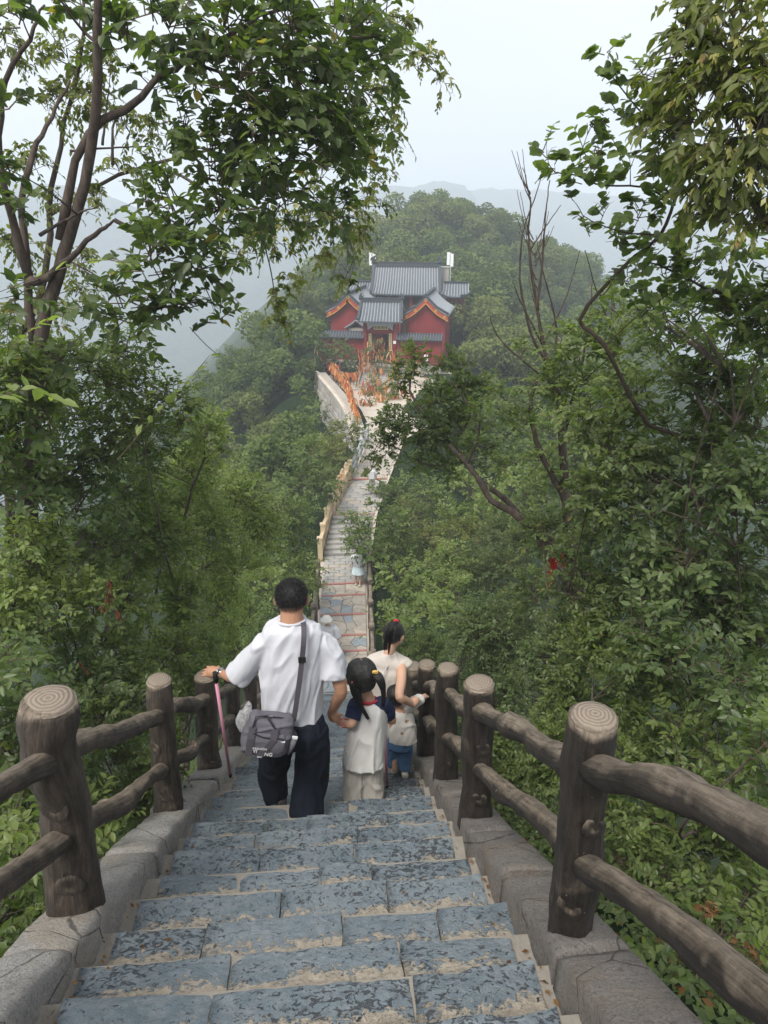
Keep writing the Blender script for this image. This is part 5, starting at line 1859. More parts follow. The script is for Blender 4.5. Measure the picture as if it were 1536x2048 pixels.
right_poly = [(900, 1290), (960, 1180), (1010, 1150), (1090, 1060), (1130, 900), (1080, 800), (1100, 690), (1180, 620), (1260, 600), (1400, 580), (1536, 560), (1600, 600), (1600, 2080), (1340, 2080), (1230, 1930), (1190, 1800), (1220, 1640), (1060, 1560), (1020, 1640), (985, 1590), (985, 1420), (900, 1400)]
thicket(right_poly, 88, RD, [
    (1480, 1950, 'low shrub with oval leaves and dry brown bits in the bottom right corner', 'mid', 0.068, LEAF8, 2.6, 'shrub'),
    (1250, 1850, 'young weedy shrub growing beside the near right log post', 'mid', 0.055, LEAF8, 2.2, 'shrub'),
    (1470, 1600, 'shrub with opposite oval leaves above the near right rail', 'mid', 0.07, LEAF8, 2.6, 'shrub'),
    (1450, 1300, 'wide shrub with large blue green leaves at the right edge', 'blue', 0.085, LEAF8, 3.0, 'shrub'),
    (1400, 1050, 'shrub with layered drooping leaf sprays right of the thick trunk', 'blue', 0.08, LEAF8, 3.0, 'shrub'),
    (1150, 1450, 'small leaved green shrub behind the second right log post', 'mid', 0.052, LEAF8, 3.0, 'shrub'),
    (1020, 1320, 'dense dark shrub behind the far right log posts', 'blue', 0.05, LEAF8, 3.2, 'shrub'),
    (1180, 1150, 'shrub around the base of the thick brown trunk', 'dark', 0.06, LEAF8, 2.6, 'shrub'),
    (1450, 800, 'leafy bush with yellowish seed bunches under the round leaved tree', 'dark', 0.075, LEAF8, 2.8, 'shrub'),
    (1230, 800, 'upright bush of green saplings right of the bare twigs', 'mid', 0.07, LEAF8, 2.0, 'shrub'),
    (1350, 660, 'thin saplings under the round leaved tree against the fog', 'mid', 0.068, LEAF8, 1.6, 'shrub'),
], 71, single=170, tone=.08)

# ---- left flank shrubs -------------------------------------------------
LD = [(0, 1900, 2.0), (100, 1700, 2.5), (0, 1400, 2.9), (250, 1500, 3.5), (200, 1250, 4.2), (400, 1450, 4.8), (0, 1100, 4.0), (350, 1250, 6.0), (450, 1150, 8.5), (530, 1250, 9.5), (200, 950, 5.5), (400, 950, 7.5), (0, 800, 4.6), (300, 780, 6.0), (420, 860, 7.0), (480, 1000, 9.5)]
left_poly = [(-60, 640), (60, 660), (180, 650), (280, 690), (340, 800), (420, 830), (440, 880), (380, 920), (500, 940), (520, 1010), (560, 1090), (560, 1280), (480, 1330), (480, 1480), (420, 1400), (370, 1520), (290, 1640), (190, 1760), (60, 1850), (-60, 1900)]
thicket(left_poly, 84, LD, [
    (40, 1650, 'shrub with broad oval leaves pushing through the near left rails', 'mid', 0.07, LEAF8, 2.6, 'shrub'),
    (100, 1380, 'shrub with broad blue green leaves behind the near left post', 'blue', 0.07, LEAF8, 2.8, 'shrub'),
    (330, 1450, 'low dark shrub between the second and third left posts', 'dark', 0.055, LEAF8, 2.6, 'shrub'),
    (300, 1220, 'shrub with hanging dry red leaves left of the man', 'mid', 0.065, LEAF8, 3.4, 'shrub'),
    (60, 1150, 'bushy mid green shrub at the left edge beneath the tall tree', 'light', 0.065, LEAF8, 3.6, 'shrub'),
    (150, 960, 'shrub with large soft grey green leaves below the tall tree', 'blue', 0.078, LEAF8, 3.4, 'shrub'),
    (380, 960, 'small tree with flat leaf sprays left of the temple slope', 'light', 0.068, LEAF8, 3.4, 'tree'),
    (60, 780, 'dense dark foliage bush around the tall trunk', 'mid', 0.065, LEAF8, 3.4, 'shrub'),
    (300, 800, 'bush with dark leaf sprays reaching out over the misty valley', 'dark', 0.062, LEAF8, 2.6, 'shrub'),
    (480, 1180, 'pale green shrub behind the man on his left', 'light', 0.06, LEAF8, 2.8, 'shrub'),
], 81, single=170, tone=.16)
# lone shoot against the mist
plant('tall_shoot', 'lone reddish shoot with pale leaves standing against the misty valley', 'plant', [], 0.11, 'light', LEAF8, base=(-2.4, 5.5, ground_z(-2.4, 5.5)), seed=91, stem=False, shoots=[([(235, 920, 4.6), (320, 820, 4.6), (370, 770, 4.6), (420, 710, 4.6)], 0.1, 11), ([(260, 900, 4.8), (300, 780, 4.8), (312, 700, 4.8)], 0.07, 9)], n_single=40)
plant('overhanging_shoot', 'pale green leafy shoot crossing in front of the tall trunk', 'plant', [], 0.11, 'light', LEAF8, base=(-2.6, 3.2, ground_z(-2.6, 3.2)), seed=92, stem=False, shoots=[([(-60, 800, 2.6), (10, 790, 2.7), (60, 775, 2.8), (120, 800, 2.9)], 0.09, 12), ([(-40, 600, 3.3), (100, 545, 3.4), (200, 520, 3.4), (270, 530, 3.4)], 0.07, 9), ([(20, 700, 3.0), (60, 660, 3), (100, 640, 3)], 0.08, 8)], n_single=60)

# ---- trees beside the path --------------------------------------------
MDL = [(560, 1050, 15), (620, 1180, 15), (560, 1230, 11), (480, 1250, 9.5), (560, 1320, 9), (520, 1010, 15), (600, 960, 22), (650, 1000, 22), (690, 900, 30)]
thicket([(500, 1000), (560, 960), (640, 880), (715, 860), (715, 900), (675, 960), (635, 1030), (610, 1130), (590, 1240), (590, 1330), (470, 1340), (450, 1200), (470, 1080)], 62, MDL, [
    (560, 1060, 'light green tree left of the cream stone balustrade', 'mid', 0.13, LEAF4, 2.4, 'tree'),
    (600, 1200, 'yellow green tree below the lower stairs on the left', 'light', 0.11, LEAF4, 2.4, 'tree'),
    (620, 960, 'round green tree below the retaining wall', 'mid', 0.17, LEAF4, 2.5, 'tree'),
    (500, 1280, 'leafy green bush just left of the man and beyond the log railing', 'mid', 0.075, LEAF8, 2.6, 'shrub'),
    (690, 890, 'olive green tree beside the grey railing', 'yellow', 0.18, LEAF4, 2.4, 'tree'),
], 101, single=0, per=10)
MDR = [(760, 1000, 24), (850, 1050, 22), (950, 1000, 20), (760, 1100, 19), (830, 1160, 14.5), (900, 1160, 13), (765, 1230, 15.5), (790, 1250, 12.5), (880, 1250, 10), (950, 1200, 10), (860, 1330, 7.6), (800, 1330, 9.5), (980, 1150, 12), (1000, 1000, 16), (820, 960, 26)]
thicket([(716, 1010), (750, 980), (750, 960), (800, 950), (880, 960), (960, 930), (1040, 960), (1060, 1080), (1000, 1180), (960, 1290), (900, 1330), (815, 1340), (770, 1300), (748, 1230), (752, 1150), (722, 1060)], 60, MDR, [
    (850, 1060, 'tall feathery yellow green tree right of the path steps', 'yellow', 0.15, LEAF4, 2.4, 'tree'),
    (745, 1060, 'slender leaved tree leaning over the path steps', 'mid', 0.14, LEAF4, 2.3, 'tree'),
    (950, 1000, 'bright feathery green tree behind the crooked tree', 'light', 0.15, LEAF4, 2.4, 'tree'),
    (800, 980, 'mid green tree beside the upper path', 'mid', 0.16, LEAF4, 2.4, 'tree'),
    (830, 1170, 'pale green shrub with broad leaves right of the lower path', 'light', 0.14, LEAF8, 2.2, 'shrub'),
    (910, 1200, 'light green bush behind the woman and right of her head', 'light', 0.105, LEAF8, 2.3, 'shrub'),
    (870, 1300, 'mid green shrub beyond the far right log posts', 'mid', 0.06, LEAF8, 3.0, 'shrub'),
    (1000, 1120, 'dark fine leaved tree left of the thick brown trunk', 'dark', 0.08, LEAF8, 3.0, 'tree'),
], 111, single=60, per=10)

thicket([(1040, 860), (1200, 850), (1230, 1000), (1150, 1120), (1040, 1060)], 62, [(1050, 900, 17), (1200, 900, 14), (1150, 1050, 12)], [
    (1100, 930, 'leafy tree seen through the twigs left of the thick brown trunk', 'mid', 0.13, LEAF4, 2.6, 'tree'),
    (1180, 1000, 'shaded bushy tree behind the thick brown trunk', 'dark', 0.11, LEAF4, 2.8, 'tree'),
], 121, single=0, per=10)


def ground_cover(name, xa, xb, ya, yb, n, leaf, mat, seed, lift=.1):
    r = np.random.default_rng(seed)
    P_ = []
    for k in range(n):
        y = r.uniform(ya, yb); x = r.uniform(xa, xb)
        P_.append((x, y, ground_z(x, y) + r.uniform(0, lift) + .1 * max(0, nz((x * 2, y * 2, 1)))))
    P_ = np.array(P_)
    D = unit(r.normal(size=(n, 3)) * [1, 1, .35] + [0, 0, .25])
    S = leaf * r.uniform(.5, 1.3, n)
    V, Fq = leaf_arrays(LEAF4, P_, D, unit(np.array([0, 0, 1.]) + r.normal(size=(n, 3)) * .35), S, S * .6)
    return tag(put(name, fast_mesh(name, V, Fq, mat, np.repeat(np.clip(.4 + r.normal(size=n) * .17, .02, .93), 5))), kind='stuff')


ground_cover('ground_cover', 1.0, 2.6, .4, 9, 12000, .042, G['mid'], 7, .25)
ground_cover('ground_cover', -3.0, -1.3, .8, 10, 9000, .05, G['mid'], 8, .22)
G['dry'] = leaf_mat('dry_leaf', (.06, .03, .014), (.15, .075, .03), (.26, .15, .06), .8, .15, .2)
G['dryred'] = leaf_mat('dry_red_leaf', (.06, .02, .013), (.12, .04, .024), (.18, .075, .04), .8, .15, .2)
ground_cover('leaf_litter', 1.0, 2.4, .4, 7, 260, .05, G['dry'], 9, .2)
# fallen leaves caught in the corners of the steps
r_ = np.random.default_rng(12)
P_ = []
for k in range(260):
    i = r_.integers(8, 24); y0, y1 = NOS[i - 1], NOS[i]
    side = r_.random()
    x = -.97 + abs(r_.normal()) * .05 if side < .45 else (.68 - abs(r_.normal()) * .04 if side < .9 else r_.uniform(-.9, .6))
    P_.append((x, y0 + (y1 - y0) * r_.uniform(.05, .9), nos_z(y1) + .006))
P_ = np.array(P_); n = len(P_)
S = .026 * r_.uniform(.4, 1.2, n)
V, Fq = leaf_arrays(LEAF4, P_, unit(r_.normal(size=(n, 3)) * [1, 1, .2]), unit(np.array([0, 0, 1.]) + r_.normal(size=(n, 3)) * .3), S, S * .55)
tag(put('fallen_leaves', fast_mesh('fallen_leaves', V, Fq, G['dry'], np.repeat(r_.uniform(.1, .9, n), 5))), kind='stuff')
# dry red leaves hanging in the shrub left of the man
Pd = Plant(77)
for (px, py, rp) in ((222, 1165, 16), (228, 1195, 18), (236, 1225, 14), (150, 1330, 14), (205, 1215, 10)):
    c = at(px, py, 4.0); Pd.blob(c, rp * zc(c) / F_PX, .06, 1.0, .3, 8, .08, 0, .6, hang=1.6, inner=.3)
hr_ = [o for o in COL.objects if o.get('label', '').startswith('shrub with hanging dry red')][0]
Pd.build(hr_, LEAF4, G['dryred'], 0, B['twig'], 'dry_leaves')
Pd = Plant(78)
for (px, py, rp) in ((1410, 1850, 40), (1480, 1910, 40), (1350, 1900, 30), (1400, 1960, 30)):
    c = at(px, py, 2.05); Pd.blob(c, rp * zc(c) / F_PX, .045, 1.0, .5, 7, .1, 0, .4, hang=.4, inner=.3)
hr_ = [o for o in COL.objects if o.get('label', '').startswith('low shrub with oval leaves and dry')][0]
Pd.build(hr_, LEAF4, G['dry'], 0, B['twig'], 'dry_leaves')

plant('leaning_tree', 'soft green tree leaning in over the right half of the path steps', 'tree', [(708, 1052, 19.5, 26), (703, 1076, 19.3, 24), (722, 1092, 19, 28), (718, 1115, 18.8, 20), (742, 1060, 19.5, 30), (693, 1037, 20, 15), (745, 1110, 18.8, 24), (720, 1112, 17.9, 17), (736, 1104, 17.9, 20), (706, 1105, 18, 12)], .15, 'mid', LEAF4, seed=131, cov=2.4, base=(1.5, 19.2, -9.9), trunk_r=.05)
plant('roadside_bush', 'rounded green bush on the right edge of the upper path', 'shrub', [(752, 985, 24, 20), (744, 1012, 23, 14), (758, 1025, 23, 18), (770, 1000, 24, 22)], .16, 'mid', LEAF4, seed=132, cov=2.4, base=(1.95, 23.5, -9.2), trunk_r=.03)
plant('roadside_bush', 'olive green bush crowding the right edge of the path below the plaza', 'shrub', [(776, 938, 29, 20), (785, 905, 32, 20), (798, 880, 34, 22), (766, 962, 26.5, 14)], .2, 'yellow', LEAF4, seed=133, cov=2.4, base=(3.0, 30, -9.5), trunk_r=.03)

thicket([(585, 770), (632, 760), (640, 880), (590, 900)], 38, [(600, 800, 42), (620, 880, 37)], [(610, 830, 'low green bushes under the curved retaining wall', 'far', .24, LEAF4, 2.6, 'shrub')], 141, single=0, per=9, twigs=False)
thicket([(380, 800), (470, 700), (560, 620), (610, 560), (640, 600), (560, 700), (460, 800), (400, 860)], 44, [(420, 800, 50), (520, 690, 58), (600, 590, 70)], [
    (440, 780, 'scrub along the lower skyline of the slope left of the temple', 'far', .26, LEAF4, 2.6, 'shrub'),
    (570, 640, 'scrub along the upper skyline of the slope left of the temple', 'far2', .28, LEAF4, 2.6, 'shrub')], 142, single=0, per=9, twigs=False)

# ---- the wood on the hill ---------------------------------------------
def hill_crown(seed, mat, leaf, n=1500):
    """crown of unit height 1 (radius about .5), leaf clumps on lumpy sub-crowns"""
    r = np.random.default_rng(seed)
    k = 14
    cs = np.column_stack([r.normal(size=k) * .23, r.normal(size=k) * .23, r.uniform(.3, .9, k)])
    rs = r.uniform(.1, .24, k)
    w = rs ** 2; which = r.choice(k, n, p=w / w.sum())
    u = unit(r.normal(size=(n, 3)) + [0, 0, .3])
    Pp = cs[which] + u * rs[which, None] * r.uniform(.75, 1.08, (n, 1))
    D = unit(u * .5 + r.normal(size=(n, 3)) * .8 + [0, 0, -.2])
    Nn = unit(u + r.normal(size=(n, 3)) * .45 + [0, 0, .5])
    S = leaf * r.uniform(.6, 1.3, n)
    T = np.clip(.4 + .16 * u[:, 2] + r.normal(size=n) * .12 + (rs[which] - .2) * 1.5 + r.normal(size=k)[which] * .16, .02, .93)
    V, Fq = leaf_arrays(LEAF2, Pp, D, Nn, S, S * .75)
    return fast_mesh('crown', V, Fq, mat, np.repeat(T, 4))


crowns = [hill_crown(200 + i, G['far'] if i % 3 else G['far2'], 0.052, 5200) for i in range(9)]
tm = MB()
tm.tube([(0, 0, -.3), (.01, .01, .2), (0, .02, .5)], [.03, .022, .012], 6)
tm.tube([(0, .01, .2), (.12, .05, .45)], [.014, .006], 5)
tm.tube([(0, .01, .25), (-.1, -.08, .5)], [.014, .006], 5)
_t = tm.build('trunk', B['dark'])
hill_trunk = _t.data
bpy.data.objects.remove(_t)


def hill_tree(p, h, wmul, k, label, group, rg, name='broadleaf_tree'):
    root = empty(name, p, label, 'tree', group)
    root.rotation_euler.z = rg.uniform(0, 6.28)
    root.scale = (h * wmul, h * wmul, h)
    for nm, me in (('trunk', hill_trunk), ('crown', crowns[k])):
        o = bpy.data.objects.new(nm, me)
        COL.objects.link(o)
        o.parent = root


def in_temple(x, y):
    return 43.5 < y < 68 and -2.0 < x < 12.5


rg = random.Random(5)
placed = []
SKY = [(200, 1150), (330, 975), (400, 840), (480, 718), (560, 640), (630, 548), (690, 492), (760, 430), (830, 382), (905, 365), (960, 395), (1000, 430), (1050, 468), (1100, 490), (1160, 515), (1200, 560), (1300, 660)]
ntree = 0
for k in range(9000):
    y = rg.uniform(27, 128)
    x = rg.uniform(-34, 62)
    if in_temple(x, y): continue
    if y < 46:
        xl, xr, _ = path_at(y)
        if xl - 1.6 < x < xr + 1.4: continue
    z = ground_z(x, y)
    px, py, c = proj((x, y, z + 2))
    if not (330 < px < 1260 and py < 1000): continue
    if px > 1000 and py > 800: continue
    sp = 2.2 if y < 62 else 3.05
    if any((x - a) ** 2 + (y - b) ** 2 < sp * sp for a, b in placed): continue
    h = (rg.uniform(3.4, 5.2) if y < 62 else rg.uniform(3.8, 6.2))
    if y < 46: h = rg.uniform(2.6, 4.0)
    # do not bury the temple or the plaza
    if 44 < y < 60 and (x < 0 or x > 9):
        tp = proj((x, y, z + h * .9))
        if 640 < tp[0] < 890 and tp[1] < 735: h *= .55
    if y < 46:
        tp = proj((x, y, z + h * .9))
        if 632 < tp[0] < 860 and tp[1] < 860: continue
    hr = h * .62 / c * F_PX * 1.0
    tx_, ty_, _ = proj((x, y, z + h * .92))
    if y < 60 and tx_ + hr * .75 > 642 and tx_ - hr * .6 < 890 and ty_ < 742: continue
    if y < 47.5 and tx_ + hr * .7 > 628 and tx_ - hr * .7 < 702 and ty_ < 842:
        h *= .5; hr *= .5
        if tx_ + hr * .8 > 628 and tx_ - hr < 702 and proj((x, y, z + h * .92))[1] < 842: continue
    sk = next((a[1] + (b[1] - a[1]) * (tx_ - a[0]) / (b[0] - a[0]) for a, b in zip(SKY, SKY[1:]) if a[0] <= tx_ <= b[0]), 0)
    if ty_ < sk:
        h *= .62
        if proj((x, y, z + h * .92))[1] < sk: continue
    placed.append((x, y))
    if px < 640 and y < 80: lab, grp = 'leafy tree on the steep wooded slope left of the temple', 'trees on the slope left of the temple'
    elif y < 75 and px > 860: lab, grp = 'leafy tree on the slope right of the temple', 'trees on the slope right of the temple'
    elif px > 960: lab, grp = 'hazy tree on the long foggy ridge right of the hilltop', 'trees on the foggy right ridge'
    else: lab, grp = 'hazy tree on the rounded wooded hill behind the temple', 'trees on the hill behind the temple'
    kk = rg.randrange(9)
    if 'behind the temple' in lab: lab += ', near its summit' if ty_ < 455 else (', on its left flank' if tx_ < 700 else (', just above the roofs' if tx_ < 930 else ', on its right flank'))
    elif 'left of the temple' in lab: lab += ', on its upper part' if ty_ < 680 else (', at its foot' if ty_ > 830 else ', halfway down')
    elif 'right of the temple' in lab: lab += ', beside the red walls' if tx_ < 960 else ', farther down'
    if kk % 3 == 0: lab = lab.replace('leafy tree', 'olive green tree').replace('hazy tree', 'hazy olive green tree')
    hill_tree((x, y, z - .2), h, rg.uniform(1.0, 1.35), kk, lab, grp, rg)
    ntree += 1
print('hill trees', ntree)
# ------------------------------------------------------------------ people
def skin_mat(name, c):
    m = NT(name)
    co = m.coord('Object')
    col = m.mix(m.noise(co, 18, 4), tuple(x * .9 for x in c), tuple(min(1, x * 1.1) for x in c))
    m.bsdf(col, .5, m.bump(m.noise(co, 120, 3), .12, .004), .35, Subsurface_Weight=.08, Subsurface_Radius=(.02, .008, .004))
    return m.mat


def cloth_mat(name, c, wr=.5, var=.06, weave=400, rough=.85):
    m = NT(name)
    co = m.coord('Object')
    col = m.mix(m.noise(co, 5, 4), tuple(x * (1 - var) for x in c), tuple(min(.92, x * (1 + var)) for x in c))
    h = m.math('ADD', m.math('MULTIPLY', m.noise(co, weave, 2), .12), m.noise(m.mapv(co, (1, 1, .45)), 13, 3, .5, .8))
    m.bsdf(col, rough, m.bump(h, wr, .012), .15)
    return m.mat


M['skin_m'] = skin_mat('tanned_skin', (0.42, 0.225, 0.14))
M['skin_w'] = skin_mat('light_skin', (0.56, 0.34, 0.235))
M['skin_c'] = skin_mat('child_skin', (0.52, 0.31, 0.21))
M['hair'] = plain('black_hair', (0.011, 0.0095, 0.009), .42, .45, var=.3, scale=30, bump=.5, bscale=160)
M['tee'] = cloth_mat('white_cotton', (0.54, 0.545, 0.585))
M['navy'] = cloth_mat('dark_navy_cloth', (0.009, 0.012, 0.02), .6)
M['offwhite'] = cloth_mat('off_white_cotton', (0.6, 0.59, 0.57))
M['linen'] = cloth_mat('pale_linen', (0.52, 0.49, 0.44), .8)
M['sheer'] = cloth_mat('cream_sheer_blouse', (0.56, 0.51, 0.46), .4)
M['navysleeve'] = cloth_mat('navy_sleeve', (0.02, 0.028, 0.07), .5)
M['denim'] = cloth_mat('blue_denim', (0.07, 0.145, 0.27), .7, .25)
M['redrib'] = plain('red_rib_collar', (0.35, 0.03, 0.05), .8)
M['pinkband'] = plain('coral_hair_band', (0.8, 0.22, 0.2), .6)
M['redband'] = plain('red_hair_band', (0.5, 0.03, 0.04), .6)
M['bag'] = cloth_mat('grey_nylon', (0.115, 0.11, 0.128), .5, .1, 600, .6)
M['strap'] = plain('dark_grey_webbing', (0.07, 0.063, 0.075), .7)
M['pink'] = plain('pink_pole', (0.62, 0.27, 0.38), .35, .5, var=.05)
M['black'] = plain('black_rubber', (0.012, 0.012, 0.012), .6)
M['metal'] = plain('steel', (0.5, 0.5, 0.5), .25, .5, 1.0)
M['shoe'] = plain('black_shoe', (0.02, 0.018, 0.018), .6)
M['paleshoe'] = plain('pale_shoe', (0.6, 0.57, 0.5), .7)
M['print'] = plain('white_print', (0.75, 0.75, 0.75), .7)
M['plastic'] = None
_pl = NT('clear_plastic_bag')
_n = _pl.noise(_pl.coord('Object'), 45, 5, .7, 1.5)
_b = _pl.bsdf(_pl.ramp(_n, [(.3, (.35, .36, .36)), (.7, (.8, .81, .82))]), .18, _pl.bump(_n, 1.0, .02), .6)
_tr = _pl.n('BsdfTransparent'); _mx = _pl.n('MixShader', {0: .35})
_pl.t.links.new(_b.outputs[0], _mx.inputs[1]); _pl.t.links.new(_tr.outputs[0], _mx.inputs[2]); _pl.t.links.new(_mx.outputs[0], _pl.out.inputs[0])
M['plastic'] = _pl.mat


def loft(mb, rings, seg=20, axes=None, p=2.3):
    """rings: (centre, half width, half depth); axes: lateral and forward vectors"""
    A, Fv = axes
    vs = []
    for (c, wx, wy) in rings:
        for k in range(seg):
            th = 2 * pi * k / seg
            cx, sy = cos(th), sin(th)
            x = abs(cx) ** (2 / p) * (1 if cx >= 0 else -1); y = abs(sy) ** (2 / p) * (1 if sy >= 0 else -1)
            vs.append(Vector(c) + A * (x * wx) + Fv * (y * wy))
    fs = []
    n = len(rings)
    for j in range(n - 1):
        for k in range(seg):
            k2 = (k + 1) % seg
            fs.append((j * seg + k, j * seg + k2, (j + 1) * seg + k2, (j + 1) * seg + k))
    fs.append(tuple(range(seg))[::-1]); fs.append(tuple((n - 1) * seg + k for k in range(seg)))
    # wind outward whichever way the rings run
    up = (Vector(rings[-1][0]) - Vector(rings[0][0])).dot(A.cross(Fv))
    if up < 0: fs = [f[::-1] for f in fs]
    return mb.add(vs, fs)


def sring(rings, n):
    """smooth interpolation of rings"""
    data = [list(c) + [w, d] for c, w, d in rings]
    return [(Vector(q[:3]), float(q[3]), float(q[4])) for q in spline(data, n)]


def stube(mb, pts, rad, n=14, seg=10, ell=None):
    data = [list(p) + [r] for p, r in zip(pts, rad)]
    q = spline(data, n)
    return mb.tube([Vector(a[:3]) for a in q], [max(.002, float(a[3])) for a in q], seg, ell=ell)


def organic(name, mb, voxel, mat, parent, smooth=4, wr=None):
    me = bpy.data.meshes.new(name)
    me.from_pydata(mb.v, [], mb.f)
    t = bpy.data.objects.new('tmp', me)
    COL.objects.link(t)
    r = t.modifiers.new('r', 'REMESH'); r.mode = 'VOXEL'; r.voxel_size = voxel; r.adaptivity = 0
    if smooth:
        s = t.modifiers.new('s', 'SMOOTH'); s.factor = .5; s.iterations = smooth
    dg = bpy.context.evaluated_depsgraph_get()
    out = bpy.data.meshes.new_from_object(t.evaluated_get(dg))
    bpy.data.objects.remove(t)
    out.name = name
    n = len(out.vertices)
    if wr and n:
        co = np.zeros(n * 3, np.float32); out.vertices.foreach_get('co', co); co = co.reshape(-1, 3)
        no = np.zeros(n * 3, np.float32); out.vertices.foreach_get('normal', no); no = no.reshape(-1, 3)
        amp, freq, dirv, seed = wr
        d = np.array(dirv, float); d /= np.linalg.norm(d)
        h = np.empty(n)
        for i, p in enumerate(co):
            al = float(p @ d)
            q = p - d * al * .78
            a = noise.noise(Vector((q[0] * freq + seed, q[1] * freq, q[2] * freq))) + .35 * noise.noise(Vector((p[0] * freq * .6, p[1] * freq * .6 + seed, p[2] * freq * .6)))
            b = noise.noise(Vector((q[0] * freq * 2.3, q[1] * freq * 2.3 + seed, q[2] * freq * 2.3)))
            h[i] = max(0.0, 1 - abs(a) * 3.6) * 1.1 + b * .5
        co = co + no * (amp * (h - .2))[:, None]
        out.vertices.foreach_set('co', co.astype(np.float32).ravel())
    out.materials.clear(); out.materials.append(mat)
    out.polygons.foreach_set('use_smooth', np.ones(len(out.polygons), bool))
    out.update()
    return put(name, out, parent)


def hand(mb, wrist, d, palm_n, L=.18, curl=.3, spread=.16, thumb=1, scale=1.0):
    """palm and five fingers; d: pointing direction, palm_n: back-of-hand normal, thumb: +1/-1 side"""
    d = Vector(d).normalized(); nn = Vector(palm_n); nn = (nn - d * nn.dot(d)).normalized(); s = d.cross(nn) * thumb
    w = Vector(wrist)
    pl = L * .52
    mb.tube([w - d * .01, w + d * pl * .35, w + d * pl * .8, w + d * pl], [L * .17, L * .23, L * .245, L * .2], 12, ell=(1, 1))
    flat = Matrix.Identity(3)
    lens = [.42, .48, .45, .36]
    for k in range(4):
        o = (1.5 - k) * L * .125
        b = w + d * pl * .86 + s * o
        fd = (d + s * (1.5 - k) * spread).normalized()
        fl = lens[k] * L
        p1 = b + fd * fl * .45 - nn * fl * .10 * curl
        d2 = (fd - nn * curl).normalized(); p2 = p1 + d2 * fl * .3
        d3 = (fd - nn * curl * 2.2).normalized(); p3 = p2 + d3 * fl * .25
        r = L * .052
        mb.tube([b - fd * .02, b, p1, p2, p3], [r * 1.1, r * 1.1, r, r * .92, r * .7], 8)
    tb = w + d * pl * .28 + s * L * .17
    td = (d * .6 + s * .8 - nn * .2).normalized()
    t1 = tb + td * L * .18; t2 = t1 + (td * .5 + d * .7 - nn * curl).normalized() * L * .15
    mb.tube([w + d * pl * .15 + s * L * .06, tb, t1, t2], [L * .085, L * .075, L * .062, L * .045], 8)


def head(mb, c, R, face, up=Vector((0, 0, 1)), ears=True):
    """c: centre, R: half width; face: facing direction"""
    f = Vector(face).normalized(); s = f.cross(up).normalized(); u = s.cross(f)
    rot = Matrix((s, f, u)).transposed()
    mb.sphere(c, (R, R * 1.2, R * 1.2), 20, 14, rot=rot)
    mb.sphere(Vector(c) + f * R * .35 - u * R * .55, (R * .78, R * .85, R * .85), 16, 10, rot=rot)
    mb.tube([Vector(c) + f * R * 1.15 + u * R * .05, Vector(c) + f * R * 1.36 - u * R * .22, Vector(c) + f * R * 1.18 - u * R * .36], [R * .1, R * .17, R * .12], 8)
    for k in (-1, 1):
        mb.sphere(Vector(c) + f * R * 1.1 + s * k * R * .38 + u * R * .12, (R * .2, R * .1, R * .08), 8, 6, rot=rot)
        if ears:
            e = Vector(c) + s * k * R * 1.08 - f * R * .05 - u * R * .18
            mb.sphere(e, (R * .14, R * .24, R * .36), 8, 8, rot=rot)
    mb.sphere(Vector(c) + f * R * 1.05 - u * R * .68, (R * .3, R * .12, R * .1), 8, 6, rot=rot)
    return f, s, u


def face_marks(parent, c, R, f, s, u):
    """eyes, brows and mouth"""
    mb = MB()
    for k in (-1, 1): mb.sphere(Vector(c) + f * R * 1.1 + s * k * R * .38 - u * R * .04, (R * .14, R * .1, R * .07), 8, 6, rot=Matrix((s, f, u)).transposed())
    mb.build('eyes', M['black'], parent)


def fuzz(name, pts, nrm, L, wd, mat, parent, seed, jit=.5, lay=None):
    r = np.random.default_rng(seed)
    n = len(pts)
    D = unit(nrm * (1.0 if lay is None else .5) + (0 if lay is None else np.array(lay)) + r.normal(size=(n, 3)) * jit)
    V, Fq = leaf_arrays((np.array([(0, .5, 0), (0, -.5, 0), (1, 0, 0)], float), [(0, 1, 2)]), pts, D, unit(r.normal(size=(n, 3))), L * r.uniform(.6, 1.2, n), np.full(n, wd))
    o = put(name, fast_mesh(name, V, Fq, mat), parent)
    o['kind'] = 'stuff'
    return o


def short_hair(parent, c, R, f, s, u, seed):
    rot = Matrix((s, f, u)).transposed()
    mb = MB()
    mb.sphere(Vector(c) + u * R * .16 - f * R * .02, (R * 1.07, R * 1.26, R * 1.16), 22, 16, rot=rot)
    o = organic('hair', mb, R * .07, M['hair'], parent, 1)
    me = o.data
    c = Vector(c)
    kill = []
    bm = bmesh.new(); bm.from_mesh(me)
    for v in bm.verts:
        q = v.co - c
        x, y, z = q.dot(s) / R, q.dot(f) / R, q.dot(u) / R
        lim = -.72 + (0.5 if y > .1 else 0) + max(0, (abs(x) - .55)) * .9 + max(0, y) * .8
        if z < lim: kill.append(v)
        else: v.co += q.normalized() * R * (.02 * nz(q / R, 3.5) + .025 * nz(q / R, 9)) - q.normalized() * R * .05 * max(0, 1 - (z - lim) * 3)
    bmesh.ops.delete(bm, geom=kill, context='VERTS')
    bm.to_mesh(me); bm.free()
    r = np.random.default_rng(seed)
    P_ = np.array([v.co for v in me.vertices]); Nn = np.array([v.normal for v in me.vertices])
    i = r.integers(0, len(P_), 14000)
    # parts parent at the origin of the root: world coordinates already
    fuzz('hair_tips', P_[i] + r.normal(size=(14000, 3)) * R * .02, Nn[i], R * .2, R * .014, M['hair'], o, seed, .35, lay=(0, 0, -.35))
    return o


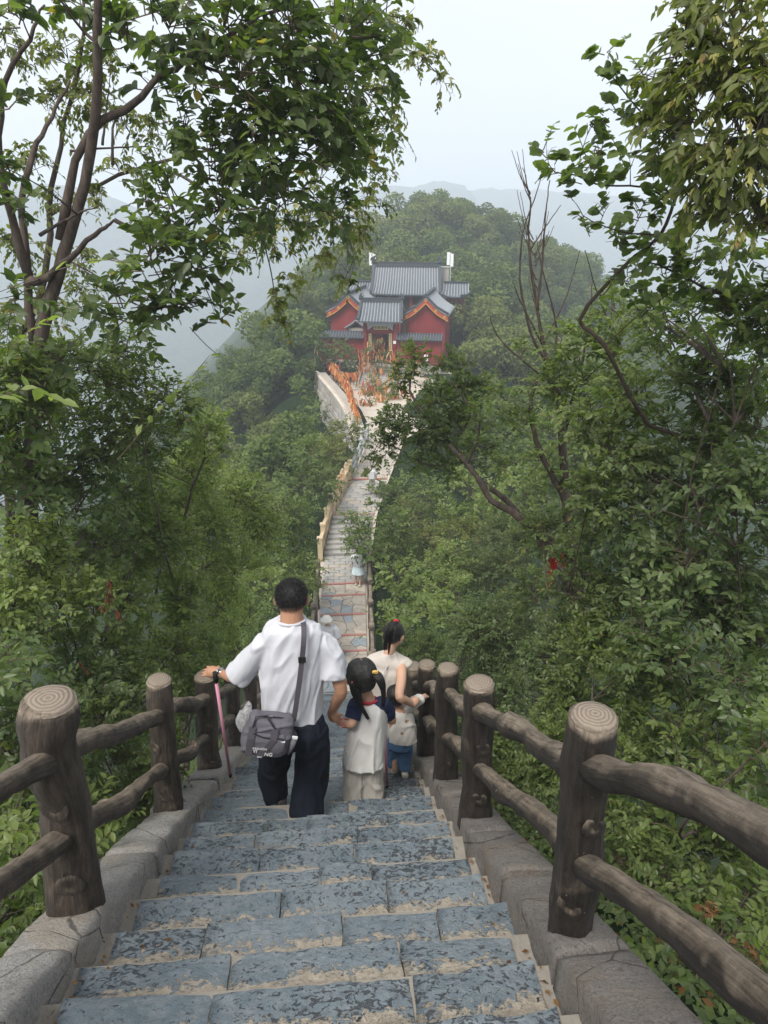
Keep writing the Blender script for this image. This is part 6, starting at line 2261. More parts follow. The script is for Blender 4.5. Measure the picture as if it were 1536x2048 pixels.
def long_hair(mb, path, r0, r1, n=46, seed=1, sp=1.0):
    rg = random.Random(seed)
    q = spline(path, 9)
    for k in range(n):
        a, rr = rg.uniform(0, 6.28), sqrt(rg.random())
        pts, rad = [], []
        lag = rg.uniform(.82, 1.05)
        for i in range(9):
            t = i / 8
            R = (r0 * (1 - t) + r1 * t) * (.6 + .4 * sin(pi * min(1, t * 1.4 + .1))) * sp
            b = Vector(q[min(8, int(i * lag))]) if lag < 1 else Vector(q[i])
            pts.append(Vector(q[i]) * min(1, lag) + b * (1 - min(1, lag)) + Vector((cos(a + t * .4) * rr * R, sin(a + t * .4) * rr * R * .8, 0)) + Vector((nz((k, t * 3, 1)), nz((k, t * 3, 2)), 0)) * .006)
            rad.append(max(.0008, .0045 * (1 - t * .75)))
        mb.tube(pts, rad, 4)


def back_axes(yaw):
    """lateral (to the person's right as seen from behind) and forward vectors; yaw clockwise from +Y"""
    return Vector((cos(yaw), -sin(yaw), 0)), Vector((sin(yaw), cos(yaw), 0))


V3 = Vector
# ---- man ---------------------------------------------------------------
def man():
    Y = 3.92
    A, Fv = back_axes(radians(2))
    foot_z = -3.852
    root = empty('person', (-.2, 3.8, foot_z), 'person in a white t-shirt and dark trousers seen from behind holding hands with a child', 'person', 'walkers on the stairs')
    hc = at(583, 1196, 3.99)
    R = .093
    b = MB()
    f, s, u = head(b, hc, R, (.04, 1, -.22))
    nb = at(583, 1252, 3.93)
    stube(b, [nb - V3((0, 0, .06)), nb, hc + V3((0, -.03, -.05))], [.09, .075, .07], 8, 14)
    # torso core
    hip = at(590, 1425, 3.88)
    loft(b, sring([(nb - V3((0, 0, .02)), .09, .07), (nb - V3((0, 0, .11)), .13, .08), (nb - V3((0, 0, .25)), .14, .09), (hip + V3((0, 0, .12)), .12, .085), (hip, .13, .09), (hip - V3((0, 0, .1)), .11, .08)], 14), 16, (A, Fv))
    shL, shR = at(520, 1290, 3.93), at(654, 1287, 3.93)
    elL, wrL = at(476, 1352, 4.03), at(440, 1346, 4.2)
    elR, wrR = at(681, 1375, 3.86), at(663, 1424, 4.02)
    stube(b, [nb - V3((0, 0, .1)), shL + V3((.02, 0, -.02)), elL, wrL], [.045, .05, .042, .027], 18, 12)
    stube(b, [nb - V3((0, 0, .1)), shR + V3((-.02, 0, -.02)), elR, (elR + wrR) / 2 + V3((.008, -.005, 0)), wrR], [.045, .05, .044, .04, .027], 20, 12)
    hand(b, wrL, at(398, 1340, 4.28) - wrL, V3((-.1, -.25, 1)), .18, .18, .12, thumb=1)
    hand(b, wrR, at(676, 1448, 4.08) - wrR, V3((-.4, -1, .2)), .17, .75, .05, thumb=-1)
    # legs
    hL, hR = at(566, 1440, 3.88), at(618, 1440, 3.86)
    kL, aL = at(550, 1535, 4.12), at(553, 1592, 4.12)
    kR, aR = at(622, 1540, 3.93), V3((at(612, 1630, 3.8).x, 3.79, foot_z + .1))
    stube(b, [hL, kL, aL], [.08, .05, .03], 12, 12)
    stube(b, [hR, kR + V3((0, .02, 0)), aR + V3((0, .02, 0))], [.08, .05, .03], 12, 12)
    body = organic('body', b, .0075, M['skin_m'], root, 3)
    short_hair(root, hc, R, f, s, u, 3)
    # glasses temple seen past the right ear
    m = MB(); m.tube([hc + s * R * 1.06 + u * R * .05 - f * .01, hc + s * R * 1.06 + u * R * .02 + f * R * .9], .0025, 5); m.tube([hc - s * R * 1.06 + u * R * .05, hc - s * R * 1.06 + u * R * .02 + f * R * .9], .0025, 5)
    m.build('glasses', M['gold'], root)
    # t-shirt
    t = MB()

    def tp(px, py, yy=3.92): return at(px, py, yy)
    rings = [(nb + V3((0, .02, .035)), .088, .08), (nb + V3((0, .01, .01)), .13, .095), (nb + V3((0, 0, -.025)), .185, .105), (tp(585, 1292), .196, .115), (tp(585, 1318), .203, .132), (tp(584, 1350), .205, .145), (tp(583, 1385), .2, .144), (tp(584, 1415), .203, .144), (tp(586, 1440), .208, .148), (tp(588, 1462, 3.9), .2, .15)]
    loft(t, sring(rings, 26), 26, (A, Fv), 2.5)
    seL, seR = at(474, 1352, 3.98), at(668, 1352, 3.88)
    stube(t, [nb - V3((0, 0, .09)) + A * -.05, at(530, 1288, 3.92), at(497, 1326, 3.95), seL], [.06, .07, .078, .088], 12, 16)
    stube(t, [nb - V3((0, 0, .09)) + A * .05, at(644, 1286, 3.92), at(664, 1318, 3.9), seR], [.06, .07, .078, .086], 12, 16)
    organic('t_shirt', t, .0085, M['tee'], root, 4, (.011, 10, (.35, 0, 1), 3.0))
    m = MB(); m.tube([nb + V3((.086 * cos(a), .02 + .078 * sin(a), +.028 - .012 * sin(a))) for a in [2 * pi * k / 24 for k in range(25)]], .012, 8); m.build('collar', M['tee'], root, smooth=True)
    # trousers
    p = MB()
    loft(p, sring([(tp(588, 1432, 3.88), .185, .125), (tp(590, 1455, 3.87), .2, .14), (tp(592, 1480, 3.87), .19, .135)], 8), 22, (A, Fv))
    stube(p, [tp(560, 1455, 3.88), at(553, 1500, 3.97), at(547, 1545, 4.1), at(550, 1580, 4.13), at(555, 1597, 4.12)], [.115, .108, .102, .098, .085], 18, 16)
    stube(p, [tp(618, 1455, 3.86), at(626, 1500, 3.9), at(624, 1550, 3.93), at(616, 1600, 3.88), V3((aR.x, 3.82, foot_z + .03))], [.118, .12, .118, .112, .112], 20, 16)
    organic('trousers', p, .0085, M['navy'], root, 3, (.014, 8, (.1, .2, 1), 8.0))
    # shoes
    sh = MB()
    q = at(560, 1604, 4.1)
    stube(sh, [q + V3((.02, -.07, .035)), q + V3((.01, 0, .0)), q + V3((.0, .1, -.045)), q + V3((-.01, .16, -.05))], [.035, .042, .044, .03], 10, 10)
    sh = organic('shoe', sh, .008, M['shoe'], root, 2)
    s2 = MB(); q = V3((aR.x, 3.78, foot_z + .04))
    stube(s2, [q + V3((0, -.05, 0)), q + V3((0, .05, 0)), q + V3((.01, .17, -.01))], [.04, .042, .03], 10, 10)
    organic('shoe', s2, .008, M['shoe'], root, 2)
    # watch
    m = MB(); d = (elL - wrL).normalized(); c = wrL + d * .012
    a1 = d.orthogonal().normalized(); a2 = d.cross(a1)
    m.tube([c + a1 * .03 * cos(k * pi / 8) + a2 * .03 * sin(k * pi / 8) for k in range(17)], .009, 6)
    m.tube([c + V3((.0, -.02, .024)), c + V3((-.003, -.024, .032))], .019, 10)
    tag(m.build('wrist_watch', M['metal'], smooth=True), 'silver wrist watch on the left wrist of the tall person', 'watch')
    return root, nb, wrL, wrR


man_root, man_nb, man_wrL, man_wrR = man()


def pole(name, a, b, label):
    root = empty(name, b, label, 'pole')
    a, b = Vector(a), Vector(b)
    d = (a - b).normalized()
    MB().tube([b + d * .025, a], .0115, 10).build('shaft', M['pink'], root, smooth=True)
    MB().tube([b - d * .005, b + d * .03], [.011, .014], 10).build('rubber_tip', M['black'], root, smooth=True)
    MB().tube([a - d * .01, a + d * .03, a + d * .075], [.016, .019, .015], 10).build('grip', M['black'], root, smooth=True)


pole('trekking_pole', at(432, 1362, 4.17), at(461, 1553, 4.22), 'pink walking pole with black tip hanging from the wrist beside the left log post')


def shoulder_bag():
    X = (RT * cos(radians(14)) - UP * sin(radians(14))).normalized()
    X = (X + V3((0, .25, 0))).normalized()
    Zv = V3((.12, .1, 1)); Zv = (Zv - X * Zv.dot(X)).normalized()
    N = X.cross(Zv).normalized()          # faces the camera
    if N.y > 0: N = -N
    c = at(535, 1466, 3.70)
    root = empty('shoulder_bag', c, 'grey nylon shoulder bag with white lettering hanging on the left hip', 'bag')

    def Bp(x, n, z): return c + X * x + N * n + Zv * z
    b = MB()
    rings = []
    for (z, w, d) in ((-.125, .115, .05), (-.115, .14, .072), (-.06, .152, .084), (.02, .15, .086), (.08, .142, .08), (.115, .13, .07), (.13, .11, .05)):
        rings.append((c + Zv * z + X * .01 * sin(z * 20), w, d))
    loft(b, sring(rings, 18), 28, (X, N), 4.2)
    body = organic('body', b, .007, M['bag'], root, 2, (.009, 9, (1, 0, .2), 5))
    # front pocket, straps, zips
    m = MB()
    loft(m, sring([(Bp(-.01, .066, -.11), .115, .02), (Bp(-.01, .082, -.05), .122, .022), (Bp(-.01, .08, .02), .118, .02), (Bp(-.01, .07, .05), .11, .014)], 10), 20, (X, N), 5)
    organic('front_pocket', m, .006, M['bag'], root, 2, (.004, 12, (1, 0, 0), 2))
    for x0, x1 in ((-.11, -.105), (.03, -.035)):
        m = MB()
        m.add([Bp(x0 - .021, .092, .088), Bp(x0 + .021, .092, .088), Bp(x0 + .021, .111, .02), Bp(x0 - .021, .111, .02), Bp(x1 + .021, .112, -.1), Bp(x1 - .021, .112, -.1),
               Bp(x0 - .021, .08, .088), Bp(x0 + .021, .08, .088), Bp(x0 + .021, .1, .02), Bp(x0 - .021, .1, .02), Bp(x1 + .021, .1, -.1), Bp(x1 - .021, .1, -.1)],
              [(0, 1, 2, 3), (3, 2, 4, 5), (1, 7, 8, 2), (2, 8, 10, 4), (0, 3, 9, 6), (3, 5, 11, 9), (0, 6, 7, 1), (4, 10, 11, 5)])
        m.build('webbing', M['strap'], root)
    m = MB(); m.tube([Bp(-.1, .1, .055), Bp(-.04, .103, .035), Bp(.02, .104, .03), Bp(.09, .098, .032)], .004, 6); m.build('pocket_zip', M['black'], root)
    m = MB(); m.tube([Bp(-.13, .01, .118), Bp(-.05, .03, .136), Bp(.05, .03, .136), Bp(.13, .0, .112)], .004, 6); m.build('top_zip', M['black'], root)
    m = MB(); m.box(Bp(.085, .104, .03), (.018, .01, .012)); m.box(Bp(.0, .035, .14), (.02, .01, .01)); m.build('zip_pulls', M['metal'], root, kind='stuff')
    m = MB(); m.tube([Bp(-.11, .085, .085), Bp(-.1, .06, .15), Bp(-.03, .05, .155), Bp(.03, .085, .085)], .012, 8, ell=(.4, 1)); m.build('carry_handle', M['strap'], root, smooth=True)
    # side pocket with tissue
    m = MB(); loft(m, [(Bp(.15, .02, -.1), .012, .05), (Bp(.162, .02, -.04), .02, .062), (Bp(.165, .02, .01), .022, .066)], 14, (X, N), 3); m.build('side_pocket', M['bag'], root, smooth=True)
    m = MB(); m.box(Bp(.16, .055, .018), (.05, .012, .018), Matrix.Rotation(.3, 3, 'Y')); m.box(Bp(.09, .1, .01), (.03, .008, .01)); m.build('tissue', M['white'], root)
    # lettering
    rot = Matrix((X, Zv, N)).transposed()
    for txt, sz, x, z in (('FASHION', .021, -.088, -.05), ('YI', .031, -.084, -.074), ('NG', .034, -.01, -.09), ('BAG', .014, -.05, -.105)):
        cu = bpy.data.curves.new('lettering', 'FONT')
        cu.body = txt; cu.size = sz; cu.extrude = .0006
        t = bpy.data.objects.new('tmp', cu); COL.objects.link(t)
        me = bpy.data.meshes.new_from_object(t.evaluated_get(bpy.context.evaluated_depsgraph_get()))
        bpy.data.objects.remove(t)
        me.materials.clear(); me.materials.append(M['print'])
        me.transform(Matrix.Translation(Bp(x, .1125, z)) @ rot.to_4x4())
        put('lettering', me, root)
    # shoulder strap over the right shoulder
    p = [Bp(.15, -.02, .09), at(590, 1425, 3.73), at(598, 1370, 3.74), at(604, 1320, 3.76), at(607, 1288, 3.765), at(608, 1264, 3.8), at(607, 1249, 3.86), at(605, 1243, 3.93), at(601, 1244, 4.02)]
    q = spline(p, 30)
    vs = []
    for i, a in enumerate(q):
        t = Vector(q[min(29, i + 1)] - q[max(0, i - 1)]).normalized()
        toc = Vector(a).normalized() if i < 22 else V3((0, .3, -1)).normalized()
        w = t.cross(toc).normalized() * .0165
        nn = w.cross(t).normalized() * .002
        a = Vector(a)
        vs += [a - w - nn, a + w - nn, a + w + nn, a - w + nn]
    fs = []
    for i in range(29):
        for k in range(4): fs.append((i * 4 + k, i * 4 + (k + 1) % 4, i * 4 + 4 + (k + 1) % 4, i * 4 + 4 + k))
    MB().add(vs, fs).build('shoulder_strap', M['strap'], root)
    a = Vector(q[11]); m = MB(); m.box(a + V3((0, -.006, 0)), (.046, .012, .036)); m.build('buckle', M['black'], root)
    m = MB(); m.tube([Bp(.15, -.01, .115), Bp(.155, .0, .06)], .006, 6); m.box(Bp(.15, -.01, .118), (.03, .012, .014)); m.build('clip', M['metal'], root)
    # crumpled clear plastic bag tucked beside it
    m = MB()
    loft(m, sring([(at(508, 1492, 3.78), .012, .01), (at(500, 1468, 3.78), .045, .03), (at(494, 1445, 3.78), .062, .035), (at(493, 1428, 3.79), .045, .03), (at(496, 1414, 3.8), .024, .02), (at(494, 1408, 3.8), .018, .014)], 14), 18, (X, N), 2)
    o = organic('plastic_bag', m, .006, M['plastic'], None, 0, (.018, 28, (0, .2, 1), 1))
    tag(o, 'crumpled clear plastic bag tucked between the grey shoulder bag and the railing', 'bag')


shoulder_bag()


# ---- girl with pigtails --------------------------------------------------
def girl():
    Y = 4.2
    A, Fv = back_axes(radians(8))
    fz = -(H0 + SL * 4.29)
    root = empty('person', (.16, 4.17, fz), 'child in a long white and navy raglan top with two black pigtails', 'person', 'walkers on the stairs')
    hc = at(723, 1352, 4.22); R = .096
    b = MB()
    f, s, u = head(b, hc, R, (-.12, 1, -.35))
    nb = at(737, 1398, 4.2)
    stube(b, [nb - V3((0, 0, .05)), nb, hc - V3((0, .01, .05))], [.05, .045, .045], 8, 12)
    hip = at(728, 1500, 4.18)
    loft(b, sring([(nb - V3((0, 0, .02)), .06, .05), (nb - V3((0, 0, .07)), .115, .065), (nb - V3((0, 0, .2)), .11, .075), (hip, .115, .08)], 10), 14, (A, Fv))
    sL, sR = at(709, 1413, 4.2), at(766, 1408, 4.22)
    eL, wL = at(703, 1446, 4.08), at(688, 1446, 4.13)
    eR, wR = at(784, 1440, 4.26), at(774, 1432, 4.36)
    stube(b, [sL, eL, wL], [.042, .034, .024], 14, 10)
    stube(b, [sR, eR, wR], [.042, .034, .024], 14, 10)
    hand(b, wL, at(672, 1437, 4.14) - wL, V3((0, -.5, 1)), .115, .5, .1, thumb=-1)
    hand(b, wR, V3((-.1, .6, -.35)), V3((.5, .2, .8)), .11, .9, .05, thumb=-1)
    for px in (708, 745):
        stube(b, [at(px, 1510, 4.18), at(px, 1560, 4.19), V3((at(px, 1590, 4.18).x, 4.17, fz + .06))], [.06, .045, .035], 10, 10)
    organic('body', b, .0065, M['skin_c'], root, 3)
    # hair cap with a parting, two pigtails
    m = MB()
    rot = Matrix((s, f, u)).transposed()
    for k in (-1, 1):
        m.sphere(hc + s * k * R * .2 + u * R * .14 - f * R * .1, (R * .98, R * 1.24, R * 1.2), 18, 12, rot=rot)
    m.sphere(hc - f * R * .45 - u * R * .35, (R * 1.0, R * .8, R * .75), 16, 10, rot=rot)
    hair = organic('hair', m, .0055, M['hair'], root, 2, (.004, 26, tuple(u), 2))
    m = MB(); m.tube([hc + u * R * 1.345 - f * R * .02, hc + u * R * 1.29 - f * R * .4 + s * .004, hc + u * R * 1.1 - f * R * .75 + s * .012, hc + u * R * .8 - f * R * 1.02 + s * .006], .0022, 5)
    m.build('parting', M['skin_c'], hair)
    m = MB()
    long_hair(m, [at(709, 1362, 4.14), at(712, 1385, 4.11), at(721, 1412, 4.08), at(736, 1438, 4.06)], .042, .018, 110, 4)
    m.build('pigtail', M['hair'], root, smooth=True)
    m = MB()
    long_hair(m, [at(748, 1344, 4.16), at(759, 1358, 4.12), at(767, 1385, 4.1), at(766, 1414, 4.09)], .04, .02, 110, 5)
    m.build('pigtail', M['hair'], root, smooth=True)
    for (p, mt) in ((at(709, 1364, 4.13), 'pinkband'), (at(750, 1345, 4.15), 'gold')):
        m = MB(); m.tube([p + V3((.017 * cos(k), -.004, .013 * sin(k))) for k in [j * pi / 5 for j in range(11)]], .009, 7); m.sphere(p, .014, 8, 6)
        m.build('hair_band', M[mt], root, smooth=True)
    # raglan top
    t = MB()
    rings = [(nb - V3((0, -.01, .015)), .055, .052), (nb - V3((0, 0, .05)), .095, .072), (at(738, 1420, 4.2), .12, .09), (at(735, 1450, 4.19), .135, .1), (at(731, 1485, 4.18), .142, .108), (at(728, 1510, 4.17), .15, .112), (at(726, 1527, 4.16), .148, .112)]
    loft(t, sring(rings, 22), 24, (A, Fv), 2.4)
    organic('long_top', t, .007, M['offwhite'], root, 4, (.011, 11, (.15, 0, 1), 6))
    for side, pts in ((-1, [nb - V3((.05, 0, .05)), at(714, 1408, 4.19), at(708, 1424, 4.14), at(704, 1438, 4.11)]), (1, [nb + V3((.05, 0, -.05)), at(763, 1408, 4.2), at(773, 1421, 4.24), at(777, 1432, 4.26)])):
        t = MB(); stube(t, pts, [.045, .055, .058, .058], 12, 14); organic('sleeve', t, .007, M['navysleeve'], root, 3, (.006, 12, (1, 0, .3), 2))
    m = MB(); m.tube([nb + V3((.062 * cos(k), .005 + .055 * sin(k), -.012 - .012 * sin(k))) for k in [2 * pi * j / 20 for j in range(21)]], .011, 7); m.build('collar', M['redrib'], root, smooth=True)
    p = MB()
    for px, d in ((709, -1), (744, 1)):
        stube(p, [at(px + 3 * -d, 1495, 4.18), at(px, 1540, 4.19), at(px + 1 * d, 1580, 4.18), V3((at(px, 1600, 4.17).x, 4.17, fz + .015))], [.085, .085, .082, .08], 14, 14)
    organic('trousers', p, .007, M['linen'], root, 3, (.012, 12, (0, .2, 1), 9))
    for px in (706, 744):
        m = MB(); q = V3((at(px, 1600, 4.17).x, 4.15, fz + .035)); stube(m, [q + V3((0, -.06, 0)), q + V3((0, .04, 0)), q + V3((0, .12, -.01))], [.03, .034, .025], 8, 10); organic('shoe', m, .006, M['paleshoe'], root, 2)
    m = MB(); c = wL + (eL - wL).normalized() * .008; d = (eL - wL).normalized(); a1 = d.orthogonal().normalized(); a2 = d.cross(a1)
    m.tube([c + a1 * .027 * cos(k * pi / 8) + a2 * .027 * sin(k * pi / 8) for k in range(17)], .009, 6, ell=(1, 1)); m.box(c + V3((-.005, -.03, -.006)), (.03, .01, .022))
    tag(m.build('childs_watch', M['pinkband'], smooth=True), 'coral pink wrist watch on the child holding hands', 'watch')


girl()
pole('trekking_pole', at(770, 1440, 4.42), at(774, 1577, 4.42), 'pink walking pole held by the child with pigtails')


# ---- woman ---------------------------------------------------------------
def woman():
    A, Fv = back_axes(radians(14))
    fz = -(H0 + SL * 5.16)
    root = empty('person', (.4, 5.1, fz), 'person in a cream sleeveless blouse with a high ponytail guiding a toddler', 'person', 'walkers on the stairs')
    hc = at(788, 1268, 5.1); R = .08
    b = MB()
    f, s, u = head(b, hc, R, (.55, .85, -.55))
    nb = at(778, 1306, 5.02)
    stube(b, [nb - V3((0, 0, .05)), nb, hc - f * .02 - V3((0, 0, .04))], [.055, .046, .048], 8, 12)
    hip = at(764, 1440, 4.99)
    loft(b, sring([(nb - V3((0, 0, .02)), .075, .06), (nb - V3((0, 0, .07)), .155, .08), (nb - V3((0, 0, .22)), .14, .09), (hip + V3((0, 0, .1)), .13, .09), (hip, .16, .11)], 12), 16, (A, Fv))
    sL, sR = at(738, 1320, 5.04), at(804, 1326, 4.98)
    eR, wR = at(799, 1393, 4.66), at(825, 1409, 4.74)
    stube(b, [sR - A * .06, sR - A * .012, (sR + eR) / 2 + A * .005, eR, (eR + wR) / 2, wR], [.045, .046, .042, .037, .033, .024], 22, 12)
    stube(b, [sL + A * .08 - V3((0, 0, .04)), sL + A * .05 - V3((0, 0, .05)), at(738, 1385, 5.14), at(745, 1400, 5.29)], [.04, .04, .034, .024], 16, 10)
    hand(b, at(745, 1400, 5.29), V3((.4, .6, -.3)), V3((0, 0, 1)), .16, .5, .1)
    hand(b, wR, at(838, 1392, 4.86) - wR, V3((-.2, -.6, .5)), .16, .6, .1, thumb=-1)
    for k in (-1, 1): stube(b, [hip + A * .08 * k, hip + A * .08 * k - V3((0, 0, .4)), V3((hip.x + .08 * k, 5.08, fz + .07))], [.085, .055, .038], 10, 10)
    organic('body', b, .0075, M['skin_w'], root, 3)
    face_marks(root, hc, R, f, s, u)
    m = MB(); rot = Matrix((s, f, u)).transposed()
    m.sphere(hc + u * R * .14 - f * R * .14, (R * 1.07, R * 1.22, R * 1.16), 20, 14, rot=rot)
    m.sphere(hc - f * R * .55 - u * R * .3, (R * .92, R * .75, R * .7), 16, 10, rot=rot)
    organic('hair', m, .006, M['hair'], root, 2, (.003, 26, tuple(u), 2))
    m = MB()
    tie = at(792, 1243, 4.98)
    long_hair(m, [tie, at(782, 1252, 4.92), at(774, 1272, 4.89), at(771, 1300, 4.9)], .042, .03, 90, 8)
    long_hair(m, [tie, at(786, 1250, 4.92), at(782, 1275, 4.9), at(777, 1308, 4.91)], .03, .012, 50, 9)
    m.build('ponytail', M['hair'], root, smooth=True)
    m = MB(); m.tube([tie + V3((.018 * cos(k), -.004, .014 * sin(k))) for k in [j * pi / 5 for j in range(11)]], .009, 7); m.sphere(tie, .014, 8, 6); m.build('hair_band', M['redband'], root, smooth=True)
    # face mask edge
    m = MB(); m.sphere(hc + f * R * .95 - u * R * .55, (R * .72, R * .5, R * .55), 14, 10, rot=rot); m.build('face_mask', M['white'], root, smooth=True)
    t = MB()
    rings = [(nb + V3((0, 0, .005)), .06, .055), (nb - V3((0, 0, .03)), .11, .075), (nb - V3((0, 0, .07)), .19, .092), (nb - V3((0, 0, .11)), .185, .1), (at(768, 1345, 5.0), .162, .104), (at(766, 1380, 4.99), .152, .106), (at(765, 1420, 4.99), .165, .115), (at(764, 1450, 4.99), .175, .12)]
    loft(t, sring(rings, 22), 24, (A, Fv), 2.4)
    organic('blouse', t, .0075, M['sheer'], root, 4, (.007, 9, (.2, 0, 1), 12))
    m = MB()
    q = [nb + V3((0, -.056, .0)), nb + V3((-.01, -.082, -.06)), at(768, 1345, 4.885), at(765, 1385, 4.875), at(763, 1440, 4.86)]
    m.tube([Vector(a) for a in spline(q, 14)], .008, 6, ell=(.5, 1)); m.build('back_seam', M['tee'], root, smooth=True)
    p = MB()
    loft(p, sring([(hip + V3((0, 0, .05)), .165, .115), (hip - V3((0, 0, .1)), .18, .125)], 5), 20, (A, Fv))
    for k in (-1, 1): stube(p, [hip + A * .085 * k, hip + A * .09 * k - V3((0, -.02, .35)), V3((hip.x + .09 * k, 5.06, fz + .03))], [.11, .1, .1], 14, 14)
    organic('trousers', p, .0085, M['linen'], root, 3, (.009, 9, (0, .2, 1), 19))
    for k in (-1, 1):
        m = MB(); q = V3((hip.x + .09 * k, 5.06, fz + .035)); stube(m, [q + V3((0, -.07, 0)), q + V3((0, .05, 0)), q + V3((0, .15, -.01))], [.034, .036, .026], 8, 10); organic('shoe', m, .007, M['paleshoe'], root, 2)


woman()


def toddler():
    A, Fv = back_axes(radians(10))
    fz = -(H0 + SL * 4.8)
    root = empty('person', (.47, 4.78, fz), 'toddler in blue jeans and a patterned cream shirt reaching for the right railing', 'person', 'walkers on the stairs')
    hc = at(791, 1390, 4.86); R = .072
    b = MB()
    f, s, u = head(b, hc, R, (.1, 1, -.3))
    nb = at(797, 1415, 4.83)
    stube(b, [nb - V3((0, 0, .04)), nb, hc], [.045, .038, .04], 8, 10)
    hip = at(801, 1478, 4.8)
    loft(b, sring([(nb - V3((0, 0, .01)), .05, .045), (nb - V3((0, 0, .05)), .09, .06), (hip + V3((0, 0, .06)), .09, .07), (hip, .09, .07)], 10), 14, (A, Fv))
    sR = at(815, 1420, 4.83); wR = at(843, 1396, 4.95)
    stube(b, [sR, at(830, 1405, 4.88), wR], [.035, .03, .02], 10, 10)
    hand(b, wR, at(856, 1389, 5.0) - wR, V3((0, -.3, 1)), .1, .35, .12, thumb=-1)
    sL = at(782, 1422, 4.84)
    stube(b, [sL, at(776, 1442, 4.9), at(780, 1450, 4.99)], [.035, .03, .02], 10, 10)
    hand(b, at(780, 1450, 4.99), V3((0, 1, -.2)), V3((0, 0, 1)), .09, .4, .1)
    for k in (-1, 1): stube(b, [hip + A * .05 * k, hip + A * .05 * k - V3((0, 0, .15)), V3((hip.x + .05 * k, 4.78, fz + .05))], [.055, .04, .03], 8, 10)
    organic('body', b, .006, M['skin_c'], root, 3)
    m = MB(); rot = Matrix((s, f, u)).transposed()
    m.sphere(hc + u * R * .14 - f * R * .12, (R * 1.07, R * 1.2, R * 1.15), 18, 12, rot=rot)
    m.sphere(hc - f * R * .4 - u * R * .45, (R * .95, R * .75, R * .75), 14, 10, rot=rot)
    organic('hair', m, .006, M['hair'], root, 2, (.003, 26, tuple(u), 4))
    mt = NT('printed_cream_cotton'); co = mt.coord('Object')
    col = mt.mix(mt.ramp(mt.voro(co, 13, 'F1'), [(.17, 1.), (.2, 0.)]), (.68, .65, .6), (.36, .2, .11))
    mt.bsdf(col, .85, mt.bump(mt.noise(co, 16, 3), .4, .01), .15)
    t = MB()
    loft(t, sring([(nb - V3((0, 0, .01)), .05, .048), (nb - V3((0, 0, .045)), .095, .07), (at(804, 1440, 4.82), .105, .082), (at(805, 1462, 4.8), .115, .09), (at(806, 1478, 4.8), .12, .095)], 16), 20, (A, Fv), 2.3)
    organic('shirt', t, .006, mt.mat, root, 3, (.009, 12, (.4, 0, 1), 1))
    t = MB(); stube(t, [sR - V3((.03, 0, 0)), at(824, 1408, 4.86), at(841, 1398, 4.93)], [.05, .05, .046], 10, 12); organic('sleeve', t, .006, M['offwhite'], root, 3, (.006, 14, (0, 0, 1), 3))
    p = MB()
    loft(p, sring([(hip + V3((0, 0, .02)), .095, .08), (hip - V3((0, 0, .07)), .1, .085)], 5), 18, (A, Fv))
    stube(p, [hip - A * .048, at(788, 1512, 4.82), V3((hip.x - .055, 4.82, fz + .06))], [.062, .056, .046], 10, 12)
    stube(p, [hip + A * .048, at(809, 1516, 4.8), V3((hip.x + .035, 4.76, fz + .05))], [.065, .06, .05], 10, 12)
    organic('jeans', p, .006, M['denim'], root, 3, (.008, 12, (0, .2, 1), 7))
    for dx, yy in ((-.055, 4.82), (.035, 4.75)):
        m = MB(); q = V3((hip.x + dx, yy, fz + .032)); stube(m, [q + V3((0, -.045, 0)), q + V3((0, .03, 0)), q + V3((0, .09, -.006))], [.028, .03, .022], 8, 10); organic('shoe', m, .006, M['paleshoe'], root, 2)


toddler()


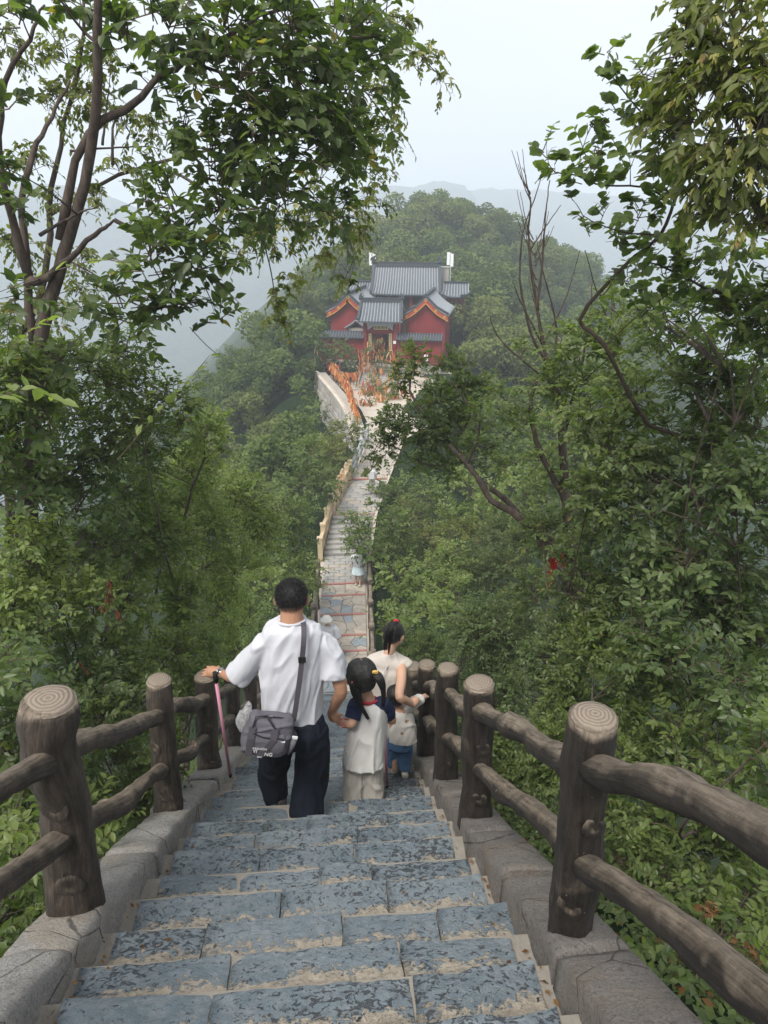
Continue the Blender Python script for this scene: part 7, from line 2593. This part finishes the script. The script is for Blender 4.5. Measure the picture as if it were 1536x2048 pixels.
# ---- distant walkers ------------------------------------------------------
def walker(label, base, h, facing, top, bottom, skin, top_len=.5, skirt=False, bare=False, long_top=False, extra=None):
    """small standing figure, base at the feet"""
    base = Vector(base)
    A, Fv = back_axes(facing)
    root = empty('person', base, label, 'person', 'people on the path')
    k = h / 1.7

    def P_(x, y, z): return base + A * x * k + Fv * y * k + V3((0, 0, z * k))
    b = MB()
    hc = P_(0, .02, 1.57)
    f, s, u = head(b, hc, .08 * k, Fv + V3((0, 0, -.1)))
    stube(b, [P_(0, 0, 1.36), P_(0, 0, 1.42), hc], [.06 * k, .05 * k, .05 * k], 6, 10)
    loft(b, sring([(P_(0, 0, 1.42), .08 * k, .06 * k), (P_(0, 0, 1.34), .17 * k, .09 * k), (P_(0, 0, 1.1), .15 * k, .1 * k), (P_(0, 0, .9), .16 * k, .11 * k), (P_(0, 0, .8), .13 * k, .1 * k)], 10), 14, (A, Fv))
    for sd in (-1, 1):
        stube(b, [P_(.17 * sd, 0, 1.35), P_(.23 * sd, -.02, 1.1), P_(.24 * sd, .1, .9)], [.05 * k, .04 * k, .028 * k], 10, 8)
        hand(b, P_(.24 * sd, .1, .9), V3((0, 0, -1)) + Fv * .3, A * sd, .17 * k, .3, .1, thumb=1)
        stube(b, [P_(.09 * sd, 0, .85), P_(.09 * sd, .02 * sd, .48), P_(.09 * sd, -.04 * sd, .07)], [.085 * k, .055 * k, .038 * k], 10, 10)
        stube(b, [P_(.09 * sd, -.07 - .04 * sd, .03), P_(.09 * sd, .1 - .04 * sd, .03)], [.035 * k, .03 * k], 4, 8)
    body = organic('body', b, .014, skin, root, 2)
    face_marks(root, hc, .08 * k, f, s, u)
    m = MB(); rot = Matrix((s, f, u)).transposed(); R = .08 * k
    m.sphere(hc + u * R * .2 - f * R * .15, (R * 1.08, R * 1.18, R * 1.12), 14, 10, rot=rot); organic('hair', m, .012, M['hair'], root, 1)
    t = MB()
    zb = 1.42 - top_len * 1.15
    loft(t, sring([(P_(0, 0, 1.44), .085 * k, .07 * k), (P_(0, 0, 1.36), .2 * k, .11 * k), (P_(0, 0, 1.15), .19 * k, .13 * k), (P_(0, 0, zb), .2 * k, .14 * k)], 10), 16, (A, Fv))
    for sd in (-1, 1): stube(t, [P_(.12 * sd, 0, 1.36), P_(.21 * sd, 0, 1.28), P_(.26 * sd, 0, 1.08)], [.08 * k, .085 * k, .085 * k], 6, 10)
    organic('top', t, .014, top, root, 2, (.01, 8, (0, 0, 1), 3))
    t = MB()
    if skirt:
        loft(t, [(P_(0, 0, .98), .15 * k, .11 * k), (P_(0, 0, .8), .2 * k, .16 * k), (P_(0, 0, .55), .27 * k, .22 * k)], 22, (A, Fv), 2)
        organic('skirt', t, .014, bottom, root, 1, (.012, 14, (0, 0, 1), 3))
    else:
        for sd in (-1, 1): stube(t, [P_(.08 * sd, 0, .95), P_(.09 * sd, .02 * sd, .5), P_(.09 * sd, -.04 * sd, .06)], [.11 * k, .09 * k, .085 * k], 8, 10)
        organic('trousers', t, .014, bottom, root, 1)
    for sd in (-1, 1):
        m = MB(); stube(m, [P_(.09 * sd, -.09 - .04 * sd, .035), P_(.09 * sd, .12 - .04 * sd, .035)], [.045 * k, .04 * k], 5, 8); m.build('shoe', M['paleshoe'], root, smooth=True)
    return root, P_, hc, R, k


r_, P_, hc, R, k = walker('person in a white tee and bucket hat walking up the flagstones towards the camera', at(657, 1350, 14.9), 1.7, pi, M['tee'], M['linen'], M['skin_w'], .62)
m = MB(); m.tube([hc + V3((0, 0, .02)), hc + V3((0, 0, .035)), hc + V3((0, 0, .1)), hc + V3((0, 0, .115))], [.175, .115, .095, .05], 18)
tag(m.build('bucket_hat', M['offwhite'], smooth=True), 'off white bucket hat on the person climbing the flagstone path', 'hat')
m = MB(); m.tube([P_(.14, .1, 1.38), P_(.0, .14, 1.2), P_(-.17, .12, 1.0)], .014, 6); m.tube([P_(.14, .1, 1.38), P_(.12, -.1, 1.36), P_(-.17, -.1, 1.0)], .014, 6)
tag(m.build('bag_strap', M['black']), 'thin black crossbody strap on the person in the bucket hat', 'strap')
sm = NT('pleated_pale_blue'); sc_ = sm.n('TexWave', {'Vector': sm.coord('Object'), 'Scale': 9.0}).outputs[1]
sm.bsdf(sm.mix(sc_, (.5, .62, .66), (.68, .76, .78)), .8)
walker('person in a pale blue pleated skirt and white shoes standing by the path railing', (at(716, 1166, 18.35).x, 18.35, path_at(18.35)[2] + .02), 1.18, .3, M['tee'], sm.mat, M['skin_w'], .45, skirt=True)
r_, P_, hc, R, k = walker('person in white with a backpack on the upper path half hidden by leaves', (at(744, 985, 24.2).x, 24.2, path_at(24.2)[2] + .02), 1.08, .2, M['tee'], M['linen'], M['skin_m'], .5)
m = MB(); m.box(P_(0, -.2, 1.15), (.2, .12, .28)); m.sphere(P_(0, -.2, 1.36), (.1, .06, .05), 10, 6)
for sd in (-1, 1): m.tube([P_(.1 * sd, -.1, 1.4), P_(.12 * sd, .12, 1.36), P_(.13 * sd, .1, 1.1), P_(.12 * sd, -.1, 1.0)], .02, 6)
tag(m.build('backpack', M['offwhite']), 'pale backpack on the person standing on the upper path', 'backpack')
# ------------------------------------------------------------------ air
def build_haze():
    m = NT('haze_air')
    v = m.n('VolumePrincipled', {'Color': (0.87, 0.935, 1.0), 'Density': HAZE, 'Anisotropy': 0.2})
    m.t.links.new(v.outputs[0], m.out.inputs['Volume'])
    o = MB().box((100, 760, -65), (3300, 1640, 330)).build('haze', m.mat)
    tag(o, kind='stuff')


HAZE = 0.0019
build_haze()
